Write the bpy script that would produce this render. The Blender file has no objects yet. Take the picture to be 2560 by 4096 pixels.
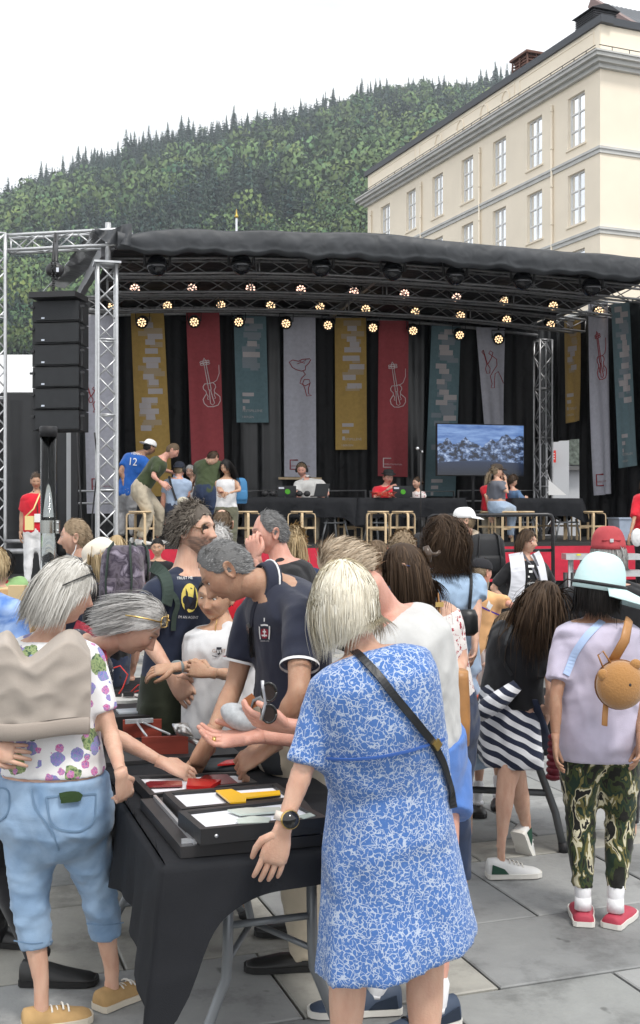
import bpy, bmesh, math, random
import numpy as np
from mathutils import Vector, Matrix, noise
from mathutils.bvhtree import BVHTree
R = math.radians
S = bpy.context.scene
rng = np.random.default_rng(7); random.seed(7)

# ---------------------------------------------------------------- camera, sky, sun, exposure
CAMZ, F, CX, CY = 1.75, 4553.0, 1280.0, 2048.0
cam_d = bpy.data.cameras.new('camera'); cam = bpy.data.objects.new('camera', cam_d)
S.collection.objects.link(cam); S.camera = cam
cam.location = (0, 0, CAMZ); cam.rotation_euler = (R(90), 0, 0)
cam_d.sensor_fit = 'VERTICAL'; cam_d.sensor_height = 36.0; cam_d.lens = 36.0 * F / 4096.0
cam_d.clip_start = 0.05; cam_d.clip_end = 6000
S.render.resolution_x = 640; S.render.resolution_y = 1024
W = bpy.data.worlds.new('World'); S.world = W; W.use_nodes = True
wn, wl = W.node_tree.nodes, W.node_tree.links
wn.clear()
SUN_EL, SUN_AZ = 58, 215
sky = wn.new('ShaderNodeTexSky'); sky.sky_type = 'NISHITA'; sky.sun_disc = False
sky.sun_elevation = R(SUN_EL); sky.sun_rotation = R(SUN_AZ); sky.air_density = 1.0; sky.dust_density = 3.0
# overcast: a cloud layer (soft procedural cloud) covers nearly all of the sky
tc = wn.new('ShaderNodeTexCoord'); mp = wn.new('ShaderNodeMapping'); mp.inputs['Scale'].default_value = (1.0, 1.0, 3.2)
cn = wn.new('ShaderNodeTexNoise'); cn.inputs['Scale'].default_value = 2.4; cn.inputs['Detail'].default_value = 6; cn.inputs['Roughness'].default_value = .55
cr = wn.new('ShaderNodeValToRGB'); cr.color_ramp.elements[0].position = .36; cr.color_ramp.elements[1].position = .60
cr.color_ramp.elements[0].color = (9.3, 9.55, 9.9, 1); cr.color_ramp.elements[1].color = (13.4, 13.5, 13.6, 1)
mx = wn.new('ShaderNodeMix'); mx.data_type = 'RGBA'; mx.inputs['Factor'].default_value = .94
bg = wn.new('ShaderNodeBackground'); bg.inputs['Strength'].default_value = .075
wo = wn.new('ShaderNodeOutputWorld')
wl.new(tc.outputs['Generated'], mp.inputs['Vector']); wl.new(mp.outputs['Vector'], cn.inputs['Vector'])
wl.new(cn.outputs['Fac'], cr.inputs['Fac']); wl.new(sky.outputs['Color'], mx.inputs['A']); wl.new(cr.outputs['Color'], mx.inputs['B'])
wl.new(mx.outputs['Result'], bg.inputs['Color']); wl.new(bg.outputs['Background'], wo.inputs['Surface'])
sun_d = bpy.data.lights.new('sun', 'SUN'); sun_d.energy = 1.5; sun_d.angle = R(11); sun_d.color = (1, .96, .9)
sun = bpy.data.objects.new('sun', sun_d); S.collection.objects.link(sun)
# azimuth measured so that the light comes from behind the camera, from the left
sun.rotation_euler = (R(90 - SUN_EL), 0, R(-(180 - SUN_AZ) + 0)); sun.location = (0, 0, 30)
S.view_settings.view_transform = 'Standard'; S.view_settings.look = 'None'
S.view_settings.exposure = 0.68; S.view_settings.gamma = 1.0; S.view_settings.use_curve_mapping = False

# ---------------------------------------------------------------- helpers
def at(x, y, d): return np.array([(x - CX) / F * d, d, CAMZ - (y - CY) / F * d])
def V(*a): return np.array(a if len(a) > 1 else a[0], float)
def unit(v):
    v = np.asarray(v, float); n = np.linalg.norm(v, axis=-1, keepdims=True); return v / np.maximum(n, 1e-9)
COL = S.collection
def tag(o, label=None, cat=None, group=None, kind=None):
    if label: o['label'] = label
    if cat: o['category'] = cat
    if group: o['group'] = group
    if kind: o['kind'] = kind
    return o
def empty(name, loc, label=None, cat=None, group=None, kind=None, rz=0):
    o = bpy.data.objects.new(name, None); o.empty_display_size = .2; COL.objects.link(o)
    o.location = [float(c) for c in loc]; o.rotation_euler = (0, 0, rz); return tag(o, label, cat, group, kind)
def worldloc(o):
    v = Vector((0, 0, 0))
    while o is not None: v += o.location; o = o.parent
    return np.array(v)
class MB:
    """collects shapes, builds ONE mesh object; verts are given in world metres (or local when parent=None at origin)"""
    def __init__(s): s.v = []; s.f = []; s.n = 0; s.m = []; s.smooth = []; s.col = []
    def add(s, v, f, m=0, smooth=True, col=None):
        v = np.asarray(v, float).reshape(-1, 3); s.v.append(v)
        s.f += [tuple(i + s.n for i in q) for q in f]; s.m += [m] * len(f); s.smooth += [smooth] * len(f)
        s.col.append(np.tile(V(0, 0, 0, 1), (len(v), 1)) if col is None else col)
        s.n += len(v); return s
    def box(s, c, size, rot=None, m=0, taper=1):
        h = V(size) / 2; P = []
        for z in (-1, 1):
            t = taper if z > 0 else 1
            for x, y in ((-1, -1), (1, -1), (1, 1), (-1, 1)): P.append((x * h[0] * t, y * h[1] * t, z * h[2]))
        P = V(P)
        if rot is not None: P = P @ np.asarray(rot).T
        return s.add(P + V(c), [(0, 3, 2, 1), (4, 5, 6, 7), (0, 1, 5, 4), (1, 2, 6, 5), (2, 3, 7, 6), (3, 0, 4, 7)], m, False)
    def rings(s, rg, cap=True, m=0, smooth=True, loop=True):
        k = len(rg[0]); n = len(rg); f = []
        for i in range(n - 1):
            for j in range(k if loop else k - 1):
                a = i * k + j; b = i * k + (j + 1) % k; f.append((a, b, b + k, a + k))
        if cap and loop: f.append(tuple(range(k - 1, -1, -1))); f.append(tuple((n - 1) * k + j for j in range(k)))
        return s.add(np.concatenate([np.asarray(r).reshape(-1, 3) for r in rg]), f, m, smooth)
    def tube(s, pts, rad, n=8, m=0, cap=True, round_=False, flat=None, up=None, smooth=True):
        pts = V(pts); k = len(pts); rad = np.broadcast_to(np.asarray(rad, float), (k,)) if np.ndim(rad) < 2 else V(rad)
        if round_:
            t0 = unit(pts[0] - pts[1]); t1 = unit(pts[-1] - pts[-2]); r0, r1 = rad[0], rad[-1]
            pre = [pts[0] + t0 * r0 * .95, pts[0] + t0 * r0 * .7]; post = [pts[-1] + t1 * r1 * .7, pts[-1] + t1 * r1 * .95]
            rad = np.concatenate([[r0 * .25, r0 * .72], rad, [r1 * .72, r1 * .25]]); pts = np.concatenate([pre, pts, post]); k += 4
        T = np.gradient(pts, axis=0); T = unit(T)
        u = V(up) if up is not None else (V(0, 0, 1) if abs(T[0][2]) < .9 else V(1, 0, 0))
        rg = []; a = np.arange(n) * 2 * math.pi / n + (math.pi / n if n == 4 else 0)
        for i in range(k):
            x = u - T[i] * np.dot(u, T[i])
            if np.linalg.norm(x) < 1e-4: x = V(1, 0, 0) - T[i] * T[i][0]
            x = unit(x); y = np.cross(T[i], x); u = x
            fl = 1 if flat is None else flat
            rg.append(pts[i] + rad[i] * (np.cos(a)[:, None] * x * fl + np.sin(a)[:, None] * y))
        return s.rings(rg, cap, m, smooth)
    def ell(s, c, r, rot=None, nu=16, nv=10, m=0):
        rg = []
        for j in range(1, nv):
            t = math.pi * j / nv; a = np.arange(nu) * 2 * math.pi / nu
            rg.append(np.stack([np.cos(a) * math.sin(t), np.sin(a) * math.sin(t), np.full(nu, math.cos(t))], 1))
        P = np.concatenate(rg + [V([[0, 0, 1]]), V([[0, 0, -1]])]) * V(r)
        if rot is not None: P = P @ np.asarray(rot).T
        f = []; k = nu
        for i in range(nv - 2):
            for j in range(k): f.append((i * k + j, (i + 1) * k + j, (i + 1) * k + (j + 1) % k, i * k + (j + 1) % k))
        T_, B_ = (nv - 1) * k, (nv - 1) * k + 1
        for j in range(k): f.append((T_, j, (j + 1) % k)); f.append((B_, (nv - 2) * k + (j + 1) % k, (nv - 2) * k + j))
        return s.add(P + V(c), f, m, True)
    def prism(s, outline, o, ux, uy, th, m=0, smooth=False):
        """extrude 2D outline in frame (o,ux,uy), thickness th along normal"""
        ux, uy = V(ux), V(uy); nn = unit(np.cross(ux, uy)); P = V(o) + V(outline)[:, :1] * ux + V(outline)[:, 1:2] * uy
        k = len(P); f = [tuple(range(k - 1, -1, -1)), tuple(range(k, 2 * k))] + [(i, (i + 1) % k, (i + 1) % k + k, i + k) for i in range(k)]
        return s.add(np.concatenate([P, P + nn * th]), f, m, smooth)
    def mesh(s, name, base):
        me = bpy.data.meshes.new(name); v = np.concatenate(s.v) - base
        me.from_pydata(v.tolist(), [], s.f)
        if any(s.m): me.polygons.foreach_set('material_index', s.m)
        me.polygons.foreach_set('use_smooth', s.smooth)
        me.update(); return me
    def build(s, name, mats, parent=None, base=None):
        b = worldloc(parent) if parent is not None else (V(0, 0, 0) if base is None else V(base))
        me = s.mesh(name, b); mats = mats if isinstance(mats, (list, tuple)) else [mats]
        for q in mats: me.materials.append(q)
        o = bpy.data.objects.new(name, me); COL.objects.link(o)
        if parent is not None: o.parent = parent
        else: o.location = [float(c) for c in b]
        return o
def link_copy(o, parent=None, loc=None):
    c = o.copy(); COL.objects.link(c); c.parent = parent
    if loc is not None: c.location = [float(q) for q in loc]
    return c
def copy_tree(o, parent=None):
    c = o.copy(); COL.objects.link(c); c.parent = parent
    for ch in list(o.children): copy_tree(ch, c)
    return c
def rotz(a): c, s_ = math.cos(a), math.sin(a); return np.array([[c, -s_, 0], [s_, c, 0], [0, 0, 1]])
def frame(fwd, up=(0, 0, 1)):
    """columns: right, forward, up"""
    f = unit(fwd); r = unit(np.cross(f, V(up))); u = np.cross(r, f); return np.stack([r, f, u], 1)
def beam(mb, a, b, w, h=None, m=0):
    a, b = V(a), V(b); d = b - a; L = np.linalg.norm(d); f = frame(d, (0, 0, 1) if abs(unit(d)[2]) < .95 else (0, 1, 0))
    return mb.box((a + b) / 2, (w, L, h or w), f, m)

# ---------------------------------------------------------------- materials
MATS = {}
def mat(name, col, rough=.7, metal=0, var=0, vscale=8, bump=0, bscale=60, fold=0, fscale=7, alpha=None, spec=.35, emit=None, coat=0, sheen=0, stretch=None):
    if name in MATS: return MATS[name]
    m = bpy.data.materials.new(name); m.use_nodes = True; N = m.node_tree.nodes; L = m.node_tree.links
    b = N['Principled BSDF']; b.inputs['Base Color'].default_value = (*col, 1); b.inputs['Roughness'].default_value = rough
    b.inputs['Metallic'].default_value = metal; b.inputs['Specular IOR Level'].default_value = spec
    if coat: b.inputs['Coat Weight'].default_value = coat
    if sheen: b.inputs['Sheen Weight'].default_value = sheen
    if emit is not None: b.inputs['Emission Color'].default_value = (*col, 1); b.inputs['Emission Strength'].default_value = emit
    t = N.new('ShaderNodeTexCoord'); src = t.outputs['Object']
    if stretch:
        q = N.new('ShaderNodeMapping'); q.inputs['Scale'].default_value = stretch; L.new(src, q.inputs['Vector']); src = q.outputs['Vector']
    if var:
        n = N.new('ShaderNodeTexNoise'); n.inputs['Scale'].default_value = vscale; n.inputs['Detail'].default_value = 6; L.new(src, n.inputs['Vector'])
        r = N.new('ShaderNodeMapRange'); r.inputs['From Min'].default_value = .3; r.inputs['From Max'].default_value = .7
        r.inputs['To Min'].default_value = 1 - var; r.inputs['To Max'].default_value = 1 + var; L.new(n.outputs['Fac'], r.inputs['Value'])
        x = N.new('ShaderNodeMix'); x.data_type = 'RGBA'; x.blend_type = 'MULTIPLY'; x.inputs['Factor'].default_value = 1
        x.inputs['A'].default_value = (*col, 1); L.new(r.outputs['Result'], x.inputs['B']); L.new(x.outputs['Result'], b.inputs['Base Color'])
    last = None
    for amt, sc, dist in ((fold, fscale, .05), (bump, bscale, .004)):
        if not amt: continue
        n = N.new('ShaderNodeTexNoise'); n.inputs['Scale'].default_value = sc; n.inputs['Detail'].default_value = 1.2 if sc < 20 else 3; n.inputs['Distortion'].default_value = .5 if sc < 20 else 0
        L.new(src, n.inputs['Vector']); u = N.new('ShaderNodeBump'); u.inputs['Strength'].default_value = amt; u.inputs['Distance'].default_value = dist
        L.new(n.outputs['Fac'], u.inputs['Height'])
        if last: L.new(last, u.inputs['Normal'])
        last = u.outputs['Normal']
    if last: L.new(last, b.inputs['Normal'])
    MATS[name] = m; return m
def cloth(name, col, fold=.9, fscale=6, rough=.85, var=.08, **k): return mat(name, col, rough, var=var, vscale=14, bump=.25, bscale=300, fold=fold, fscale=fscale, spec=.2, sheen=.15, **k)
def nodes(m): return m.node_tree.nodes, m.node_tree.links, m.node_tree.nodes['Principled BSDF']
def ramp(N, stops, interp='LINEAR'):
    r = N.new('ShaderNodeValToRGB'); r.color_ramp.interpolation = interp; e = r.color_ramp.elements
    while len(e) < len(stops): e.new(.5)
    for q, (p, c) in zip(e, stops): q.position = p; q.color = (*c, 1)
    return r

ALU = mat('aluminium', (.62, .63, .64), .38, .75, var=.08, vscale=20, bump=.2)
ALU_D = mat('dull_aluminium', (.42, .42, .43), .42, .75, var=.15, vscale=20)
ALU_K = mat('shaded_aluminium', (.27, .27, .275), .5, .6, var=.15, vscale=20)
BLK = mat('black_metal', (.018, .018, .02), .45, 0, spec=.5)
BLKP = mat('black_plastic', (.02, .02, .022), .55, 0, var=.2)
TARP = mat('black_tarpaulin', (.048, .052, .058), .55, 0, var=.12, vscale=3, fold=.4, fscale=5, bump=.15, bscale=25, spec=.45)
CURT = mat('black_stage_curtain', (.006, .006, .007), .6, 0, fold=.8, fscale=4, spec=.35)
TCLOTH = mat('black_tablecloth', (.013, .014, .017), .75, 0, fold=.5, fscale=5, bump=.3, bscale=400, spec=.2)
TARPB = mat('glossy_black_curtain', (.010, .011, .013), .36, 0, fold=.3, fscale=2.5, spec=.6)
STEEL = mat('grey_tube_steel', (.23, .24, .25), .42, .35, var=.08)
BIRCH = mat('birch_wood', (.62, .47, .29), .5, 0, var=.12, vscale=12, bump=.2, stretch=(1, 1, .1))
WHITE = mat('white_fabric', (.78, .78, .78), .8, fold=.4)
SKINS = {}
def skin(name, col):
    if name in SKINS: return SKINS[name]
    m = mat('skin_' + name, col, .5, spec=.35, bump=.35, bscale=160); N, L, b = nodes(m)
    b.inputs['Subsurface Weight'].default_value = .12; b.inputs['Subsurface Radius'].default_value = (1, .3, .15); b.inputs['Subsurface Scale'].default_value = .012
    at_ = N.new('ShaderNodeAttribute'); at_.attribute_name = 'tint'; sp = N.new('ShaderNodeSeparateColor'); L.new(at_.outputs['Color'], sp.inputs['Color'])
    n = N.new('ShaderNodeTexNoise'); n.inputs['Scale'].default_value = 18; n.inputs['Detail'].default_value = 5
    rp = ramp(N, [(.3, tuple(c * k for c, k in zip(col, (.92, .82, .78)))), (.7, tuple(c * k for c, k in zip(col, (1.08, 1.08, 1.06))))]); L.new(n.outputs['Fac'], rp.inputs['Fac'])
    prev = rp.outputs['Color']
    for ch, cc in (('Red', (col[0] * .72, col[1] * .42, col[2] * .42)), ('Green', (.05, .035, .028)), ('Blue', (.13, .105, .09))):
        x = N.new('ShaderNodeMix'); x.data_type = 'RGBA'; L.new(sp.outputs[ch], x.inputs['Factor']); L.new(prev, x.inputs['A']); x.inputs['B'].default_value = (*cc, 1); prev = x.outputs['Result']
    L.new(prev, b.inputs['Base Color']); SKINS[name] = m; return m
SK_FAIR = skin('fair', (.60, .385, .29)); SK_PINK = skin('pink', (.62, .345, .275)); SK_TAN = skin('tanned', (.44, .27, .185)); SK_OLIVE = skin('olive', (.36, .21, .14)); SK_ASIA = skin('warm', (.50, .315, .215))
HAIRM = {}
def hairmat(key, c0, c1):
    if key in HAIRM: return HAIRM[key]
    m = mat('hair_' + key, c0, .6, spec=.22); N, L, b = nodes(m)
    a = N.new('ShaderNodeAttribute'); a.attribute_name = 'tint'; sp = N.new('ShaderNodeSeparateColor'); L.new(a.outputs['Color'], sp.inputs['Color'])
    r = ramp(N, [(0, tuple(c * .45 for c in c0)), (.35, c0), (1, c1)]); L.new(sp.outputs['Red'], r.inputs['Fac']); L.new(r.outputs['Color'], b.inputs['Base Color'])
    HAIRM[key] = m; return m
# ---------------------------------------------------------------- people
BAKE = []        # (object, post function) : voxel-remeshed garments and bodies, baked once at the end
def head_base(d):
    p = d * V(.076, .098, .120); x, y, z = p[:, 0].copy(), p[:, 1].copy(), p[:, 2].copy()
    t = np.clip(-z / .12, 0, 1); x *= 1 - .30 * t ** 1.5
    yb = y < 0; y = np.where(yb, y * (1 - .42 * t ** 1.1), y * (.94 - .04 * t))
    y = np.where((~yb) & (z > .03), y * (1 - .9 * np.clip(z - .03, 0, 1) * 1.2), y)
    sq = 1 + .07 * np.sin(2 * np.arctan2(np.abs(d[:, 0]), np.abs(d[:, 1]) + 1e-6)) ** 2 * (1 - np.abs(d[:, 2]))
    return np.stack([x * sq, y * sq, z], 1)
def face(p, jaw=1.0, smile=0, nose=1.0, pout=0):
    x, y, z = p[:, 0], p[:, 1], p[:, 2]; fr = np.clip(y / .05, 0, 1); ax = np.abs(x); dy = np.zeros(len(p)); dx = np.zeros(len(p)); dz = np.zeros(len(p))
    g = lambda cx, cz, sx, sz: np.exp(-((ax - cx) / sx) ** 2 - ((z - cz) / sz) ** 2)
    t = np.clip((.030 - z) / .055, 0, 1); prof = t ** 1.25 * np.clip((z + .040) / .014, 0, 1)
    dy += nose * .030 * prof * np.exp(-(x / (.0085 + .006 * t)) ** 2)
    dy += nose * .010 * g(.013, -.026, .008, .009)
    dy += .006 * g(.026, .036, .024, .009) + .004 * g(0, .036, .02, .012)
    dy -= .013 * g(.031, .014, .015, .011)
    dy += .006 * g(.031, .012, .009, .006)
    dy += .006 * g(.044, -.018, .018, .018) * (1 + smile)
    dy += .007 * g(0, -.047, .021, .006) + .0075 * g(0, -.060, .018, .006) - .007 * g(0, -.0535, .022, .0026) + .004 * g(0, -.054, .03, .02)
    dy -= .004 * g(0, -.072, .02, .006); dy += .011 * g(0, -.094, .024, .016) * jaw
    dx += np.sign(x) * (.005 * g(.052, -.06, .03, .03) * jaw)
    dy -= .0035 * np.exp(-((ax - (.028 + .01 * np.clip(-(z + .03) / .03, 0, 1))) / .004) ** 2) * ((z < -.028) & (z > -.066)) * (1 + smile)
    q = p + np.stack([dx * fr, dy * fr, dz * fr], 1)
    lips = np.clip(1.4 * np.exp(-(x / .021) ** 4) * (np.exp(-((z + .0475) / .0045) ** 2) + np.exp(-((z + .060) / .005) ** 2)), 0, 1) * fr
    dark = np.clip(.85 * np.exp(-((ax - .031) / .020) ** 4 - ((z - .036 - .004 * np.cos((ax - .03) * 60)) / .0045) ** 2), 0, 1) * fr
    dark = np.maximum(dark, .9 * np.exp(-((ax - .031) / .014) ** 4 - ((z - .017) / .0026) ** 2) * fr)
    dark = np.maximum(dark, .8 * np.exp(-((ax) / .021) ** 4 - ((z + .0536) / .0018) ** 2) * fr)
    dark = np.maximum(dark, .8 * g(.008, -.036, .004, .0028) * fr)
    cheek = .28 * np.exp(-((ax - .042) / .02) ** 2 - ((z + .02) / .022) ** 2) * fr + .3 * np.exp(-(x / .012) ** 2 - ((z + .02) / .014) ** 2) * fr
    return q, np.clip(lips * .8 + cheek, 0, 1), dark
def head_grid(nu, nv):
    ph = np.linspace(0, 2 * math.pi, nu, endpoint=False); ph = ph + .42 * np.sin(ph) * 1.0   # denser at the front (phi = pi -> front)
    th = np.linspace(0, math.pi, nv + 1)[1:-1]; P = []
    for t in th: P.append(np.stack([np.sin(ph) * math.sin(t), -np.cos(ph) * math.sin(t), np.full(nu, math.cos(t))], 1))
    return np.concatenate(P + [V([[0, 0, 1.]]), V([[0, 0, -1.]])]), len(th)
def grid_faces(nu, rows):
    f = []
    for i in range(rows - 1):
        for j in range(nu): f.append((i * nu + j, (i + 1) * nu + j, (i + 1) * nu + (j + 1) % nu, i * nu + (j + 1) % nu))
    T_, B_ = rows * nu, rows * nu + 1
    for j in range(nu): f.append((T_, j, (j + 1) % nu)); f.append((B_, (rows - 1) * nu + (j + 1) % nu, (rows - 1) * nu + j))
    return f
def add_head(mb, C, M, sc, lod, beard=0, **kw):
    nu, nv = ((80, 64) if lod == 0 else (44, 36) if lod == 1 else (28, 24)); d, rows = head_grid(nu, nv)
    p = head_base(d); q, lips, dark = face(p, **kw)
    z, y, ax = p[:, 2], p[:, 1], np.abs(p[:, 0])
    bd = beard * np.clip((-.020 - z + .5 * (y < .02) * 0) / .012, 0, 1) * np.clip((y + .01) / .02, 0, 1) * np.clip((z + .2) / .02, 0, 1)
    bd *= 1 - .9 * np.exp(-(p[:, 0] / .019) ** 4 - ((z + .055) / .010) ** 4); bd *= 1 - np.exp(-((ax) / .035) ** 4 - ((z + .02) / .016) ** 4)
    bd = bd * (.62 + .3 * np.sin(p[:, 0] * 310) * np.sin(p[:, 2] * 370)); col = np.stack([lips * (1 - bd), dark, np.clip(bd, 0, 1), np.ones(len(p))], 1)
    mb.add(q * sc @ M.T + C, grid_faces(nu, rows), 0, True, col)
    for s in (-1, 1):                                     # ears
        a = np.arange(14) * 2 * math.pi / 14; rr = []
        for k, (rs, off) in enumerate(((.35, -.012), (1.0, -.004), (1.08, .004), (.85, .009), (.62, .005), (.25, .001))):
            e = np.stack([np.full(14, s * (.078 + off)), -.012 - .006 * np.sin(a) + .018 * rs * np.cos(a) * (1 + .25 * np.sin(a)) - off * .5, -.006 + .033 * rs * np.sin(a)], 1)
            e[:, 0] += s * (.010 * (e[:, 1] < -.012)) * (.3 if k > 2 else 1) * np.clip((-e[:, 1] - .012) / .012, 0, 1); rr.append(e * sc @ M.T + C)
        mb.rings(rr if s > 0 else rr[::-1])
def hand(mb, wr, el, nrm, side, curl=.35, sc=1.0, spread=.10, pinch=False, n=7, dirn=None, thumbc=None):
    """palm + 5 fingers. fingers continue the forearm direction (or dirn); nrm = back of the hand normal"""
    f = unit(V(wr) - V(el)) if dirn is None else unit(V(dirn)); nr = unit(V(nrm) - f * np.dot(V(nrm), f)); r = np.cross(f, nr) * side   # r : towards thumb
    wr = V(wr); K = sc
    rg = []; a = np.arange(14) * 2 * math.pi / 14
    for t, w, th in ((-.03, .026, .021), (0, .027, .019), (.03, .036, .017), (.06, .041, .015), (.085, .041, .0125), (.098, .034, .008)):
        c = wr + f * t * K + nr * (-.05 * curl * t) * K; ca, sa = np.cos(a), np.sin(a)
        rg.append(c + (np.sign(ca) * np.abs(ca) ** .8)[:, None] * r * w * K + sa[:, None] * nr * th * K)
    mb.rings(rg)
    L = (.072, .082, .076, .06)
    for i in range(4):
        off = (.029 - .0195 * i); base = wr + f * .083 * K + r * off * K - nr * .002 * K
        ang = (1.5 - i) * spread; d = unit(f + r * math.tan(ang) if abs(ang) > 1e-6 else f)
        c = curl * (1 + .12 * i) if not (pinch and i == 0) else curl * 1.3
        pts = [base - d * .012 * K, base]; dd = d; p = base
        for s_, k in ((.45, .55), (.31, 1.0), (.24, .8)):
            ax = c * k; dd = unit(dd * math.cos(ax) - nr * math.sin(ax)) if s_ == .45 else unit(dd * math.cos(ax) + np.cross(dd, unit(np.cross(dd, nr))) * math.sin(ax))
            p = p + dd * L[i] * s_ * K; pts.append(p)
        mb.tube(pts, V(.0095, .0098, .0088, .0082, .0066) * K * (.88 if i == 3 else 1), n, round_=True)
    tb = wr + f * .022 * K + r * .024 * K; tc = curl if thumbc is None else thumbc
    d1 = unit(f * .75 + r * .75 - nr * .3); d2 = unit(f * 1.0 + r * (.30 - tc * .5) - nr * (.3 + tc * .4)); d3 = unit(f * 1.0 + r * (.05 - tc * .6) - nr * (.3 + tc * .5))
    mb.tube([tb - d1 * .01 * K, tb + d1 * .03 * K, tb + d1 * .034 * K + d2 * .03 * K, tb + d1 * .034 * K + d2 * .034 * K + d3 * .026 * K], V(.014, .0135, .0105, .008) * K, n, round_=True)

SH = 1.0
def person_pose(Y, H, yaw, floor, o):
    f = V(math.sin(R(yaw)), math.cos(R(yaw)), 0); r = V(math.cos(R(yaw)), -math.sin(R(yaw)), 0); up = V(0, 0, 1)
    g = lambda k: (at(*o[k]) if len(o[k]) == 3 else at(o[k][0], o[k][1], Y)) if k in o else None
    P = {}
    hd = g('head')
    if H is None: H = (hd[2] - floor) / .935
    P['H'] = H; b = V(hd[0], hd[1], floor) if 'base' not in o else V(*o['base'])
    pel = g('pel')
    if pel is None: pel = V(b[0], b[1], floor + .525 * H)
    P['pel'] = pel; P['head'] = hd
    nk = g('neck')
    if nk is None:
        nk = pel + unit(hd - pel - f * .01 * H) * .315 * H if 'pel' in o else V(b[0], b[1], floor + .84 * H) - f * .01
    P['neck'] = nk; spine = unit(nk - pel); sd = unit(r - spine * np.dot(r, spine))
    P['f'] = f; P['r'] = sd; bk = np.cross(sd, spine); bulge = o.get('arch', .0)
    P['waist'] = pel * .60 + nk * .40 - bk * (-1) * 0 + f * 0 + (-np.cross(spine, sd)) * 0 - unit(np.cross(sd, spine)) * 0
    fw = unit(np.cross(spine, sd)) * -1; fw = fw if np.dot(fw, f) > 0 or abs(np.dot(fw, f)) < .05 else -fw
    if abs(np.dot(fw, f)) < .35: fw = np.cross(V(0, 0, 1), sd); fw = fw if np.dot(fw, f) > 0 else -fw
    P['fw'] = fw; P['spine'] = spine
    P['waist'] = pel * .6 + nk * .4 - fw * bulge * .7; P['chest'] = pel * .25 + nk * .75 - fw * bulge
    sw = o.get('shw', .112) * H
    for s, n in ((-1, 'L'), (1, 'R')):
        sh = g('sh' + n)
        if sh is None: sh = nk + sd * s * sw * .93 - spine * .046 * H
        P['sh' + n] = sh; mode = o.get('arm' + n, o.get('arms', 'hang'))
        el, wr = g('el' + n), g('wr' + n)
        if el is None:
            if mode == 'hang': el = sh + sd * s * .035 * H - up * .17 * H - f * .01 * H
            elif mode == 'fwd': el = sh + sd * s * .02 * H - up * .165 * H + f * .03 * H
            elif mode == 'reach': el = sh - up * .13 * H + f * .10 * H
            elif mode == 'hip': el = sh + sd * s * .11 * H - up * .13 * H - f * .04 * H
            elif mode == 'up': el = sh - up * .14 * H + f * .09 * H
        if wr is None:
            if mode == 'hang': wr = el - up * .14 * H + f * .035 * H
            elif mode == 'fwd': wr = el + f * .135 * H + sd * s * (-.045) * H + up * .0 * H
            elif mode == 'reach': wr = el - up * .07 * H + f * .125 * H
            elif mode == 'hip': wr = el - sd * s * .10 * H - up * .09 * H + f * .04 * H
            elif mode == 'up': wr = el + up * .13 * H + f * .02 * H - sd * s * .05 * H
        P['el' + n], P['wr' + n] = el, wr
        hp = pel + r * s * .052 * H - up * .01 * H; P['hip' + n] = hp
        kn, an = g('kn' + n), g('an' + n)
        if an is None: an = V(hp[0], hp[1], floor + .05 * H) + r * s * .022 * H
        if kn is None:
            kn = (hp + an) / 2 + f * .015 * H; kn[2] = floor + .285 * H
        P['kn' + n], P['an' + n] = kn, an
    return P
def ellring(c, x, y, w, d, n=26, sq=.9, back=0):
    a = np.arange(n) * 2 * math.pi / n; ca, sa = np.cos(a), np.sin(a); dd = np.where(sa < 0, d * (1 + back), d)
    return c + (np.sign(ca) * np.abs(ca) ** sq * w)[:, None] * x + (np.sign(sa) * np.abs(sa) ** sq * dd)[:, None] * y
def torso(mb, P, w, ease, top, bottom, flare=0, n=26):
    """w: dict of half widths. bottom/top: parameters along the spine (0 pelvis .. 1 neck), bottom may be <0 (below the pelvis)"""
    H = P['H']; ks = [-.30, -.14, 0, .2, .4, .6, .78, .9, .97, 1.0]
    W_ = [w['thigh'] * .86, w['hip'] * .98, w['hip'], (w['hip'] + w['waist']) / 2 * 1.0, w['waist'], (w['waist'] + w['chest']) / 2, w['chest'], w['chest'] * .98, w['chest'] * .72, .036]
    D_ = [w['hipd'] * .66, w['hipd'] * .98, w['hipd'], (w['hipd'] + w['belly']) / 2, w['belly'], (w['belly'] + w['bust']) / 2, w['bust'], w['bust'] * .84, w['bust'] * .62, .036]
    pts = {-.30: P['pel'] - V(0, 0, 1) * .095 * H, -.14: P['pel'] - V(0, 0, 1) * .045 * H}
    def cen(k):
        if k <= 0: return P['pel'] + (V(0, 0, 1) * k / .30 * .095 * H)
        pp = [P['pel'], P['waist'], P['chest'], P['neck']]; kk = [0, .4, .75, 1.0]
        # quadratic-ish interpolation
        return np.stack([np.interp(k, kk, [q[i] for q in pp]) for i in range(3)])
    rg = []
    for k, ww, dd in zip(ks, W_, D_):
        if k < bottom - .02 or k > top + 1e-6: continue
        t = unit(cen(min(k + .12, 1.0)) - cen(max(k - .12, -.30))); x = unit(P['r'] - t * np.dot(P['r'], t))
        if k < .2: x = unit(np.cross(P['f'], V(0, 0, 1)) * (1 - max(k, 0) * 5) + x * max(k, 0) * 5)
        y = np.cross(t, x); 
        if np.dot(y, P['fw']) < 0: y = -y
        fl = flare * max(0, (.4 - k)) if k < .4 else 0
        e = ease if k < .93 else ease * .35
        rg.append(ellring(cen(k), x, y, ww * H + e + fl, dd * H + e + fl, n))
    return rg
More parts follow.
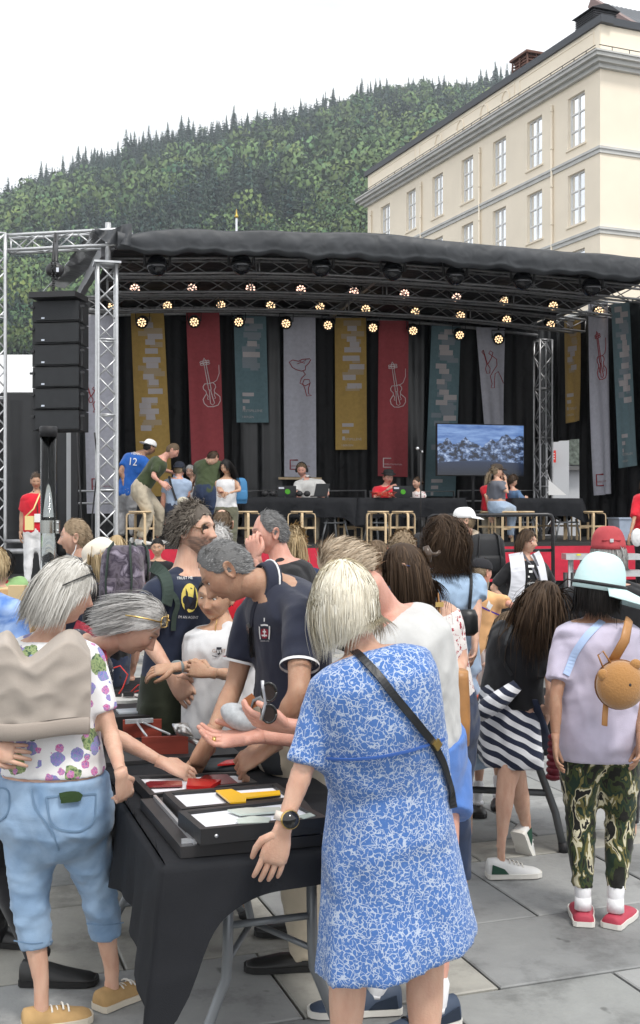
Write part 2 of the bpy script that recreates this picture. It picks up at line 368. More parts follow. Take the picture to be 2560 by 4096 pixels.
def skirt_rings(P, w, ease, z0, prof, n=40, wav=0, rot=0, tilt=0):
    rg = []
    for k, (z, wd, dp, ox, oy) in enumerate(prof):
        c = V(P['pel'][0] + ox, P['pel'][1] + oy, z); x = unit(np.cross(P['f'], V(0, 0, 1))); y = P['f']
        a = np.arange(n) * 2 * math.pi / n; q = 1 + wav * (k / max(1, len(prof) - 1)) * (np.sin(a * 7 + rot) * .6 + np.sin(a * 4 + 1.7 * rot) * .5)
        rg.append(c + (np.cos(a) * wd * q)[:, None] * x + (np.sin(a) * dp * q)[:, None] * y + (np.cos(a) * tilt * k / max(1, len(prof) - 1))[:, None] * V(0, 0, 1))
    return rg
def limb(mb, pts, rad, n=16): mb.tube(pts, rad, n, round_=True)
def lerp(a, b, t): return V(a) * (1 - t) + V(b) * t
def arm_pts(P, s, t1, ease, sc, body=False, fat=1):
    sh, el, wr = P['sh' + s], P['el' + s], P['wr' + s]; H = P['H']; k = H / 1.7 * fat
    path = [(0, sh, .052), (.14, lerp(sh, el, .3), .050), (.3, lerp(sh, el, .65), .043), (.5, el, .038), (.62, lerp(el, wr, .25), .040), (.8, lerp(el, wr, .6), .033), (1, wr, .0245)]
    out = [(p, r * k) for t, p, r in path if t <= t1 + .001]
    if t1 < 1:
        for a, b in zip(path, path[1:]):
            if a[0] < t1 < b[0] - .001: q = (t1 - a[0]) / (b[0] - a[0]); out.append((lerp(a[1], b[1], q), (a[2] * (1 - q) + b[2] * q) * k))
    pts = V([q[0] for q in out]); rad = V([q[1] for q in out]) + ease * np.linspace(.7, 1.3, len(out)); return pts, rad
def leg_pts(P, s, t0, t1, ease, fat=1, flare=0):
    hp, kn, an = P['hip' + s], P['kn' + s], P['an' + s]; k = P['H'] / 1.7 * fat
    path = [(0, hp, .092), (.25, lerp(hp, kn, .45), .084), (.5, kn, .059), (.62, lerp(kn, an, .28), .057), (.8, lerp(kn, an, .62), .044), (1, an, .034)]
    ts = [t0] + [q[0] for q in path if t0 + .02 < q[0] < t1 - .02] + [t1]
    f = lambda t, i=None: np.stack([np.interp(t, [q[0] for q in path], [q[1][j] for q in path]) for j in range(3)])
    rad = V([np.interp(t, [q[0] for q in path], [q[2] for q in path]) * k + ease * (1 + flare * t) for t in ts])
    return V([f(t) for t in ts]), rad
def headmat(yaw, pitch, roll=0):
    """columns right, forward, up of a head turned to yaw, nodding by pitch (down +), tilted by roll"""
    f = V(math.sin(R(yaw)) * math.cos(R(pitch)), math.cos(R(yaw)) * math.cos(R(pitch)), -math.sin(R(pitch)))
    r = V(math.cos(R(yaw)), -math.sin(R(yaw)), 0); u = np.cross(r, f); c, s = math.cos(R(roll)), math.sin(R(roll))
    return np.stack([r * c + u * s, f, u * c - r * s], 1)
def remesh(mb, name, mats, parent, vox, post=None, smooth=3, extra=None):
    o = mb.build(name, mats, parent); m = o.modifiers.new('r', 'REMESH'); m.mode = 'VOXEL'; m.voxel_size = vox; m.use_smooth_shade = True
    if smooth: s = o.modifiers.new('s', 'SMOOTH'); s.factor = .6; s.iterations = smooth
    BAKE.append((o, post, extra)); return o
def wrinkle(amp=.006, scale=9, seed=0, stretch=(1, 1, 1), joints=None):
    """folds as real relief: ridged noise displaced along the normals, stronger near the given joints"""
    def fn(me):
        n = len(me.vertices); co = np.empty(n * 3); me.vertices.foreach_get('co', co); co = co.reshape(-1, 3)
        no = np.empty(n * 3); me.vertices.foreach_get('normal', no); no = no.reshape(-1, 3)
        r_ = np.random.default_rng(seed); q = co * V(stretch) * scale; h = np.zeros(n)
        for k in range(7):
            d = unit(r_.normal(size=3)); fr = r_.uniform(.7, 2.4); ph = r_.uniform(0, 6.3)
            w = r_.normal(size=3); wv = np.sin(q @ w * .9 + ph * 2) * 1.6
            h += (1 - np.abs(np.sin(q @ d * fr + ph + wv))) ** 2 * (1.3 - .15 * k)
        h = (h / 7 - .42) * 1.15; a = np.full(n, amp)
        if joints is not None:
            wgt = np.zeros(n)
            for j, rad in joints: wgt = np.maximum(wgt, np.exp(-(np.linalg.norm(co - j, axis=1) / rad) ** 2))
            a = amp * (.45 + 1.6 * wgt)
        co = co + no * (h * a)[:, None]; me.vertices.foreach_set('co', co.ravel()); me.update()
    return fn
def bake_all():
    if not BAKE: return
    dg = bpy.context.evaluated_depsgraph_get(); dg.update()
    for o, post, extra in BAKE:
        me = bpy.data.meshes.new_from_object(o.evaluated_get(dg), preserve_all_data_layers=True, depsgraph=dg)
        if not me.materials: 
            for m in o.data.materials: me.materials.append(m)
        o['_n'] = 0; del o['_n']
        if post: post(me)
        if extra is not None:                             # head and hands: joined to the body surface, same mesh
            n0 = len(me.vertices); b = worldloc(o)
            co = np.empty(n0 * 3); me.vertices.foreach_get('co', co)
            vv = [tuple(q.vertices) for q in me.polygons]; e = np.concatenate(extra.v) - b
            mm = bpy.data.meshes.new(o.name); mm.from_pydata(np.concatenate([co.reshape(-1, 3), e]).tolist(), [], vv + [tuple(i + n0 for i in q) for q in extra.f])
            for m in me.materials: mm.materials.append(m)
            mm.polygons.foreach_set('use_smooth', [True] * len(mm.polygons))
            c = mm.attributes.new('tint', 'FLOAT_COLOR', 'POINT'); cc = np.concatenate([np.tile(V(0, 0, 0, 1), (n0, 1)), np.concatenate(extra.col)]); c.data.foreach_set('color', cc.ravel().astype(np.float32))
            mm.update(); me = mm
        else: me.polygons.foreach_set('use_smooth', [True] * len(me.polygons))
        o.modifiers.clear(); me.name = o.name; o.data = me
# ---------------------------------------------------------------- hair
def hairmask(d, back=-.62, recede=0, side=.05):
    """d unit directions; True where hair grows. hairline height (in d.z) as a function of the azimuth from the front"""
    az = np.abs(np.arctan2(d[:, 0], d[:, 1])); line = np.interp(az, [0, .5, .95, 1.25, 1.5, 1.75, 2.1, 3.15], [.56 + recede, .58 + recede * 1.2, .38 + recede * .5, side + .12, side, back * .4, back * .85, back])
    return d[:, 2] > line
STY = dict(
  short=dict(L=.030, comb=(0, -.7, -.4), lift=.22, grav=.1, off=.003, n=2600, w=.0030, shell=.006),
  buzz=dict(L=.014, comb=(0, -.6, -.4), lift=.5, grav=0, off=.002, n=1500, w=.003, shell=.004),
  back=dict(L=.060, comb=(0, -1, .05), lift=.16, grav=.12, off=.004, n=2600, w=.0035, shell=.008),
  side=dict(L=.07, comb=(.7, -.5, .1), lift=.3, grav=.15, off=.006, n=1700, w=.0035, shell=.008),
  bob=dict(L=.25, comb='part', lift=.26, grav=.55, off=.018, n=4200, w=.0034, shell=.014),
  layer=dict(L=.20, comb='part', lift=.38, grav=.45, off=.020, n=4200, w=.0034, shell=.014),
  long=dict(L=.46, comb='part', lift=.22, grav=.6, off=.016, n=3600, w=.0038, shell=.012),
  curly=dict(L=.11, comb=(.2, .3, .2), lift=.6, grav=.25, off=.012, n=3600, w=.0036, shell=.018),
  pulled=dict(L=.10, comb=(0, -1, -.1), lift=.04, grav=0, off=.003, n=1500, w=.004, shell=.006),
)
def hair(parent, C, M, sc, style, mat_, lod=0, seed=1, length=None, curl=0, part=0.02, recede=0, back=-.62, bald=0, wild=.12, caps=(), name='hair', side=.05, frontcut=None, headg=None, fringe=0, inward=0, vol=1.0, zmax=None, dens=1):
    st = dict(STY[style]); L0 = length or st['L']; r_ = np.random.default_rng(seed)
    n = int(st['n'] * dens * (1.15 if lod == 0 else .34 if lod == 1 else .16)); w = st['w'] / dens ** .5 * (.92 if lod == 0 else 1.7 if lod == 1 else 2.3)
    d = unit(r_.normal(size=(n * 6, 3))); d = d[hairmask(d, back, recede, side)]
    if bald: d = d[~((d[:, 2] > .72) & (np.hypot(d[:, 0], d[:, 1] + .12) < bald * (1 + .2 * r_.normal(size=len(d)))))]
    if zmax is not None: d = d[d[:, 2] < zmax]
    d = d[:n]; n = len(d); G = V(0, 0, -1) @ M if headg is None else unit(V(headg))
    off = st['off'] * vol
    def surf(dd, o_): b = head_base(dd); return b + unit(b) * o_
    pos = surf(d, .001); nor = unit(head_base(d) / V(.076, .098, .12) ** 2)
    if isinstance(st['comb'], str):
        sg = np.where(d[:, 0] > part, 1, -1); sgm = np.tanh((d[:, 0] - part) * 5) * np.interp(d[:, 1], [-1, -.2, .3], [.25, .6, 1]) ; cb = np.stack([sgm * .9, -.35 - .0 * d[:, 1] + fringe * np.clip(d[:, 1], 0, 1), np.full(n, -.25)], 1)
    else: cb = np.tile(V(st['comb']), (n, 1)); cb[:, 0] *= 1
    if style == 'curly': cb = r_.normal(size=(n, 3)) * .6 + cb
    cb = unit(cb - nor * np.sum(cb * nor, 1, keepdims=True)); lift = st['lift']
    clump = r_.normal(size=(60, 3)); cid = (np.abs(np.floor(d * 5).astype(int) @ np.array([7, 13, 29])) + 0) % 60
    dr = unit(cb * (1 - lift) + nor * lift + clump[cid] * wild * .8 + r_.normal(size=(n, 3)) * wild * .6)
    seg = 8 if L0 > .15 and lod < 1 else 5 if L0 > .05 else 2; ln = L0 * (1 + .16 * r_.normal(size=n) * 1) * np.where(r_.random(n) < .12, .6, 1)
    if style in ('bob', 'long', 'layer'): ln = ln * np.interp(d[:, 2], [-.6, .2, 1], [.42, .75, 1.12])
    fr_ = np.clip((d[:, 1] - .15) / .3, 0, 1) * (d[:, 2] > .1)
    if L0 > .05 and style != 'back': ln = ln * (1 - (.55 if frontcut is None else frontcut) * fr_); dr = unit(dr + np.stack([np.sign(d[:, 0]) * .4 * fr_, -1.3 * fr_, .15 * fr_], 1) * (lift + .5))
    step = (ln / seg)[:, None]; P = [pos]; gv = st['grav']; ph = r_.uniform(0, 6.28, n); cp = (clump[cid] * 2 % 6.28)[:, 0] + ph * .35
    for i in range(seg):
        t = (i + 1) / seg; gg = gv * (1.0 if L0 > .05 else .5)
        wob = np.stack([np.sin(cp + t * 9), np.cos(cp * 1.3 + t * 9), np.sin(cp * 2.1 + t * 7)], 1) * curl + r_.normal(size=(n, 3)) * wild * .35
        dr = unit(dr * (1 - .35 * gg) + G * gg + wob)
        if inward and t > .6: dr = unit(dr - unit(pos * V(1, 1, 0)) * inward)
        pos = pos + dr * step
        dn = unit(pos / V(.076, .098, .120)); sr = np.linalg.norm(head_base(dn), axis=1) + off * (.45 + .55 * min(1, t * 2)); rr = np.linalg.norm(pos, axis=1)
        below = pos @ V(0, 0, 1) < -.10
        k = np.where(rr < sr, sr / np.maximum(rr, 1e-5), 1)[:, None]; pos = pos * k
        for a_, b_, rad in caps:                          # keep long hair outside neck and back
            al, bl = (V(a_) - C) @ M / sc, (V(b_) - C) @ M / sc; ab = bl - al; q = np.clip(((pos - al) @ ab) / (ab @ ab), 0, 1)[:, None]; cpnt = al + q * ab
            dv = pos - cpnt; dl = np.linalg.norm(dv, axis=1, keepdims=True); pos = np.where(dl < rad / sc, cpnt + dv / np.maximum(dl, 1e-5) * rad / sc, pos)
        P.append(pos)
    P = np.stack(P, 1)                                    # n, seg+1, 3
    T = np.gradient(P, axis=1); sidev = unit(np.cross(T, nor[:, None] + .35 * r_.normal(size=(n, 1, 3)))); tp = np.interp(np.arange(seg + 1) / seg, [0, .15, .6, 1], [.7, 1, .95, .15])[None, :, None]
    wv = sidev * w * tp * .5 * (1 + .4 * r_.random((n, 1, 1))); A = P + wv; B_ = P - wv
    VV = np.stack([A, B_], 2).reshape(-1, 3) * sc @ M.T + C; k = (seg + 1) * 2; base_i = (np.arange(n) * k)[:, None]
    q = np.arange(seg)[None, :] * 2; i0 = (base_i + q).reshape(-1); FF = np.stack([i0, i0 + 1, i0 + 3, i0 + 2], 1)
    tint = np.clip(.55 + .13 * r_.normal(size=n) + .10 * clump[cid][:, 0], .03, 1); tn = np.repeat(tint, k)
    # scalp shell underneath
    nu, nv = (56, 44) if lod == 0 else (36, 26); dd, rows = head_grid(nu, nv); ok = hairmask(dd, back, recede + .03, side + .03)
    if bald: ok &= ~((dd[:, 2] > .72) & (np.hypot(dd[:, 0], dd[:, 1] + .12) < bald * 1.0))
    if zmax is not None: ok &= dd[:, 2] < zmax
    nz = np.sin(dd[:, 0] * 9 + seed) * np.cos(dd[:, 1] * 8) * .15 + 1
    sv = np.where(ok[:, None], surf(dd, st['shell'] * vol) * 1.0, head_base(dd) * .96); sv = sv * (1 + (.02 * (nz - 1))[:, None])
    fc = [q_ for q_ in grid_faces(nu, rows) if sum(ok[list(q_)]) >= 2]
    nb = len(VV); VV = np.concatenate([VV, sv * sc @ M.T + C]); tn = np.concatenate([tn, np.full(len(sv), .40)])
    nv_ = (VV - C) @ M / sc; nv_ = unit(nv_ / V(.076, .098, .13) ** 2 + unit(nv_) * 3); nv_[:nb] = unit(nv_[:nb] + r_.normal(size=(n, 1, 3)).repeat(k, 1).reshape(-1, 3) * .12); nv_ = nv_ @ M.T
    gn = np.cross(VV[FF[:, 1]] - VV[FF[:, 0]], VV[FF[:, 2]] - VV[FF[:, 0]]); fl_ = np.sum(gn * nv_[FF[:, 0]], 1) < 0; FF[fl_] = FF[fl_][:, ::-1]
    b = worldloc(parent); me = bpy.data.meshes.new(name); FL = FF.tolist() + [tuple(i + nb for i in q_) for q_ in fc]
    me.from_pydata((VV - b).tolist(), [], FL); me.polygons.foreach_set('use_smooth', [True] * len(FL))
    c = me.attributes.new('tint', 'FLOAT_COLOR', 'POINT'); c.data.foreach_set('color', np.stack([tn, tn, tn, np.ones(len(tn))], 1).ravel().astype(np.float32))
    me.normals_split_custom_set_from_vertices(nv_.tolist())
    me.materials.append(mat_); o = bpy.data.objects.new(name, me); COL.objects.link(o); o.parent = parent; return o
def tail(parent, C, M, sc, start, mat_, L=.28, r=.03, n=220, seed=3, name='ponytail', curl=.1, dirn=(0, -1, .2), lod=1, w=.005):
    r_ = np.random.default_rng(seed); p0 = V(start); G = V(0, 0, -1) @ M; mbv = []; seg = 8; pos = p0 + r_.normal(size=(n, 3)) * .008; dr = unit(V(dirn) + r_.normal(size=(n, 3)) * .25); P = [pos]
    ln = L * (1 + .15 * r_.normal(size=n))
    for i in range(seg):
        dr = unit(dr + G * .55 + r_.normal(size=(n, 3)) * curl); pos = pos + dr * (ln / seg)[:, None]; P.append(pos)
    P = np.stack(P, 1); sv = unit(np.cross(np.gradient(P, axis=1), r_.normal(size=(n, 1, 3)))) * w * .5; A, B_ = P + sv, P - sv
    VV = np.stack([A, B_], 2).reshape(-1, 3) * sc @ M.T + C; k = (seg + 1) * 2; i0 = ((np.arange(n) * k)[:, None] + np.arange(seg)[None, :] * 2).reshape(-1)
    me = bpy.data.meshes.new(name); me.from_pydata((VV - worldloc(parent)).tolist(), [], np.stack([i0, i0 + 1, i0 + 3, i0 + 2], 1).tolist())
    tn = np.repeat(np.clip(.5 + .25 * r_.normal(size=n), 0, 1), k); c = me.attributes.new('tint', 'FLOAT_COLOR', 'POINT'); c.data.foreach_set('color', np.stack([tn] * 3 + [np.ones(len(tn))], 1).ravel().astype(np.float32))
    me.materials.append(mat_); o = bpy.data.objects.new(name, me); COL.objects.link(o); o.parent = parent; return o
# ---------------------------------------------------------------- things worn on the head
def hl(C, M, sc, p): return V(p) * sc @ M.T + C
def glasses(parent, C, M, sc, m, lens=None, up=False, name='glasses', size=1.0, square=True):
    base = V(0, .088, .012) if not up else V(0, .078, .104); mb = MB(); th = .0028
    tilt = 0 if not up else R(38); lm = MB()
    for s in (-1, 1):
        a = np.arange(17) * 2 * math.pi / 16; e = .55 if square else 1
        x = np.sign(np.cos(a)) * np.abs(np.cos(a)) ** e * .027 * size; z = np.sign(np.sin(a)) * np.abs(np.sin(a)) ** e * .021 * size
        p = np.stack([s * .033 + x, -np.abs(s * .033 + x) ** 2 * 4.0, z], 1)
        c, sn = math.cos(tilt), math.sin(tilt); p = np.stack([p[:, 0], p[:, 1] * c - p[:, 2] * sn, p[:, 1] * sn + p[:, 2] * c], 1) + base
        mb.tube(hl(C, M, sc, p), th * sc, 6); 
        if lens: lm.add(hl(C, M, sc, p[:-1]), [tuple(range(16))])
        h = p[0] if s > 0 else p[8]
        tip = V(s * .084, -.02, .022) if not up else V(s * .104, -.025, .045); mb.tube(hl(C, M, sc, [h, (h + tip) / 2 + V(s * .012, .0, .004), tip, tip + V(0, -.03, -.022)]), [.0035 * sc, .003 * sc, .003 * sc, .003 * sc], 6)
    mb.tube(hl(C, M, sc, [base + V(-.009, .0, .006), base + V(0, .004, .008), base + V(.009, 0, .006)]), th * sc, 6)
    o = mb.build(name, m, parent)
    if lens: l = lm.build('lens', lens, o)
    return o
def cap(parent, C, M, sc, m, brim=0, brimm=None, name='cap', L=.075, low=.06, wide=1.0, droop=.25, band=None):
    """brim: azimuth of the brim in degrees from the face front"""
    mb = MB(); rg = []; n = 28; a = np.arange(n) * 2 * math.pi / n; b = R(brim)
    for k in range(9):
        t = k / 8; z = low - .03 + (.168 - low) * math.sin(t * 1.57) ; s = math.cos(t * 1.57) ** .62 + .01
        x = np.sin(a) * .092 * s; y = np.cos(a) * .113 * s - .006; zz = np.full(n, z) + (.012 * np.cos(a) * (1 - t)); rg.append(hl(C, M, sc, np.stack([x, y, zz], 1)))
    mb.rings(rg[::-1]); o = mb.build(name, m, parent)
    bb = MB(); aa = np.linspace(-1.05, 1.05, 13) * wide; R0 = []; R1 = []; R2 = []
    for q in aa:
        w = math.cos(q / wide * 1.35); dx, dy = math.sin(q + b), math.cos(q + b); r0 = 1.0
        p0 = V(dx * .090, dy * .110 - .006, low - .012 + .012 * dy); e = L * max(.12, w); p2 = p0 + V(dx * e * .6 + math.sin(b) * e * .5, dy * e * .6 + math.cos(b) * e * .5, -droop * e - .010 * (q ** 2)); p1 = (p0 + p2) / 2 + V(0, 0, .006)
        R0.append(p0); R1.append(p1); R2.append(p2)
    th = V(0, 0, -.004); rr = [hl(C, M, sc, V(q)) for q in (R0, R1, R2)] + [hl(C, M, sc, V(q) + th) for q in (R2, R1, R0)]
    bb.rings([np.array(q) for q in rr], cap=False, loop=False); bb.build('brim', brimm or m, o)
    return o
def headphones(parent, C, M, sc, m):
    mb = MB(); a = np.linspace(-1.5, 1.5, 13); mb.tube(hl(C, M, sc, np.stack([np.sin(a) * .094, np.zeros(13), np.cos(a) * .118 + .02], 1)), .009 * sc, 8); o = mb.build('headphones', m, parent)
    for s in (-1, 1): q = MB(); q.ell(hl(C, M, sc, V(s * .092, -.005, -.002)), V(.024, .040, .046) * sc, M); q.build('ear_cup', m, o)
    return o
def eyes(parent, C, M, sc, shut=0):
    wm = mat('eye_white', (.7, .68, .65), .2, spec=.5); im = mat('eye_iris', (.04, .035, .03), .15, spec=.6)
    for s in (-1, 1):
        q = MB(); q.ell(hl(C, M, sc, V(s * .031, .0715, .0125)), V(.0125, .0105, .0085 * (1 - .6 * shut)) * sc, M, 12, 8); o = q.build('eye', wm, parent)
        i = MB(); i.ell(hl(C, M, sc, V(s * .031, .0785, .0115)), V(.0058, .0045, .0055 * (1 - .5 * shut)) * sc, M, 10, 6); i.build('iris', im, o)
def shoe(parent, an, fwd, m, sole, L=.27, laces=None, patch=None, w=.048, heel=.0, floor=0, name='shoe', tall=.09, pitch=0, collar=None):
    f = unit(V(fwd[0], fwd[1], 0)); r = V(f[1], -f[0], 0); u = V(0, 0, 1); an = V(an)
    if pitch: f2 = f * math.cos(R(pitch)) - u * math.sin(R(pitch)); u = u * math.cos(R(pitch)) + f * math.sin(R(pitch)); f = f2
    b = V(an[0], an[1], floor + .0) if not pitch else an - u * .085; n = 18
    prof = [(-.27, .55, tall * .85), (-.24, .80, tall), (-.10, .85, tall * 1.02), (.08, .84, tall * .92), (.30, .98, .062), (.50, 1.0, .048), (.62, .92, .042), (.70, .66, .034), (.73, .3, .022)]
    up_, so = MB(), MB(); rg, rs = [], []
    for t, ww, h in prof:
        c = b + f * t * L; a = np.arange(n) * 2 * math.pi / n; z = np.sin(a); x = np.cos(a)
        pr = c + (np.sign(x) * np.abs(x) ** .8 * w * ww)[:, None] * r + ((.022 + np.clip(z, -.15, 1) * (h - .022)))[:, None] * u; rg.append(pr)
    up_.rings(rg); o = up_.build(name, m, parent)
    for t, ww, h in prof:
        c = b + f * t * L * 1.02; rs.append(np.array([c + r * w * ww * 1.07 * sx + u * z_ for sx, z_ in ((-1, .004), (1, .004), (1.02, .026 + heel * (t < .1)), (-1.02, .026 + heel * (t < .1)))]))
    so.rings(rs, smooth=False); so.build('sole', sole, o)
    if laces is not None:
        for t_, h_ in ((.14, tall * .88), (.22, tall * .80), (.30, .070), (.38, .060)):
            q = MB(); q.tube([b + f * t_ * L + r * w * x_ + u * (h_ + .004 - .010 * (x_ / .5) ** 2) for x_ in (-.55, -.3, 0, .3, .55)], .0035, 5); q.build('lace', laces, o)
    if patch is not None:
        for s_ in (-1, 1): q = MB(); q.prism([(-.22 * L, .03), (.10 * L, .028), (.02 * L, .052), (-.20 * L, .075)], b + r * s_ * w * .93, f, u, .004 * s_ * -1); q.build('side_patch', patch, o)
    return o
DECALS = []
def decal(parent, target, pts, faces, o, ux, uy, m, name='print', off=.004):
    """flat print laid onto cloth: 2D points in frame (o,ux,uy), moved along the frame normal onto the target after baking"""
    DECALS.append((parent, target, V(pts), faces, V(o), unit(V(ux)), unit(V(uy)), m, name, off))
def text_geo(s, size, space=1.0):
    c = bpy.data.curves.new('t', 'FONT'); c.body = s; c.size = size; c.align_x = 'CENTER'; c.resolution_u = 2; c.space_line = 1.1; c.space_character = space
    o = bpy.data.objects.new('t', c); COL.objects.link(o); dg = bpy.context.evaluated_depsgraph_get(); me = bpy.data.meshes.new_from_object(o.evaluated_get(dg))
    v = V([q.co[:2] for q in me.vertices]); f = [tuple(p.vertices) for p in me.polygons]; bpy.data.objects.remove(o); bpy.data.curves.remove(c); bpy.data.meshes.remove(me); return v, f
def do_decals():
    trees = {}
    for parent, tgt, pts, faces, o, ux, uy, m, name, off in DECALS:
        if tgt.name not in trees:
            b = worldloc(tgt); vs = [tuple(V(v.co) + b) for v in tgt.data.vertices]; trees[tgt.name] = BVHTree.FromPolygons(vs, [tuple(p.vertices) for p in tgt.data.polygons])
        t = trees[tgt.name]; nn = np.cross(ux, uy); out = []
        for p in pts:
            w = o + ux * p[0] + uy * p[1] + nn * .35; h = t.ray_cast(Vector(w), Vector(-nn))
            out.append(V(h[0]) + nn * off if h[0] is not None else w - nn * .35)
        mb = MB(); mb.add(out, faces, 0, False); mb.build(name, m, parent)

LAID = []
def laid(parent, target, px, m, w=None, faces=None, name='print', off=.004, up=0, th=.004):
    """something lying on the surface of a garment: a ribbon of width w along px points, or a flat print (px verts + faces)"""
    LAID.append((parent, target, px, m, w, faces, name, off, up, th))
def text_px(s, cx, cy, wpx, rot=0, hscale=1.0):
    v, f = text_geo(s, 1.0); v = v - (v.max(0) + v.min(0)) / 2; k = wpx / np.ptp(v[:, 0]); c, s_ = math.cos(R(rot)), math.sin(R(rot))
    return [(cx + (q[0] * c - q[1] * s_ * hscale) * k, cy - (q[0] * s_ + q[1] * c * hscale) * k) for q in v], f
def do_laid():
    trees = {}
    for parent, tgt, px, m, w, faces, name, off, up, th in LAID:
        if tgt.name not in trees:
            b = worldloc(tgt); co = np.empty(len(tgt.data.vertices) * 3); tgt.data.vertices.foreach_get('co', co); co = co.reshape(-1, 3) + b
            trees[tgt.name] = BVHTree.FromPolygons(co.tolist(), [tuple(p.vertices) for p in tgt.data.polygons])
        t = trees[tgt.name]; o = Vector((0, 0, CAMZ)); H_ = []
        pl = px
        if faces is None:
            q = V(px); d = np.concatenate([[0], np.cumsum(np.linalg.norm(np.diff(q, axis=0), axis=1))]); n = max(3, int(d[-1] / 14)); pl = [(np.interp(x, d, q[:, 0]), np.interp(x, d, q[:, 1])) for x in np.linspace(0, d[-1], n)]
        for p in pl:
            dr = Vector(at(p[0], p[1], 1.0) - V(0, 0, CAMZ)).normalized(); h = t.ray_cast(o, dr); H_.append((V(h[0]), V(h[1]) if np.dot(V(h[1]), V(dr)) < 0 else -V(h[1])) if h[0] is not None else None)
        ok = [h for h in H_ if h is not None]
        if len(ok) < 2: continue
        dep = np.median([h[0][1] for h in ok]); P_ = [h[0] + h[1] * off if h is not None else None for h in H_]
        last = next(i for i, q in enumerate(P_) if q is not None)
        for i in range(len(P_)):
            if P_[i] is None: P_[i] = at(pl[i][0], pl[i][1], P_[last][1] if faces is None else dep - .01)
            else: last = i
        mb = MB()
        if faces is not None: mb.add(P_, faces, 0, False)
        else:
            P_ = V(P_); 
            for _ in range(3): P_[1:-1] = (P_[:-2] + P_[1:-1] * 2 + P_[2:]) / 4
            N_ = V([h[1] if h is not None else V(0, -1, 0) for h in H_]); 
            for _ in range(6): N_[1:-1] = (N_[:-2] + N_[1:-1] + N_[2:]) / 3
            N_ = unit(N_); T = unit(np.gradient(P_, axis=0)); S_ = unit(np.cross(T, N_)); u_ = N_ * (up + th)
            mb.rings([np.stack([P_[i] - S_[i] * w / 2, P_[i] - S_[i] * w / 2 + u_[i], P_[i] + S_[i] * w / 2 + u_[i], P_[i] + S_[i] * w / 2]) for i in range(len(P_))], smooth=False)
        mb.build(name, m, parent)
def person(label, Y, head, yaw, hy=None, pitch=5, roll=0, H=None, floor=0, sk=None, fat=1.0, hs=1.0, top=None, bot=None, shoes=None, hr=None, o=None, group='people in the crowd', lod=None,
           beard=0, handL=None, handR=None, legs=True, fem=False, smile=0, belly=1.0, hipw=1.0, eye=True, noarm=(), facekw=None, socks=None, child=False, legfat=1.0, bust=1.0):
    sk = sk or SK_FAIR; o = dict(o or {}); o['head'] = head if len(head) == 3 else (*head, Y)
    lod = lod if lod is not None else (0 if Y < 5.3 else 1 if Y < 9.5 else 2); vox = (.0125, .019, .027)[lod]
    if 'shw' not in o: o['shw'] = (.104 if fem else .115) * (.97 if child else 1)
    P = person_pose(Y, H, yaw, floor, o); H = P['H']; k = H / 1.7
    sc = (k ** .5 if child else k ** .7) * hs * .95; hy = yaw if hy is None else hy
    M = headmat(hy, pitch, roll); C = P['head']
    root = empty('person', (P['pel'][0], P['pel'][1], floor), label, 'person', group); P['root'] = root; P['C'], P['M'], P['sc'] = C, M, sc
    w = dict(thigh=.100, hip=(.108 if fem else .098) * hipw, waist=(.088 if fem else .092) * fat, chest=(.098 if fem else .108) * (fat * .5 + .5), hipd=.070 * hipw * (fat * .5 + .5), belly=.064 * fat * belly, bust=.074 * (fat * .5 + .5) * bust)
    # body: one continuous surface
    mb = MB(); ex = MB(); cuts = top or {}
    mb.rings(torso(mb, P, w, -.004, 1.0, -.14)); nb = C + M @ V(0, -.022, -.085) * sc
    mb.tube([lerp(P['neck'], P['chest'], .35), P['neck'], lerp(P['neck'], nb, .5), nb, nb + M @ V(0, .012, .05) * sc], V(.062, .058, .053, .053, .050) * k * (.8 + .2 * fat) * (.88 if fem or child else 1), 16, round_=True)
    for s in 'LR':
        mb.tube([P['neck'] - P['spine'] * .012 * k, lerp(P['neck'], P['sh' + s], .5) - P['spine'] * .012 * k, P['sh' + s]], V(.040, .038, .040) * k * (.86 if fem or child else 1), 12, round_=True)
        if s in noarm: continue
        p, r = arm_pts(P, s, 1.0, 0, k, fat=.92 + .35 * (fat - 1)); limb(mb, p, r * (.86 if fem or child else 1))
        hd = dict(curl=.35, nrm=None); hd.update((handL if s == 'L' else handR) or {})
        el, wr = P['el' + s], P['wr' + s]; side = 1 if s == 'L' else -1; fwv = hd.get('dirn'); fd = unit(wr - el) if fwv is None else unit(V(fwv))
        nr = hd['nrm']; 
        if nr is None: nr = (P['r'] * (1 if s == 'R' else -1) + P['f'] * .2 + V(0, 0, .25))
        hand(ex, wr, el, nr, hd.get('side', side), hd['curl'], k * (.93 if fem else 1.02) * hd.get('sc', 1.0) * (1 if not child else .85), hd.get('spread', .10), n=(9, 6, 5)[lod], dirn=fwv, thumbc=hd.get('thumb'))
    if legs:
        for s in 'LR':
            t0 = 0 if bot is None or bot.get('kind') != 'pants' else max(0, bot.get('t1', 1) - .3)
            if t0 >= .69 and not bot.get('bare'): continue
            p, r = leg_pts(P, s, t0, 1.0, -.004, fat=(.95 if fem else .93) * (.6 + .4 * fat) * legfat)
            if p[-1][2] > floor + .075 and not (shoes or {}).get('pitch' + s): e_ = V(p[-1][0], p[-1][1], floor + .055); p = np.vstack([p, lerp(p[-1], e_, .6), e_ + P['f'] * .0]); r = np.append(r, [r[-1] * .94, r[-1] * 1.0])
            limb(mb, p, r)
    add_head(ex, C, M, sc, lod, beard, smile=smile, **(facekw or {}))
    body = remesh(mb, 'body', [sk], root, vox, extra=ex); P['body'] = body
    if eye and lod < 2: eyes(root, C, M, sc, shut=.5 if pitch > 25 or smile else 0)
    J = lambda names, rad: [(P[n] - worldloc(root), rad) for n in names]
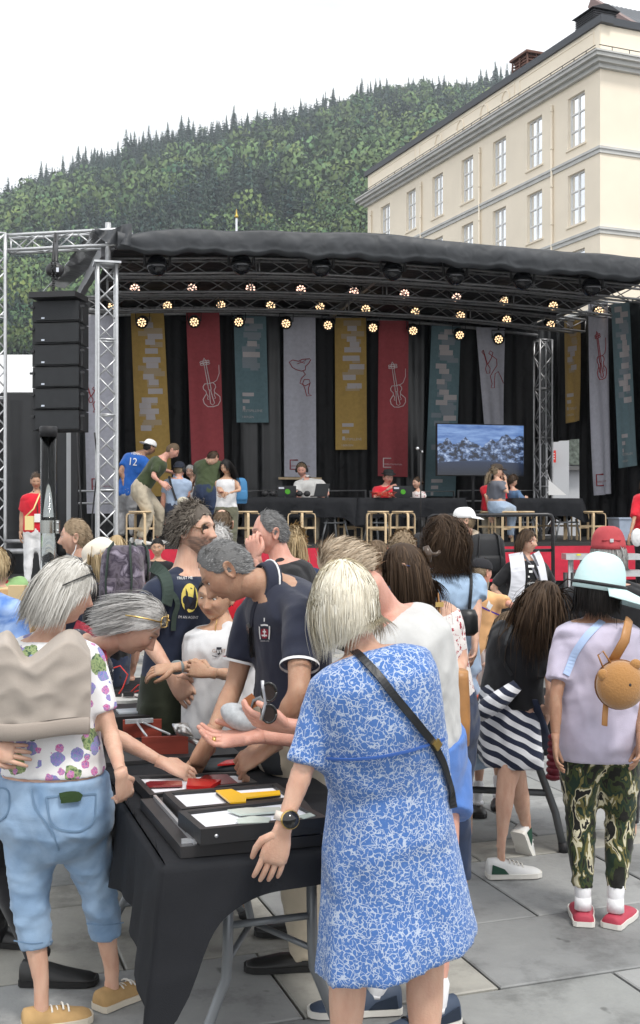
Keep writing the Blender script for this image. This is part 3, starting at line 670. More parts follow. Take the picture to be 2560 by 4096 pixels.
    if top:
        mb = MB(); e = top.get('ease', .012) * .8; rg = torso(mb, P, w, e, top.get('top', .97), top.get('hem', -.14), top.get('flare', .0) * k); 
        skp = top.get('skirt')
        if skp:
            sr = skirt_rings(P, w, e, 0, skp, wav=top.get('wav', .05), rot=top.get('rot', 0), tilt=top.get('tilt', 0)); mb.rings(sr + [lerp(sr[-1], sr[-1].mean(0), .14), lerp(sr[-1], sr[-1].mean(0), .22) + V(0, 0, .05), lerp(sr[-1], sr[-1].mean(0), .9) + V(0, 0, .06)])
        # hollow hem
        h = rg[0]; rg = [lerp(h, h.mean(0), .45) + V(0, 0, .045), lerp(h, h.mean(0), .22) + V(0, 0, .035), lerp(h, h.mean(0), .16), h] + rg[1:]
        mb.rings(rg)
        nc = top.get('neck', 0)
        if nc: mb.tube([lerp(P['neck'], P['chest'], .3), P['neck'] + (nb - P['neck']) * nc], V(.074, .064) * k, 16, round_=False)
        for s in 'LR':
            if s in noarm: continue
            t1 = top.get('sleeve', .30); t1 = t1[s] if isinstance(t1, dict) else t1
            if t1: p, r = arm_pts(P, s, t1, e * top.get('se', 1.0), k, fat=1.03); mb.tube(p, r, 16, cap=True); mb.ell(p[0], V(.050, .050, .050) * k + e * .4); mb.tube([P['neck'] - P['spine'] * .018 * k, lerp(P['neck'], P['sh' + s], .5) - P['spine'] * .012 * k, P['sh' + s]], V(.050, .050, .051) * k * (.9 if fem or child else 1) + e * .35, 12, round_=True)
            else: mb.ell(lerp(P['sh' + s], P['neck'], .35), V(.042, .042, .03) * k)
        tp = remesh(mb, top.get('name', 'shirt'), [top['m']], root, vox, wrinkle(top.get('wr', .011) * (.8 if lod < 2 else 1.2), top.get('ws', 19), seed=int(Y * 100) % 97, stretch=top.get('stretch', (1, 1, .55)), joints=J(['waist', 'elL', 'elR', 'pel'], .16)), smooth=4); P['top'] = tp
        P['topmb'] = tp
        if top.get('collar'):
            cb = MB(); n = 20; a = np.linspace(.35, 2 * math.pi - .35, n); ax = unit(nb - P['neck']); y = unit(P['fw'] - ax * np.dot(P['fw'], ax)); x = np.cross(y, ax); rows = []
            for rr, up_ in ((.058, .030), (.060, .045), (.070, .038), (.082, .004), (.080, -.006)): rows.append(P['neck'] + ax * up_ * k + (np.cos(a)[:, None] * y + np.sin(a)[:, None] * x) * rr * k)
            cb.rings(rows, cap=False, loop=False); cb.build('collar', top['collar'], tp)
            if top.get('trim'): q = MB(); q.tube(rows[-2] + ax * .002, .0035 * k, 5); q.build('collar_trim', top['trim'], tp)
        if top.get('trim'):
            for s in 'LR':
                p, r = arm_pts(P, s, top.get('sleeve', .3), e + .004, k, fat=1.03); q = MB(); dd = unit(p[-1] - p[-2]); q.tube([p[-1] - dd * .004, p[-1] + dd * .006], [r[-1] + .001] * 2, 22, cap=False); q.build('cuff_trim', top['trim'], tp)
    if bot:
        kd = bot.get('kind', 'pants'); e = bot.get('ease', .010); mb = MB()
        if kd == 'pants':
            rg = torso(mb, P, w, e * .6 + .006, .2, -.30)
            rg = [lerp(rg[0], rg[0].mean(0), .45) - V(0, 0, .03), lerp(rg[0], rg[0].mean(0), .15) - V(0, 0, .012)] + rg; mb.rings(rg)
            for s in 'LR':
                p, r = leg_pts(P, s, 0, bot.get('t1', .97), e, fat=(.6 + .4 * fat) * bot.get('fat', 1), flare=bot.get('flare', .3)); mb.tube(p, r, 18, cap=True)
        else:
            pf = bot['skirt']; sr = skirt_rings(P, w, e, 0, pf, wav=bot.get('wav', .05), rot=bot.get('rot', 1)); mb.rings(sr + [lerp(sr[-1], sr[-1].mean(0), .14), lerp(sr[-1], sr[-1].mean(0), .22) + V(0, 0, .05), lerp(sr[-1], sr[-1].mean(0), .9) + V(0, 0, .06)])
        P['bot'] = remesh(mb, bot.get('name', 'trousers'), [bot['m']], root, vox, wrinkle(bot.get('wr', .010), bot.get('ws', 21), seed=int(Y * 77) % 91, stretch=bot.get('stretch', (.8, .8, 1.2)), joints=J(['knL', 'knR', 'anL', 'anR', 'pel'], .14)), smooth=3)
    if socks:
        for s in 'LR': p, r = leg_pts(P, s, socks.get('t0', .86), 1.0, .003, fat=.95 * (.6 + .4 * fat)); q = MB(); q.tube(p, r, 14, round_=True); q.tube([P['an' + s], V(P['an' + s][0], P['an' + s][1], floor + .06)], [.035, .037], 14) if not (shoes or {}).get('pitch' + s) else None; q.build('sock', socks['m'], root)
    if shoes:
        for s in 'LR':
            fd = shoes.get('dir' + s, P['f']); an = P['an' + s]; shoe(root, an, V(fd[0], fd[1], 0) if len(fd) > 1 else fd, shoes['m'], shoes['sole'], L=shoes.get('L', .27) * k ** .8, floor=floor, pitch=shoes.get('pitch' + s, 0), tall=shoes.get('tall', .09), heel=shoes.get('heel', 0), w=shoes.get('w', .048), laces=shoes.get('laces'), patch=shoes.get('patch'))
    if hr:
        q = dict(hr); st = q.pop('style'); m_ = q.pop('m'); tl = q.pop('tail', None); caps = [(P['neck'] - P['spine'] * .02, P['pel'], .125 * k * (fat * .5 + .5)), (P['shL'], P['shR'], .075 * k), (nb, P['neck'], .055 * k)] if STY[st]['L'] > .15 or (q.get('length') or 0) > .12 else ()
        q.setdefault('seed', int(Y * 131) % 999); P['hair'] = hair(root, C, M, sc, st, m_, lod=lod, caps=caps, **q)
        if tl: tail(root, C, M, sc, tl.pop('start', (0, -.11, .03)), m_, **tl)
    return P
def strap(P, pts, m, w=.02, th=.006, name='strap', parent=None):
    mb = MB(); mb.tube(pts, w, 8, flat=th / w, cap=True); return mb.build(name, m, parent or P['root'])
# ---------------------------------------------------------------- terrain, forest, plaza
GR = mat('slate_ground', (.06, .06, .058), .9, var=.3)
mb = MB(); n = 24
gx = np.linspace(-300, 300, n); gy = np.concatenate([np.linspace(-8, 60, 12), np.linspace(70, 420, 12)])
P_ = [(x, y, -.03) for y in gy for x in gx]; mb.add(P_, [(j * n + i, j * n + i + 1, (j + 1) * n + i + 1, (j + 1) * n + i) for j in range(len(gy) - 1) for i in range(n - 1)])
plaza = tag(mb.build('plaza_ground', GR), kind='structure')
# paving slabs, laid in courses
PA = R(19); pu = V(math.cos(PA), math.sin(PA), 0); pv = V(-math.sin(PA), math.cos(PA), 0)
def slabmat(name, c):
    m = mat(name, c, .62, var=.16, vscale=1.3, bump=.5, bscale=38, spec=.4); N, L, b = nodes(m)
    src = b.inputs['Base Color'].links[0].from_socket; t = N.new('ShaderNodeTexCoord')
    n1 = N.new('ShaderNodeTexNoise'); n1.inputs['Scale'].default_value = 3.1; n1.inputs['Detail'].default_value = 8; n1.inputs['Roughness'].default_value = .68; L.new(t.outputs['Object'], n1.inputs['Vector'])
    r1 = ramp(N, [(.36, (.62, .62, .62)), (.5, (1, 1, 1)), (.7, (1.16, 1.16, 1.15))]); L.new(n1.outputs['Fac'], r1.inputs['Fac'])
    x = N.new('ShaderNodeMix'); x.data_type = 'RGBA'; x.blend_type = 'MULTIPLY'; x.inputs['Factor'].default_value = .9; L.new(src, x.inputs['A']); L.new(r1.outputs['Color'], x.inputs['B'])
    v = N.new('ShaderNodeTexVoronoi'); v.inputs['Scale'].default_value = 3.4; mpn = N.new('ShaderNodeVectorMath'); mpn.operation = 'ADD'; n2 = N.new('ShaderNodeTexNoise'); n2.inputs['Scale'].default_value = 9; L.new(t.outputs['Object'], n2.inputs['Vector'])
    s2 = N.new('ShaderNodeVectorMath'); s2.operation = 'SCALE'; s2.inputs['Scale'].default_value = .16; L.new(n2.outputs['Color'], s2.inputs[0]); L.new(t.outputs['Object'], mpn.inputs[0]); L.new(s2.outputs[0], mpn.inputs[1]); L.new(mpn.outputs[0], v.inputs['Vector'])
    r2 = ramp(N, [(.045, (.45, .45, .44)), (.085, (1, 1, 1))]); L.new(v.outputs['Distance'], r2.inputs['Fac'])
    y = N.new('ShaderNodeMix'); y.data_type = 'RGBA'; y.blend_type = 'MULTIPLY'; y.inputs['Factor'].default_value = .8; L.new(x.outputs['Result'], y.inputs['A']); L.new(r2.outputs['Color'], y.inputs['B']); L.new(y.outputs['Result'], b.inputs['Base Color']); return m
SL = [slabmat('slate_slab_grey', (.31, .315, .312)), slabmat('slate_slab_dark', (.24, .246, .246)), slabmat('slate_slab_warm', (.34, .332, .30)), slabmat('slate_slab_green', (.275, .283, .276))]
slabs = []; vv = -4.0; row = 0
while vv < 20:
    h = [.62, .78, .30, .70, .92, .55][row % 6]; u0 = -14 + rng.uniform(0, 1)
    while u0 < 16:
        w_ = rng.uniform(.6, 1.15) if h > .35 else rng.uniform(1.2, 1.9); c = pu * (u0 + w_ / 2) + pv * (vv + h / 2)
        if c[1] > 2.2 and abs(c[0]) < c[1] * .32 + .9 and c[1] < 17: slabs.append((c[1], c, w_, h))
        u0 += w_
    vv += h; row += 1
slabs.sort(key=lambda q: q[0])
def slabgeo(mb, c, w, h, b=.006, g=.0055):
    x, y = (w / 2 - g) , (h / 2 - g); tz = rng.uniform(-.0015, .0015); q = []
    for dx, z in ((0, -.04), (0, -.004), (b, 0)):
        for sx, sy in ((-1, -1), (1, -1), (1, 1), (-1, 1)): q.append(c + pu * sx * (x - dx) + pv * sy * (y - dx) + V(0, 0, z + tz))
    mb.add(q, [(0, 1, 5, 4), (1, 2, 6, 5), (2, 3, 7, 6), (3, 0, 4, 7), (4, 5, 9, 8), (5, 6, 10, 9), (6, 7, 11, 10), (7, 4, 8, 11), (8, 9, 10, 11)], int(rng.integers(0, 4)) if h > .35 else 2, False)
for q in slabs[:280]:
    mb = MB(); slabgeo(mb, q[1], q[2], q[3]); k = mb.m[0]; mb.m = [0] * len(mb.m); mb.build('paving_slab', SL[k], plaza)
mb = MB()
for q in slabs[280:]: slabgeo(mb, q[1], q[2], q[3])
if mb.n: tag(mb.build('paving', SL, plaza), kind='stuff')

# hill : terrain sheet whose crest follows the photographed ridge
RX = V(-700, 0, 170, 320, 508, 677, 847, 1016, 1168, 1354, 1490, 1693, 1828, 1980, 2057, 2300, 2600, 3300); RY = V(900, 752, 690, 640, 573, 520, 486, 455, 420, 386, 350, 318, 328, 305, 290, 270, 300, 420)
def hill_z(x, y):
    k = x / max(y, 1); px = k * F + CX; zr = 1.75 + (2048 - np.interp(px, RX, RY) - 50) / F * 1000
    t = np.clip((y - 330) / 670, 0, 1); und = 9 * noise.noise(Vector((x * .012, y * .012, 0))) + 4 * noise.noise(Vector((x * .035, y * .035, 3)))
    z = zr * (t ** .92) + und * min(1, t * 4) * (1 - t ** 6)
    if y > 1000: z = zr - (y - 1000) * .25
    return z
ks = np.linspace(-.46, .46, 90); ys = np.concatenate([np.linspace(300, 1000, 42), np.linspace(1030, 1500, 6)])
P_ = [(k * y, y, hill_z(k * y, y) - .2) for y in ys for k in ks]; n = len(ks); mb = MB()
mb.add(P_, [(j * n + i, j * n + i + 1, (j + 1) * n + i + 1, (j + 1) * n + i) for j in range(len(ys) - 1) for i in range(n - 1)])
tag(mb.build('hillside', mat('forest_floor', (.03, .045, .02), .95, var=.4, vscale=.05)), kind='structure')
def leafmat(name, c):
    m = mat(name, c, .7, spec=.15); N, L, b = nodes(m); a = N.new('ShaderNodeAttribute'); a.attribute_name = 'tint'
    x = N.new('ShaderNodeMix'); x.data_type = 'RGBA'; x.blend_type = 'MULTIPLY'; x.inputs['Factor'].default_value = 1; x.inputs['A'].default_value = (*c, 1); L.new(a.outputs['Color'], x.inputs['B']); L.new(x.outputs['Result'], b.inputs['Base Color']); return m
CON = leafmat('spruce_needles', (.042, .074, .052)); DEC = leafmat('deciduous_leaves', (.110, .175, .065))
def conifer(r_, n_w=9, per=8):
    v = []; f = []; hs = np.linspace(.06, .97, n_w)
    for i, h in enumerate(hs):
        R0 = .235 * (1 - h) ** .8 + .012
        for k in range(per if h < .7 else per - 3):
            a = 2 * math.pi * (k + r_.random()) / per; rr = R0 * r_.uniform(.65, 1.2); d = V(math.cos(a), math.sin(a), 0); s_ = V(-d[1], d[0], 0); dr = r_.uniform(.03, .08)
            w = rr * .55 + .01; b = len(v); v += [V(0, 0, h + .035), d * rr * .6 + s_ * w * .5 + V(0, 0, h - dr * .4), d * rr + V(0, 0, h - dr), d * rr * .6 - s_ * w * .5 + V(0, 0, h - dr * .4)]; f.append((b, b + 1, b + 2, b + 3))
    b = len(v); v += [V(-.008, 0, .9), V(.008, 0, .9), V(0, 0, 1.03)]; f.append((b, b + 1, b + 2)); return V(v), f
def broadleaf(r_, n_l=7, per=26, fs=1):
    v = []; f = []
    lobes = [(V(r_.normal() * .2, r_.normal() * .2, r_.uniform(.35, .8)), r_.uniform(.18, .3)) for _ in range(n_l)]
    for c, r in lobes:
        d = unit(r_.normal(size=(per, 3))); 
        for q in d:
            if q[2] < -.5: continue
            p = c + q * r * r_.uniform(.75, 1.08); t = unit(np.cross(q, r_.normal(size=3))); u = np.cross(q, t); s_ = fs * r * r_.uniform(.22, .36); tl = unit(q + r_.normal(size=3) * .4)
            t = unit(np.cross(tl, t)); u = np.cross(tl, t); b = len(v); v += [p + t * s_, p + u * s_ * .8, p - t * s_ * .9, p - u * s_]; f.append((b, b + 1, b + 2, b + 3))
    return V(v), f
cons = [conifer(np.random.default_rng(i), 7, 7) for i in range(5)]; decs = [broadleaf(np.random.default_rng(40 + i), 6, 22, 1.0) for i in range(5)] + [broadleaf(np.random.default_rng(60 + i), 8, 38, .62) for i in range(5)]
pts = []; r_ = np.random.default_rng(5)
while len(pts) < 5300:
    y = 330 + 690 * r_.random() ** .8; k = r_.uniform(-.31, .21 if y > 400 else .05); x = k * y
    z = hill_z(x, y); py = 2048 - (z - 1.75) / y * F
    if py > 1480 or (k > .15 and py > 650): continue
    t = (y - 330) / 670; nz = noise.noise(Vector((x * .016, y * .016, 7))) ; n2 = noise.noise(Vector((x * .006, y * .006, 17))); con = (t * 1.0 - .42 + nz * .75 + n2 * .9 + r_.normal() * .28 - (.25 if .0 < k < .2 else 0)) > 0
    pts.append((x, y, z, con))
def add_tree(Vs, Fs, Cs, n0, x, y, z, con, r_):
    vv_, ff = (cons if con else decs)[r_.integers(0, 5) + (5 if not con and y < 610 else 0)]; a = r_.uniform(0, 6.3); c, s_ = math.cos(a), math.sin(a); h = (r_.uniform(14, 27) if con else r_.uniform(13, 24)) * (1 - .42 * max(0, min(1, (y - 860) / 90))); w = h * (1.0 if con else .92)
    p = np.stack([(vv_[:, 0] * c - vv_[:, 1] * s_) * w + x, (vv_[:, 0] * s_ + vv_[:, 1] * c) * w + y, vv_[:, 2] * h + z - 1], 1)
    Vs.append(p); nl = np.stack([p[:, 0] - x, p[:, 1] - y, np.zeros(len(p))], 1); nl = unit(unit(nl) * (1 if con else .9) + V(0, 0, .25) if con else p - V(x, y, z + h * .45)); Ns_.append(unit(nl + r_.normal(size=nl.shape) * .25)); Fs += [tuple(i + n0 for i in q) for q in ff]; sh = r_.uniform(.6, 1.3) * (1 + .25 * noise.noise(Vector((x * .02, y * .02, 31)))); hue = V(1, 1, 1) + V(.35, .12, -.1) * r_.normal() * .5
    cc = np.clip(sh * hue * 1.0, .35, 1.8)[None, :] * np.repeat(r_.uniform(.88, 1.12, (len(vv_) // 4 + 1, 1)), 4, 0)[:len(vv_)]; Cs.append(np.concatenate([cc, np.ones((len(vv_), 1))], 1)); return n0 + len(vv_)
for con, nm, m in ((True, 'spruce_forest', CON), (False, 'broadleaf_forest', DEC)):
    Vs, Fs, Cs, n0 = [], [], [], 0; Ns_ = []
    for x, y, z, c in pts:
        if c == con: n0 = add_tree(Vs, Fs, Cs, n0, x, y, z, c, r_)
    VA, NA = np.concatenate(Vs), np.concatenate(Ns_); q4 = [f + (f[-1],) if len(f) == 3 else f for f in Fs]; F4 = np.array(q4); bad = np.sum(np.cross(VA[F4[:, 1]] - VA[F4[:, 0]], VA[F4[:, 2]] - VA[F4[:, 0]]) * NA[F4[:, 0]], 1) < 0; Fs = [f[::-1] if b_ else f for f, b_ in zip(Fs, bad)]
    me = bpy.data.meshes.new(nm); me.from_pydata(VA.tolist(), [], Fs); me.polygons.foreach_set('use_smooth', [True] * len(Fs)); me.normals_split_custom_set_from_vertices(np.concatenate(Ns_).tolist()); at_ = me.attributes.new('tint', 'FLOAT_COLOR', 'POINT'); at_.data.foreach_set('color', np.concatenate(Cs).ravel().astype(np.float32)); me.materials.append(m)
    o = bpy.data.objects.new(nm, me); COL.objects.link(o); tag(o, 'dark spruce wood covering the upper hillside' if con else 'bright green broadleaf wood covering the lower hillside', 'forest', kind='stuff')
# skyline conifers one can tell apart: a tree each
protos = []
for i in range(6):
    vv_, ff = conifer(np.random.default_rng(90 + i), 14, 9); me = bpy.data.meshes.new('spruce_crown'); me.from_pydata(vv_.tolist(), [], ff); me.materials.append(CON)
    c = me.attributes.new('tint', 'FLOAT_COLOR', 'POINT'); rr = np.repeat(np.random.default_rng(i).uniform(.6, 1.15, (len(vv_) // 4 + 1, 1)), 4, 0)[:len(vv_)]; c.data.foreach_set('color', np.concatenate([rr] * 3 + [np.ones((len(vv_), 1))], 1).ravel().astype(np.float32)); protos.append(me)
for px in np.concatenate([np.sort(np.concatenate([np.linspace(10, 2080, 125), r_.choice([150, 360, 560, 690, 1230, 1500, 1560, 1730, 1990, 2040], 45) + r_.normal(size=45) * 30])) + r_.normal(size=170) * 7]):
    y = r_.uniform(940, 1005); x = (px - CX) / F * y; h = 12 + 14 * r_.random() ** 1.6 + 4 * noise.noise(Vector((px * .011, 0, 0)))
    o = bpy.data.objects.new('spruce_tree', protos[r_.integers(0, 6)]); COL.objects.link(o); o.location = (x, y, hill_z(x, y) - 1.5); w = h * r_.uniform(.75, 1.1); o.scale = (w, w, h); o.rotation_euler = (0, 0, r_.uniform(0, 6)); tag(o, 'dark spruce standing on the skyline of the wooded hill', 'tree', 'spruces along the ridge of the hill')

# ---------------------------------------------------------------- cream office building on the right
BF = V(12.8, 52.0, 0); bd = V(-math.sin(R(22.2)), math.cos(R(22.2)), 0); br = V(math.cos(R(22.2)), math.sin(R(22.2)), 0)   # along the long front, along the right front
CREAM = mat('cream_render', (.86, .77, .63), .85, var=.04, vscale=.6, bump=.25, bscale=8); TRIM = mat('grey_stone_trim', (.55, .55, .53), .8, var=.08, vscale=2); ZINC = mat('dark_zinc', (.07, .075, .085), .5, .3)
FRM = mat('white_window_frame', (.75, .75, .74), .5); GLASS = mat('window_glass', (.88, .90, .92), .08, .85, spec=.8); BRN = mat('brown_brick', (.17, .09, .07), .8, var=.2, vscale=6)
bld = empty('office_building', BF, 'cream rendered office building with grey cornices behind the stage roof', 'building')
def bq(t, z, out=0, right=False):                      # point on a front: t along it, height z, out = towards the outside
    return BF + (br * t if right else bd * t) + (-bd if right else -br) * out + V(0, 0, z)
def bbox(mb, t0, t1, z0, z1, o0, o1, right=False, m=0):
    P = [bq(t, z, o, right) for z in (z0, z1) for t, o in ((t0, o0), (t1, o0), (t1, o1), (t0, o1))]
    mb.add(P, [(0, 3, 2, 1), (4, 5, 6, 7), (0, 1, 5, 4), (1, 2, 6, 5), (2, 3, 7, 6), (3, 0, 4, 7)], m, False)
def tpx(px):
    k = (px - CX) / F; return (BF[0] - k * BF[1]) / (k * bd[1] - bd[0])
def bz(px, py, t=None):
    t = tpx(px) if t is None else t; return 1.75 + (2048 - py) / F * (BF[1] + bd[1] * t)
LEN = 25.5; ZC = bz(2408, 242, 0); ZR = 1.75 + (2048 - 95) / F * 52 ; STO = 3.68
wcols = [(1523, 1559, 985), (1625, 1662, 0), (1729, 1771, 0), (1846, 1892, 0), (1971, 2023, 0), (2108, 2168, 0), (2271, 2339, 0)]
wt = [(tpx(b), tpx(a)) for a, b, _ in wcols]; wz1 = bz(2339, 358, wt[-1][0]); wz0 = bz(2339, 552, wt[-1][0]); wz0 = wz1 - 2.45
# wall as piers and strips, so that the windows sit in real openings
WALLT = .35; levels = [(wz0 - STO * i, wz1 - STO * i) for i in range(5)]
wb = MB(); tl = sorted([(a, b) for a, b in wt]); edges = [0.0] + [e for a, b in tl for e in (a, b)] + [LEN]
zs = sorted([z for l in levels for z in l]); 
for i in range(0, len(edges), 2): bbox(wb, edges[i], edges[i + 1], 0, ZC, -WALLT, 0)
for a, b in tl:
    zz = [0] + zs + [ZC]
    for i in range(0, len(zz), 2): bbox(wb, a, b, zz[i], zz[i + 1], -WALLT, 0)
rw = [(3.1, 4.3), (6.6, 7.8), (10, 11.2)]; edges = [0.0] + [e for a, b in rw for e in (a, b)] + [16]
for i in range(0, len(edges), 2): bbox(wb, edges[i] + (WALLT if i == 0 else 0), edges[i + 1], 0, ZC, -WALLT, 0, True)
for a, b in rw:
    zz = [0] + zs + [ZC]
    for i in range(0, len(zz), 2): bbox(wb, a, b, zz[i], zz[i + 1], -WALLT, 0, True)
bbox(wb, 0.6, LEN - .6, 0, ZC - .5, -15, -.9)             # dark core behind the openings
wb.build('wall', CREAM, bld)
def window(a, b, z0, z1, right=False):
    f = MB(); w = .07; bbox(f, a, a + w, z0, z1, -.24, -.16, right); bbox(f, b - w, b, z0, z1, -.24, -.16, right); bbox(f, a + w, b - w, z1 - w, z1, -.24, -.16, right); bbox(f, a + w, b - w, z0, z0 + w, -.24, -.16, right)
    mid = (a + b) / 2; bbox(f, mid - .045, mid + .045, z0 + w, z1 - w, -.235, -.155, right)
    for k in (1, 2): zz = z0 + (z1 - z0) * k / 3; bbox(f, a + w, mid - .045, zz - .035, zz + .035, -.235, -.16, right); bbox(f, mid + .045, b - w, zz - .035, zz + .035, -.235, -.16, right)
    fr = f.build('window', FRM, bld)
    for i in range(2):
        for k in range(3):
            g = MB(); x0, x1 = (a + w, mid - .045) if i == 0 else (mid + .045, b - w); h = (z1 - z0) / 3; bbox(g, x0, x1, z0 + h * k + .03, z0 + h * (k + 1) - .03, -.215, -.205, right); g.build('pane', GLASS, fr)
    s_ = MB(); bbox(s_, a - .12, b + .12, z0 - .09, z0 - .002, -.15, .07, right); s_.build('sill', CREAM, fr)
for a, b in tl:
    for z0, z1 in levels[:3]: window(a, b, z0, z1)
for a, b in rw[:1]:
    for z0, z1 in levels[:3]: window(a, b, z0, z1, True)
c = MB()
for o0, o1, z0, z1 in ((0, .2, ZC - .38, ZC - .2), (0, .42, ZC - .2, ZC - .02), (0, .62, ZC - .02, ZC + .14), (0, .70, ZC + .14, ZC + .22)):
    bbox(c, -o1, LEN + o1, z0, z1, .002, o1); bbox(c, .002, 16, z0, z1, .003, o1 - .003, True)
c.build('cornice', TRIM, bld)
for i in range(3):
    z = wz0 - .62 - STO * i; c = MB()
    for o1, z0, z1 in ((.07, z - .22, z - .04), (.13, z - .04, z + .08)): bbox(c, -o1, LEN + o1, z0, z1, .002, o1); bbox(c, .004, 16, z0, z1, .003, o1 - .002, True)
    c.build('belt_course', TRIM, bld)
c = MB(); bbox(c, -.0, LEN, ZC + .22, ZR, -.3, -.02); bbox(c, .0, 16, ZC + .22, ZR - .003, -.3, -.024, True); c.build('attic_wall', CREAM, bld)
c = MB()
for a, b in ((.5, 6.8), (7.3, 18), (18.6, LEN - .5)):
    for z in (ZC + .45, ZR - .22): bbox(c, a, b, z, z + .06, -.018, .012)
    for t in (a, b): bbox(c, t, t + .06, ZC + .512, ZR - .222, -.018, .010)
c.build('attic_moulding', CREAM, bld)
for t in (8.2, 10.4, 13.0, 15.6): 
    c = MB(); a = np.arange(21) * 2 * math.pi / 20; c.tube([bq(t + .38 * math.cos(q), (ZC + .22 + ZR) / 2 + .48 * math.sin(q), .0) for q in a], .05, 6); c.build('oval_ornament', CREAM, bld)
c = MB(); bbox(c, -.25, LEN + .25, ZR, ZR + .34, -.6, .12); bbox(c, .02, 16, ZR + .003, ZR + .338, -.6, .118, True); c.build('roof_edge', ZINC, bld)
c = MB(); P = [bq(0, ZR + .34, -.3), bq(LEN, ZR + .34, -.3), bq(LEN, ZR + .6, -14), bq(0, ZR + .6, -14)]; c.add(P, [(0, 1, 2, 3)], 0, False); c.build('roof', ZINC, bld)
rl = MB(); zt = ZC + .42
for t in np.arange(.2, LEN, .95): beam(rl, bq(t, ZC + .2, .62), bq(t, zt, .62), .03); beam(rl, bq(t, zt, .62), bq(t + .2, ZC + .22, .5), .03)
rl.tube([bq(-.5, zt, .62), bq(LEN + .5, zt, .62)], .022, 6); rl.tube([bq(-.5, zt - .12, .62), bq(LEN + .5, zt - .12, .62)], .018, 6)
for t in np.arange(.2, 12, .95): beam(rl, bq(t, ZC + .2, .62, True), bq(t, zt, .62, True), .03)
rl.tube([bq(-.5, zt, .62, True), bq(12, zt, .62, True)], .022, 6); rl.build('snow_rail', BLK, bld)
for px in (1488, 1688, 1923, 2213):
    c = MB(); t = tpx(px); c.tube([bq(t, 0, .09), bq(t, ZC - .8, .09)], .055, 8)
    for z in np.arange(1, ZC - 1, 1.84): c.tube([bq(t, z, .09), bq(t, z + .08, .09)], .075, 8)
    c.build('downpipe', CREAM, bld)
for px, py in ((2298, 334), (2075, 468), (1990, 520)):
    t = tpx(px); z = bz(px, py, t); c = MB()
    for dt in (0, .2): 
        for dz in (0, .16): bbox(c, t + dt, t + dt + .15, z + dz, z + dz + .12, .0, .02)
    c.build('air_brick', mat('terracotta_grille', (.34, .2, .14), .8), bld)
# roof vents and the tiled roof beyond
ch = MB(); c0 = bq(2.0, ZR + .34, -1.2)
for i in range(9): z = ZR + .5 + i * .2; P = None; f_ = frame(bd); ch.box(c0 + V(0, 0, .12 + i * .10), (1.3, 1.5, .045), f_)
ch.box(c0 + V(0, 0, .5), (1.15, 1.4, .95), frame(bd)); ch.prism([(-.8, 0), (.8, 0), (.12, .26), (-.12, .26)], c0 + V(0, 0, 1.0) - bd * .85, br, (0, 0, 1), -1.7); ch.build('ventilation_hood', mat('vent_metal', (.045, .045, .05), .5, .4), bld)
ch = MB(); c0 = bq(8.3, ZR + .3, -1.5)
for i in range(6): ch.box(c0 + V(0, 0, .42 + i * .16), (1.05, 1.4, .06), frame(bd))
for sx in (-1, 0, 1):
    for sy in (-1, 0, 1): ch.box(c0 + br * sx * .55 + bd * sy * .72 + V(0, 0, .7), (.07, .07, 1.4), frame(bd))
ch.box(c0 + V(0, 0, 1.42), (1.35, 1.7, .12), frame(bd)); ch.box(c0 + V(0, 0, .7), (.9, 1.2, 1.3), frame(bd)); ch.build('chimney', BRN, bld)
tr = MB(); tile = mat('glazed_roof_tiles', (.11, .12, .135), .3, .2, spec=.7); O_ = bq(2.2, ZR + .35, -3.0, True) + br * 3.0; sl = unit(bd * .8 + V(0, 0, .62))
O_ = bq(3.9, ZR + .45, -1.2, True)
for i in range(26):
    p = O_ + br * i * .28; tr.tube([p, p + sl * 5.5], .12, 6)
tr.prism([(0, 0), (7.5, 0), (7.5, 5.5), (0, 5.5)], O_ - V(0, 0, .05), br, sl, .05); tr.build('tiled_roof', tile, bld)
tr = MB(); beam(tr, O_ - br * .3, O_ - br * .3 + sl * 5.6, .35, .5); tr.build('gable_flashing', mat('copper_flashing', (.25, .18, .17), .6, .2), bld)
# flag pole top behind the stage
fp = empty('flagpole', (at(946, 860, 40)[0], 40, 0), 'slim flagpole with a gilded finial rising behind the stage roof', 'flagpole')
c = MB(); x0 = at(946, 900, 40)[0]; c.tube([(x0, 40, 0), (x0, 40, at(0, 872, 40)[2])], [.06, .035], 8); c.build('pole', mat('white_pole', (.6, .62, .68), .4), fp)
c = MB(); z0 = at(0, 872, 40)[2]; c.tube([(x0, 40, z0), (x0, 40, z0 + .07), (x0, 40, z0 + .11), (x0, 40, z0 + .32)], [.05, .07, .035, .008], 8); c.build('finial', mat('gilding', (.6, .42, .1), .3, .8), fp)

hz = MB(); hz.box((0, 740, 235), (1400, 1700, 480)); HZ = bpy.data.materials.new('haze_air'); HZ.use_nodes = True; N, L = HZ.node_tree.nodes, HZ.node_tree.links; N.clear()
vo = N.new('ShaderNodeVolumePrincipled'); vo.inputs['Color'].default_value = (.84, .92, 1, 1); vo.inputs['Density'].default_value = .00023; vo.inputs['Anisotropy'].default_value = .3; out = N.new('ShaderNodeOutputMaterial'); L.new(vo.outputs[0], out.inputs['Volume'])
tag(hz.build('haze', HZ), kind='stuff')
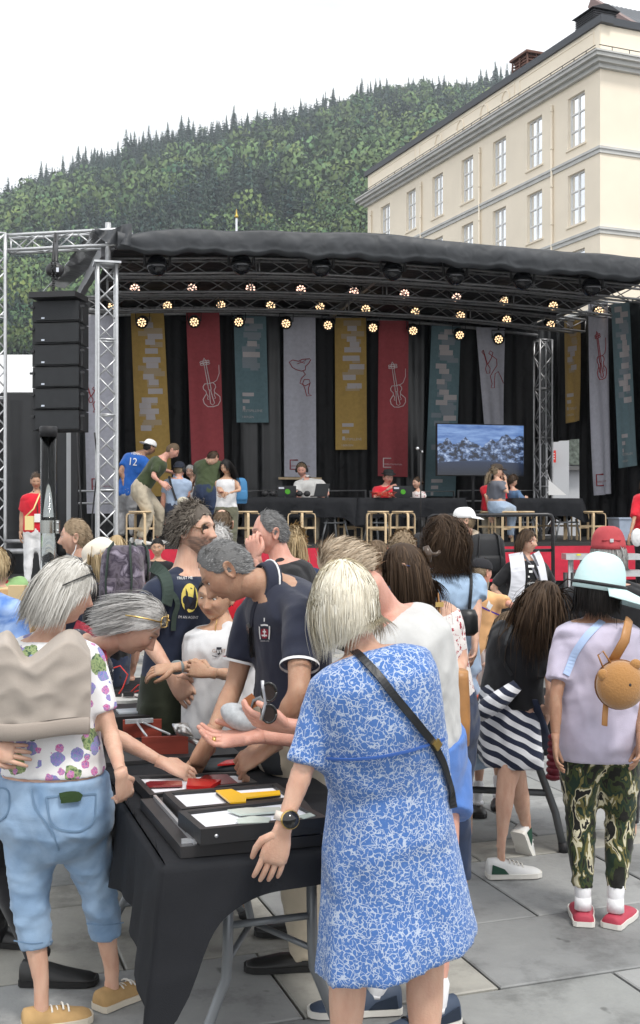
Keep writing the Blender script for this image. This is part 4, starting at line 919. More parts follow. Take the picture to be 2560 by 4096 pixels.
# ---------------------------------------------------------------- stage
ZD = 1.25                                             # deck height
U_ = V(.967, .255, 0); U_ = unit(U_); Vd = V(U_[1], -U_[0], 0); RL = V(-4.73, 22.5, 0)    # U_ along the stage, Vd towards the audience
def sp(t, d, z=0): return RL + U_ * t + Vd * d + V(0, 0, z)
def line_at(px, d):                                    # point on the stage line at distance d from the back line seen at px
    k = (px - CX) / F; q = RL + Vd * d; t = (k * q[1] - q[0]) / (U_[0] - k * U_[1]); return t, q + U_ * t
def zpx(Y, py): return CAMZ - (py - CY) / F * Y
def onl(px, py, d): t, p = line_at(px, d); return V(p[0], p[1], zpx(p[1], py))
RED = cloth('red_stage_skirt', (.56, .030, .06), fold=.6, fscale=3); DECK = mat('black_stage_deck', (.02, .02, .02), .6, var=.3, bump=.3)
stg = empty('stage', sp(0, 2), 'open air concert stage with curved black roof and truss towers', 'stage')
m = MB(); m.box(sp(4.9, 2.85, ZD - .08), (10.4, 5.9, .16), np.stack([U_, -Vd, V(0, 0, 1)], 1)); m.build('deck', DECK, stg)
FR = np.stack([U_, -Vd, V(0, 0, 1)], 1)
m = MB(); m.box(sp(4.9, 5.815, ZD - .05), (10.4, .03, .10), FR); m.build('deck_edge', mat('deck_edge', (.05, .05, .05), .4, .5), stg)
def sheet(name, m_, p00, p10, z0, z1, nx=60, nz=12, amp=.05, fr=9, seed=0, parent=None, th=.01, cur=None, lean=0):
    mb = MB(); r_ = np.random.default_rng(seed); a = unit(V(p10) - V(p00)); nn = V(-a[1], a[0], 0) * -1; ph = r_.uniform(0, 6, 4); L = np.linalg.norm(V(p10) - V(p00)); rows = []
    for side in (0, 1):
        for j in range(nz + 1):
            t = j / nz; x = np.linspace(0, 1, nx + 1); w = (np.sin(x * L * fr + ph[0] + .6 * np.sin(t * 3 + ph[1])) + .5 * np.sin(x * L * fr * 2.3 + ph[2] + t)) * amp * (1 - .35 * t)
            rows.append(V(p00) * (1 - x)[:, None] + V(p10) * x[:, None] + nn * (w + side * -th)[:, None] + V(0, 0, 1) * (z0 * (1 - t) + z1 * t))
    mb.rings(rows[:nz + 1], cap=False, loop=False); return mb.build(name, m_, parent)
sheet('skirt', RED, sp(.25, 5.84), sp(10.1, 5.84), .62, ZD - .06, 80, 4, .012, 4, 1, stg); sheet('skirt_lining', CURT, sp(-.6, 5.80), sp(10.1, 5.80), .0, .62, 60, 2, .01, 4, 2, stg)
m = MB(); m.box(sp(-.62, 2.85, .55), (.03, 5.8, 1.1), FR); m.build('side_skirt', CURT, stg)
# trusses
def truss(name, pts, s=.27, parent=stg, m_=ALU, r=.024, rb=.010, seg=.30, up=None, single=True, tri=False):
    """box truss along a polyline: four chords and separate braces"""
    pts = V(pts); o = MB(); T = unit(np.gradient(pts, axis=0)); ref = V(0, 0, 1) if abs(T[0][2]) < .9 else V(U_)
    X = unit(np.cross(T, ref)); Y = np.cross(X, T); C4 = []
    holder = None
    for a, b in ((-1, -1), (1, -1), (1, 1), (-1, 1)):
        c = pts + X * a * s / 2 + Y * b * s / 2; C4.append(c); q = MB(); q.tube(c, r, 10); q = q.build('chord', m_, parent)
    L = np.concatenate([[0], np.cumsum(np.linalg.norm(np.diff(pts, axis=0), axis=1))]); n = max(2, int(round(L[-1] / seg)))
    at_ = lambda c, l: np.stack([np.interp(l, L, c[:, i]) for i in range(3)])
    allb = MB()
    for f in range(4):
        a, b = C4[f], C4[(f + 1) % 4]
        for i in range(n):
            l0, l1 = L[-1] * i / n, L[-1] * (i + 1) / n; p, q = (at_(a, l0), at_(b, l1)) if i % 2 == f % 2 else (at_(b, l0), at_(a, l1))
            if single: k = MB(); k.tube([p, q], rb, 6); k.build('brace', m_, parent)
            else: allb.tube([p, q], rb, 6)
        for l in ([0, L[-1]] + ([L[-1] * k / 4 for k in (1, 2, 3)] if L[-1] > 3 else [])): allb.tube([at_(a, l), at_(b, l)], rb * 1.2, 6)
    tag(allb.build('brace_frame', m_, parent), kind='stuff')
ftl = V(*at(427, 2100, 17.15)); ftl[2] = 0
tw = empty('truss_tower', ftl, 'aluminium truss tower at the front left corner of the stage', 'truss tower')
truss('tower', [ftl + V(0, 0, z) for z in np.linspace(.95, zpx(17.15, 1062), 12)], .275, tw, r=.028, rb=.013, seg=.275)
m = MB(); z1 = zpx(17.15, 1056); m.box(ftl + V(0, 0, z1), (.40, .40, .03), FR); m.build('top_plate', ALU, tw); m = MB(); m.tube([ftl + V(.02, 0, z1 + .01), ftl + V(.02, 0, z1 + .62)], .045, 10); m.build('stub_post', ALU, tw)
# rear right tower
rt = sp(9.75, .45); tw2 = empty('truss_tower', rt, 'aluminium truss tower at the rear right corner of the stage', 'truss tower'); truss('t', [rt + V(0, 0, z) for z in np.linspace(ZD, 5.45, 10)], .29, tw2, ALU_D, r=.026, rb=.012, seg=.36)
# PA tower at the far left and the truss between it and the stage
pt = V(*at(-14, 2100, 17.3)); pt[2] = 0; tw3 = empty('truss_tower', pt, 'aluminium truss tower cut by the left edge of the photo', 'truss tower'); truss('t', [pt + V(0, 0, z) for z in np.linspace(1.0, zpx(17.3, 938), 12)], .26, tw3, r=.026, rb=.012, seg=.3)
lt = empty('truss_beam', at(250, 975, 17.25), 'horizontal aluminium truss carrying the hanging loudspeaker array', 'truss'); a0 = at(34, 977, 17.35); a1 = at(520, 952, 17.2)
truss('t', [lerp(a0, a1, t) for t in np.linspace(0, 1, 5)], .225, lt, r=.024, rb=.011, seg=.28)
# lighting trusses under the roof and roof skin
def arch(pts_px, d): return [onl(x, y, d) for x, y in pts_px]
MOV = [(629, 1058), (965, 1054), (1285, 1063), (1571, 1079), (1821, 1097), (2090, 1118), (2365, 1144)]
ROWA = [(540, 1155), (768, 1154), (1002, 1154), (1204, 1159), (1416, 1167), (1618, 1176), (1826, 1190), (2017, 1204), (2213, 1224), (2395, 1245)]
ROWB = [(451, 1226), (669, 1223), (884, 1221), (1083, 1223), (1280, 1228), (1463, 1237), (1661, 1248), (1842, 1262), (2027, 1280), (2203, 1299)]
ROWC = [(374, 1297), (567, 1290), (777, 1288), (955, 1288), (1144, 1294), (1312, 1301), (1492, 1311), (1653, 1323), (1839, 1340), (1995, 1357)]
rig = empty('lighting_rig', sp(5, 3, 5.6), 'curved roof trusses under the black stage roof', 'lighting truss')
for row, d, dy, x1 in ((MOV, 4.7, 12, 2620), (ROWA, 3.3, -10, 2520), (ROWB, 2.0, -7, 2330)):
    xs = [r[0] for r in row]; ys = [r[1] for r in row]; g = lambda x: np.interp(x, xs + [2600], ys + [ys[-1] + (2600 - xs[-1]) * .115]); P_ = [onl(x, g(x) + dy, d) for x in np.linspace(430 if d > 3 else 330, x1, 16)]
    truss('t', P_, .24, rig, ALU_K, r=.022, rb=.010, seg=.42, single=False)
g = lambda x: np.interp(x, [r[0] for r in ROWC] + [2150], [r[1] for r in ROWC] + [1376]); P_ = [onl(x, g(x) - 34, .25) for x in np.linspace(215, 2150, 14)]
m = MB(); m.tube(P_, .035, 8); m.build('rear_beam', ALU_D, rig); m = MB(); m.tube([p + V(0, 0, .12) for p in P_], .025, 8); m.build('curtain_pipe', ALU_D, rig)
for t in (.6, 5, 9.6):
    m = MB(); beam(m, sp(t, .2, 5.75), sp(t, 5.2, 6.0), .06, .1); m.build('purlin', ALU_D, rig)
m = MB(); beam(m, at(418, 1000, 17.3), at(352, 1120, 20.0), .10, .20); beam(m, at(352, 1120, 20.0), at(300, 1215, 22.6), .10, .16); m.build('edge_beam', mat('edge_beam_grey', (.22, .22, .23), .5, .4), rig)
FT = [(384, 926), (440, 915), (516, 938), (600, 922), (688, 916), (860, 918), (1118, 925), (1260, 927), (1475, 930), (1690, 952), (1905, 975), (2120, 993), (2335, 1011), (2560, 1030), (2700, 1046)]
FBt = [(384, 975), (440, 985), (516, 1000), (600, 1008), (688, 1010), (860, 1010), (1118, 1016), (1260, 1024), (1475, 1032), (1690, 1042), (1905, 1064), (2120, 1082), (2335, 1100), (2560, 1118), (2700, 1132)]
xs = np.linspace(470, 2700, 230); r_ = np.random.default_rng(11); tx, ty = zip(*FT); bx_, by_ = zip(*FBt); rows = []
for j in range(13):
    t = j / 12; row = []
    for i, x in enumerate(xs):
        yt, yb = np.interp(x, tx, ty), np.interp(x, bx_, by_) + 5 * math.sin(x * .021) + 4 * math.sin(x * .055 + 1); p = onl(x, yt * (1 - t) + yb * t, 5.9)
        n1 = noise.noise(Vector((x * .006, t * 1.2, 4))); n2 = noise.noise(Vector((x * .022 + t * 1.5, t * 1.6, 9))); n3 = abs(noise.noise(Vector((x * .020 - t * 1.2, t * 1.1, 21)))); n4 = abs(noise.noise(Vector((x * .05 + t * 3, t * 2, 31))))
        b = .03 * math.sin(min(t * 1.25, 1) * math.pi) + .02 * n1 + .008 * n2 - .014 * n3 - .012 * n4 * (.3 + t) + (-.12 if j == 12 else 0)
        row.append(p + Vd * b + V(0, 0, .02 * n1))
    rows.append(np.array(row))
m = MB(); top_back = [np.array([onl(x, np.interp(x, tx, ty) + 0, 5.9) - Vd * dd + V(0, 0, zz) for x in xs]) for dd, zz in ((5.6, .1), (3.5, .10), (1.2, .08), (.4, .05))]
m.rings(top_back + rows, cap=False, loop=False); m.build('roof_skin', TARP, stg)
# underside of the roof (black lining)
m = MB(); m.rings([np.array([onl(x, np.interp(x, tx, ty), 5.9) - Vd * dd - V(0, 0, .16) for x in np.linspace(470, 2700, 20)]) for dd in (5.9, .15)], cap=False, loop=False); m.build('roof_lining', CURT, stg)
# left gable fabric running back and down
m = MB(); A = [at(384, 912, 17.2), at(420, 905, 17.0), at(505, 915, 16.8)]; rows = []
pa, pb, pc, pd = at(378, 908, 17.0), at(174, 1169, 22.6), at(478, 985, 17.0), at(262, 1150, 22.4); r_ = np.random.default_rng(3)
for i in range(25):
    t = i / 24; row = []
    for j in range(9):
        s_ = j / 8; p = lerp(lerp(pa, pb, t), lerp(pc, pd, t), s_); p = p + V(-.12, 0, .05) * math.sin(s_ * math.pi) + V(.08, .0, .06) * noise.noise(Vector((t * 7, s_ * 2.4, 2))); row.append(p)
    rows.append(np.array(row))
m.rings(rows, cap=False, loop=False); m.build('gable_fabric', mat('grey_tarpaulin', (.17, .175, .185), .34, var=.15, fold=1, fscale=3, spec=.7), stg)
m = MB(); rows = []
for i in range(14):
    t = i / 13; x = 378 + t * 150; rows.append(np.array([at(x, 908 + 14 * math.sin(t * 5) + s_ * (25 + 70 * t) , 16.95 - .1 * s_ - .08 * math.sin(t * 14 + s_ * 3)) for s_ in np.linspace(0, 1, 6)]))
m.rings(rows, cap=False, loop=False); m.build('corner_flap', TARP, stg)
# back wall curtains: separate drops
for i, (x0, x1) in enumerate([(215, 520), (500, 770), (740, 960), (930, 1160), (1130, 1360), (1330, 1540), (1510, 1740), (1710, 1930), (1900, 2150)]):
    t0, p0 = line_at(x0, .12 + .03 * (i % 2)); t1, p1 = line_at(x1, .12 + .03 * (i % 2)); sheet('back_curtain', CURT if i % 3 else TARPB, (p0[0], p0[1], 0), (p1[0], p1[1], 0), ZD, 6.0, 46, 10, .045, 11, 20 + i, stg)
def side_at(px, off=0): k = (px - CX) / F; q = sp(10.0 + off, 0); d = (k * q[1] - q[0]) / (Vd[0] - k * Vd[1]); return q + Vd * d
def sidesheet(x0, x1, ya, yb, seed, nm='side_curtain', amp=.05):
    p0, p1 = side_at(x0), side_at(x1); d = (p0[1] + p1[1]) / 2; sheet(nm, CURT, (p0[0], p0[1], 0), (p1[0], p1[1], 0), zpx(d, yb), zpx(d, ya), 30, 8, amp, 12, seed, stg)
sidesheet(2120, 2200, 1290, 2185, 31); sidesheet(2195, 2330, 1280, 1762, 32); sidesheet(2322, 2470, 1240, 2185, 33); sidesheet(2460, 2700, 1190, 2185, 34)
# left side: dark curtain and tarps beside the stage
a_, b_ = at(330, 2048, 22.3), at(455, 2048, 17.9)
m = MB(); 
sheet('side_curtain', TARPB, (at(28, 0, 21)[0], 21, 0), (at(300, 0, 21.4)[0], 21.4, 0), .3, zpx(21, 1600), 60, 16, .10, 5, 41, stg)
lc = empty('left_wing', at(150, 2300, 18.5) * V(1, 1, 0), 'low black platform and posts beside the left end of the stage', 'platform')
m = MB(); m.box(V(at(150, 0, 18.6)[0], 18.6, .34), (2.6, 2.2, .68)); m.build('platform', CURT, lc)
m = MB(); p = at(276, 2048, 20.6); m.box((p[0], 20.6, 1.85), (.08, .06, 3.3)); m.build('pale_post', mat('pale_post', (.55, .56, .57), .5), lc); m = MB(); p = at(300, 2048, 20.3); m.box((p[0], 20.3, 1.95), (.12, .12, 3.3)); m.build('dark_post', BLK, lc)
m = MB(); 
for yy in (1964, 2013): m.tube([at(315, yy, 20.0), at(480, yy, 19.6)], .02, 8)
m.build('guard_rail', ALU_D, lc)
m = MB(); m.tube([at(20, 2205, 17.0), at(170, 2205, 17.0)], .04, 8); m.tube([at(20, 2165, 17.2), at(190, 2165, 17.2)], .03, 8); m.build('floor_pipe', ALU_D, lc)
m = MB(); m.tube([at(378 + 10 * math.sin(i * .6), 1730 + i * 48, 17.0) for i in range(10)], .012, 6); m.tube([at(330 - 22 * (1 - i / 8), 1700 + i * 55, 17.2 ) for i in range(9)], .014, 6); m.build('cable', BLK, lc)
cnp = empty('canopy', at(120, 1500, 26), 'white party tent top behind the loudspeaker array', 'tent'); m = MB(); c_ = at(110, 1500, 27)
m.prism([(-1.6, 0), (2.2, 0), (2.2, .9), (-1.6, .9)], at(110, 1572, 26), (1, 0, 0), (0, .35, 1), .04); m.build('tent_roof', mat('tent_white', (.82, .83, .84), .7), cnp)
m = MB(); beam(m, at(-60, 1592, 26), at(330, 1592, 26), .2, .2); m.build('fascia', BLK, cnp)
m = MB(); m.box((at(110, 0, 26)[0], 27.4, 2.2), (6.0, 2.6, 4.4)); m.build('dark_wall', CURT, cnp)
# rail at the back of the deck
br_ = empty('guard_rail', sp(5, .6, ZD), 'grey tubular guard rail along the back edge of the stage', 'railing')
for x0, x1, y in ((985, 1140, 1963), (1310, 1462, 1963), (1482, 1508, 1963), (1690, 1815, 1966), (1833, 1960, 1962), (2060, 2160, 1962), (2330, 2358, 1948)):
    m = MB(); p, q = onl(x0, y, .75), onl(x1, y - 1, .75); m.tube([p * V(1, 1, 0) + V(0, 0, ZD), p, q, q * V(1, 1, 0) + V(0, 0, ZD)], .022, 8); m.tube([p - V(0, 0, .22), q - V(0, 0, .22)], .018, 8); m.tube([p - V(0, 0, .44), q - V(0, 0, .44)], .018, 8); m.build('rail_section', ALU_D, br_)
# ---- loudspeaker array
GRL = mat('speaker_grille', (.028, .030, .033), .55, .2, var=.1, bump=.9, bscale=210); SP = 15.6
arr = empty('line_array', at(230, 1450, SP), 'tall hanging array of six black loudspeaker boxes', 'loudspeakers')
fw_ = frame((.16, 1, 0)); ysb = [1199, 1287, 1375, 1464, 1551, 1638, 1722]
for i in range(6):
    y0, y1 = ysb[i] + 3, ysb[i + 1] - 1; h = (y1 - y0) / F * SP; c = at(229, (y0 + y1) / 2, SP); tl_ = -.02 * i * .3; f_ = fw_ @ np.array([[1, 0, 0], [0, math.cos(tl_), -math.sin(tl_)], [0, math.sin(tl_), math.cos(tl_)]])
    m = MB(); m.box(c + V(0, .22, 0), (.655, .40, h), f_); cab = m.build('speaker_box', mat('speaker_box', (.02, .021, .023), .5), arr)
    m = MB(); m.box(c + V(0, 0, 0) - f_[:, 1] * .0, (.625, .03, h * .86), f_); m.build('grille', GRL, cab)
    m = MB(); m.box(c - f_[:, 1] * .018 - f_[:, 0] * .20 - f_[:, 2] * h * .33, (.045, .006, .022), f_); m.build('badge', mat('badge', (.55, .6, .68), .4), cab)
    for sx in (-1, 1): m = MB(); m.box(c + V(0, .06, 0) + f_[:, 0] * sx * .35 - f_[:, 2] * h * .1, (.03, .05, h * .8), f_); m.box(c + V(0, .0, 0) + f_[:, 0] * sx * .365 + f_[:, 2] * h * .2, (.06, .02, .03), f_); m.build('rigging_bracket', BLK, cab)
m = MB(); c = at(229, 1184, SP); m.box(c + V(0, .1, 0), (.66, .5, .075), fw_); m.build('bumper_frame', BLK, arr)
m = MB()
for k_ in range(14):
    for sx in (-1, 1): a = at(214 + sx * 7 * (1 if k_ > 5 else .3), 1172 - k_ * 9, SP + .2); m.tube([a, a + V(.008 * (-1) ** k_, 0, .03)], .012, 5)
m.build('chain', BLK, arr); m = MB(); m.ell(at(219, 1080, SP + .3), (.13, .09, .11)); m.box(at(220, 1105, SP + .3), (.07, .06, .1)); m.build('chain_hoist', BLK, arr)
m = MB(); m.box(at(230, 1079, SP + .19), (.035, .01, .06)); m.build('hoist_label', mat('paper_label', (.7, .72, .8), .6), arr)
m = MB(); m.tube([at(223, 932, 16.9), at(215, 1000, 16.9), at(212, 1050, SP + .4)], .05, 8, flat=.4); m.tube([at(226, 932, 17.4), at(224, 1050, SP + .4)], .03, 8); m.build('sling', BLK, arr)
# ---- lamps
LEDM = mat('led_warm', (1.0, .70, .40), .4, emit=1.15); LEDP = mat('led_warm_pink', (1.0, .66, .52), .4, emit=1.15)
def par_can(c, aim, pink, row='front', nth='first'):
    root = empty('stage_lamp', c, '%s glowing stage lamp from the left in the %s row under the roof' % (nth, row), 'stage lamp', 'lit lamps in the %s row under the stage roof' % row); f_ = frame(aim)
    m = MB(); m.tube([c - f_[:, 1] * .20, c - f_[:, 1] * .17, c - f_[:, 1] * .02, c + f_[:, 1] * .0], [.06, .105, .118, .122], 20); m.build('housing', BLKP, root)
    m = MB(); s = f_[:, 0]; up = V(0, 0, 1); m.tube([c - f_[:, 1] * .1 + s * .13, c - f_[:, 1] * .1 + s * .14 + up * .17, c - f_[:, 1] * .1 - s * .14 + up * .17, c - f_[:, 1] * .1 - s * .13], .012, 6); m.tube([c - f_[:, 1] * .1 + up * .17, c - f_[:, 1] * .1 + up * .27], .02, 6); m.build('yoke', BLK, root)
    for k_, (rr, nn_, o_) in enumerate(((.027, 3, .3), (.070, 9, 0))):
        for i in range(nn_):
            a = 2 * math.pi * i / nn_ + o_; m = MB(); q = c + f_[:, 1] * .002 + (f_[:, 0] * math.cos(a) + f_[:, 2] * math.sin(a)) * rr; m.tube([q, q + f_[:, 1] * .006, q + f_[:, 1] * .012], [.0185, .0175, .007], 8); LED_.append((m, root, pink))
LED_ = []; ORD = ['first', 'second', 'third', 'fourth', 'fifth', 'sixth', 'seventh', 'eighth', 'ninth', 'tenth']
for row, d, pk, rn in ((ROWA, 3.0, 1, 'upper front'), (ROWB, 1.75, 0, 'middle'), (ROWC, .55, 0, 'lowest rear')):
    for i_, (x, y) in enumerate(row): par_can(onl(x, y, d), V(rng.uniform(-.15, .15), -1, rng.uniform(-.55, -.4)), pk and x < 1900, rn, ORD[i_])
for m, root, pink in LED_: m.build('diode', LEDP if pink else LEDM, root)
CHR = mat('smoked_glass', (.015, .016, .02), .06, .3, spec=.9)
for i_, (x, y) in enumerate(MOV):
    c = onl(x, y + 4, 5.2); root = empty('moving_head', c, ORD[i_] + ' big unlit round black spotlight from the left along the roof front', 'spotlight', 'row of unlit spotlights along the roof front'); m = MB(); m.ell(c, (.165, .165, .165), None, 24, 16); m.build('lamp_head', CHR, root)
    m = MB(); m.tube([c + V(-.19, 0, -.02), c + V(-.2, 0, .2), c + V(.2, 0, .2), c + V(.19, 0, -.02)], .03, 8); m.box(c + V(0, 0, .24), (.3, .2, .09)); m.build('yoke', BLK, root)
    m = MB(); m.tube([c + V(-.165, .0, .0), c + V(.165, 0, 0)], .172, 20, cap=False) if False else m.tube([c + V(0, 0, -.012), c + V(0, 0, .012)], .17, 22); m.build('ring', BLKP, root)
# ---- banners
GOLD = cloth('gold_banner', (.45, .295, .09), fold=.25, fscale=2, rough=.8); BRED = cloth('red_banner', (.38, .075, .085), fold=.25, fscale=2); TEAL = cloth('teal_banner', (.14, .22, .245), fold=.25, fscale=2); LILAC = cloth('lilac_grey_banner', (.50, .50, .56), fold=.25, fscale=2)
PRW = mat('print_pale', (.50, .46, .46), .8); PRG = mat('print_sand', (.44, .34, .22), .8); PRL = mat('print_white_line', (.75, .68, .68), .8); PRR = mat('print_red_line', (.33, .05, .06), .8); PRT = mat('print_greyteal', (.25, .29, .32), .8)
def banner(label, m_, tl, tr, bl, br2, fn, kind, seed, d=None, wob=.02):
    c4 = [fn(*q) for q in (tl, tr, bl, br2)]; root = empty('banner', lerp(c4[2], c4[3], .5), label, 'banner'); nn = unit(np.cross(c4[1] - c4[0], c4[2] - c4[0])); nn = nn if nn[1] < 0 else -nn; r_ = np.random.default_rng(seed); ph = r_.uniform(0, 6, 3)
    def pt(u, v, o=0):  # u 0..1 across, v 0..1 down
        return lerp(lerp(c4[0], c4[1], u), lerp(c4[2], c4[3], u), v) + nn * (o + wob * (math.sin(u * 5 + ph[0] + v * 2) + .6 * math.sin(u * 11 + ph[1] - v * 3)) * (.3 + v * .7))
    m = MB(); m.rings([np.array([pt(i / 14, j / 20) for i in range(15)]) for j in range(21)], cap=False, loop=False)
    m.rings([np.array([pt(i / 14, j / 20, -.012) for i in range(15)]) for j in range(21)], cap=False, loop=False); m.build('banner_cloth', m_, root)
    Wd = np.linalg.norm(c4[1] - c4[0]); Ht = np.linalg.norm(c4[2] - c4[0])
    def quad(mb, u0, u1, v0, v1, o=.006): k_ = 4; mb.rings([np.array([pt(u0 + (u1 - u0) * i / k_, v, o) for i in range(k_ + 1)]) for v in (v0, v1)], cap=False, loop=False)
    def line(pts, w=.010, mm=PRL):
        mb = MB(); mb.tube([pt(u, v, .007) for u, v in pts], w, 5); mb.build('line_drawing', mm, root)
    def text(s, u, v, size, mm):
        vv_, ff = text_geo(s, 1.0); w_ = np.ptp(vv_[:, 0]); sc_ = size * Wd / w_; 
        P = [pt(u + q[0] * sc_ / Wd, v - q[1] * sc_ / Ht, .008) for q in vv_]; mb = MB(); mb.add(P, ff, 0, False); mb.build('lettering', mm, root)
    if kind[0] == 'm':                                     # stepped bars mosaic
        light, mid = (PRW, PRG if m_ is GOLD else PRT); y = .02; i = 0; end = kind[1]
        while y < end:
            u0 = .14 + .38 * r_.random(); w_ = .26 + .3 * r_.random(); h = .0275 * 4.0 / Ht * 1.0; mb = MB(); quad(mb, u0, min(.93, u0 + w_), y, y + h * .98); mb.build('printed_bar', light if r_.random() < .62 else mid, root)
            if r_.random() < .5: mb = MB(); u1 = .1 + .5 * r_.random(); quad(mb, u1, min(.95, u1 + .24 + .2 * r_.random()), y + h * .5, y + h * 1.4, .0045); mb.build('printed_bar', mid, root)
            y += h * (1.0 if r_.random() < .8 else 1.6)
        if len(kind) > 2:
            for k_, w_ in enumerate((.36, .22, .08)): mb = MB(); quad(mb, .2, .2 + w_, kind[2] + k_ * .034 * 4 / Ht, kind[2] + k_ * .034 * 4 / Ht + .018 * 4 / Ht); mb.build('printed_bar', light, root)
            if len(kind) > 3: text('FESTSPILLENE', .5, kind[3], .62, PRW); text('I BERGEN', .36, kind[3] + .035 * 3.5 / Ht, .36, PRW)
    else:
        mm = PRL if m_ is BRED else PRR; cx_, cy_, s_ = kind[1:4]; A = Wd / Ht
        T = lambda P: [(cx_ + (x * math.cos(-.16) - y * math.sin(-.16)) * s_, cy_ + (x * math.sin(-.16) + y * math.cos(-.16)) * s_ * A) for x, y in P]
        if kind[0] == 'v':
            body = [(0, -.1), (.2, -.12), (.3, 0), (.3, .12), (.2, .24), (.2, .36), (.3, .46), (.42, .6), (.4, .8), (.25, .98), (0, 1.02), (-.25, .98), (-.4, .8), (-.42, .6), (-.3, .46), (-.2, .36), (-.2, .24), (-.3, .12), (-.3, 0), (-.2, -.12), (0, -.1)]
            line(T(body), .009, mm); line(T([(-.06, .2), (-.05, -1.0), (.05, -1.0), (.06, .2), (-.06, .2)]), .009, mm); line(T([(-.05, -1.0), (-.1, -1.12), (-.06, -1.22), (0, -1.34), (.07, -1.2), (.1, -1.1), (.05, -1.0)]), .009, mm)
            for yy in (-1.05, -1.15): line(T([(-.24, yy), (-.2, yy - .05), (.2, yy - .05), (.24, yy), (.2, yy + .03), (-.2, yy + .03), (-.24, yy)]), .008, mm)
            line(T([(-.03, .2), (-.08, .6), (-.1, .86), (0, .94), (.1, .86), (.06, .6), (.03, .2)]), .009, mm)
            for sx in (-1, 1): line(T([(sx * .2, .36), (sx * .15, .48), (sx * .2, .62), (sx * .14, .66)]), .007, mm)
            line(T([(.2, -.1), (.42, -.2), (.6, -.5), (.66, -.9)]), .007, mm)
        elif kind[0] == 'd':
            line(T([(.75, -1.0), (.2, -1.05), (-.1, -.95), (-.5, -1.1), (-.75, -1.0), (-.6, -.6), (-.35, -.4), (.0, -.25), (.3, -.3), (.35, -.55), (.6, -.7), (.8, -.95)]), .009, mm)
            line(T([(.1, -.25), (.25, .0), (-.1, .25), (-.25, .55), (.1, .8), (.5, .65), (.45, .4), (.1, .35), (-.05, .6), (.05, 1.0), (.1, 1.5), (.45, 1.52), (.25, 1.35), (.3, 1.0), (.45, .7)]), .009, mm); line(T([(.0, -.95), (.3, -.75), (.45, -.98), (.15, -.85), (-.2, -.8)]), .007, mm)
        else:
            line(T([(-.35, -1.2), (-.5, -1.1), (-.35, -.9), (-.3, -.3), (-.5, .0), (-.45, .3), (-.2, .3), (-.1, 0), (-.25, -.3), (-.35, -1.2)]), .009, mm)
            line(T([(-.2, -.3), (.1, -.6), (.3, -.95), (.15, -1.1), (.0, -.95), (.2, -.75), (.5, -.5), (.45, -.1), (.1, .2), (-.2, .5), (-.15, 1.0), (-.3, 1.25), (.0, 1.28), (.05, .9), (.2, .4), (.5, .3), (.75, .7), (.9, 1.1)]), .009, mm)
        if len(kind) > 4:
            v_ = kind[4]; line([(.52, v_ - .030 * 4 / Ht), (.3, v_ - .030 * 4 / Ht)] if False else [(.42, v_ - .035), (.18, v_ - .035), (.18, v_ + .022), (.42, v_ + .022)], .014, mm); text('GRIEG FOUNDATION', .50, v_ + .006, .60, mm)
bk = lambda x, y: onl(x, y, .35)
banner('lilac grey guitarist banner half hidden behind the front left truss tower', LILAC, (331, 1262), (455, 1262), (348, 2054), (478, 2054), lambda x, y: onl(x, y, .9), ('g', .30, .42, .34, .86), 1)
banner('tall gold banner with pale stepped bars behind the players on the left', GOLD, (523, 1253), (655, 1253), (551, 1985), (690, 1985), bk, ('m', .62), 2)
banner('red banner with a white violin drawing behind the man in the olive shirt', BRED, (744, 1251), (877, 1251), (770, 1945), (900, 1945), bk, ('v', .62, .42, .62), 3)
banner('short teal banner with pale bars and festival lettering, left of centre', TEAL, (935, 1263), (1064, 1265), (946, 1690), (1075, 1690), bk, ('m', .48, .72, .90), 4)
b4 = banner('lilac grey banner with a line drawn handstand behind the man in headphones', LILAC, (1135, 1268), (1262, 1270), (1137, 1907), (1266, 1909), bk, ('d', .56, .36, .44, .93), 5)
banner('gold banner with pale bars and festival lettering in the middle of the stage', GOLD, (1339, 1271), (1464, 1272), (1344, 1799), (1469, 1798), bk, ('m', .52, .80, .93), 6)
banner('red banner with a white violin drawing behind the man in the black hat', BRED, (1516, 1281), (1634, 1284), (1512, 1904), (1631, 1908), bk, ('v', .58, .43, .62, .92), 7)
banner('long teal banner with pale bars partly behind the television screen', TEAL, (1727, 1302), (1843, 1306), (1700, 1985), (1820, 1985), bk, ('m', .72, .90), 8)
banner('lilac grey banner with a line drawn guitarist above the television screen', LILAC, (1905, 1308), (2021, 1314), (1942, 1760), (2017, 1760), bk, ('g', .45, .36, .50), 9, wob=.05)
sf = lambda x, y: (lambda p: V(p[0], p[1], zpx(p[1], y)))(side_at(x, -.25))
banner('narrow gold banner on the side wall right of the rear tower', GOLD, (2257, 1280), (2319, 1270), (2264, 1694), (2316, 1682), sf, ('m', .46, .72, .88), 10)
banner('long lilac grey banner with a red violin drawing on the side wall', LILAC, (2354, 1208), (2429, 1200), (2378, 1982), (2445, 1975), sf, ('v', .55, .30, .55, .93), 11, wob=.04)
banner('teal banner with pale bars at the right edge of the side wall', TEAL, (2445, 1217), (2515, 1208), (2474, 1872), (2552, 1862), sf, ('m', .58, .80, .93), 12)
m = MB(); m.box(onl(1200, 1914, .35), (.9, .05, .045), FR); m.build('batten', BIRCH, [o for o in COL.objects if o.get('label', '').startswith('lilac grey banner with a line drawn handstand')][0])
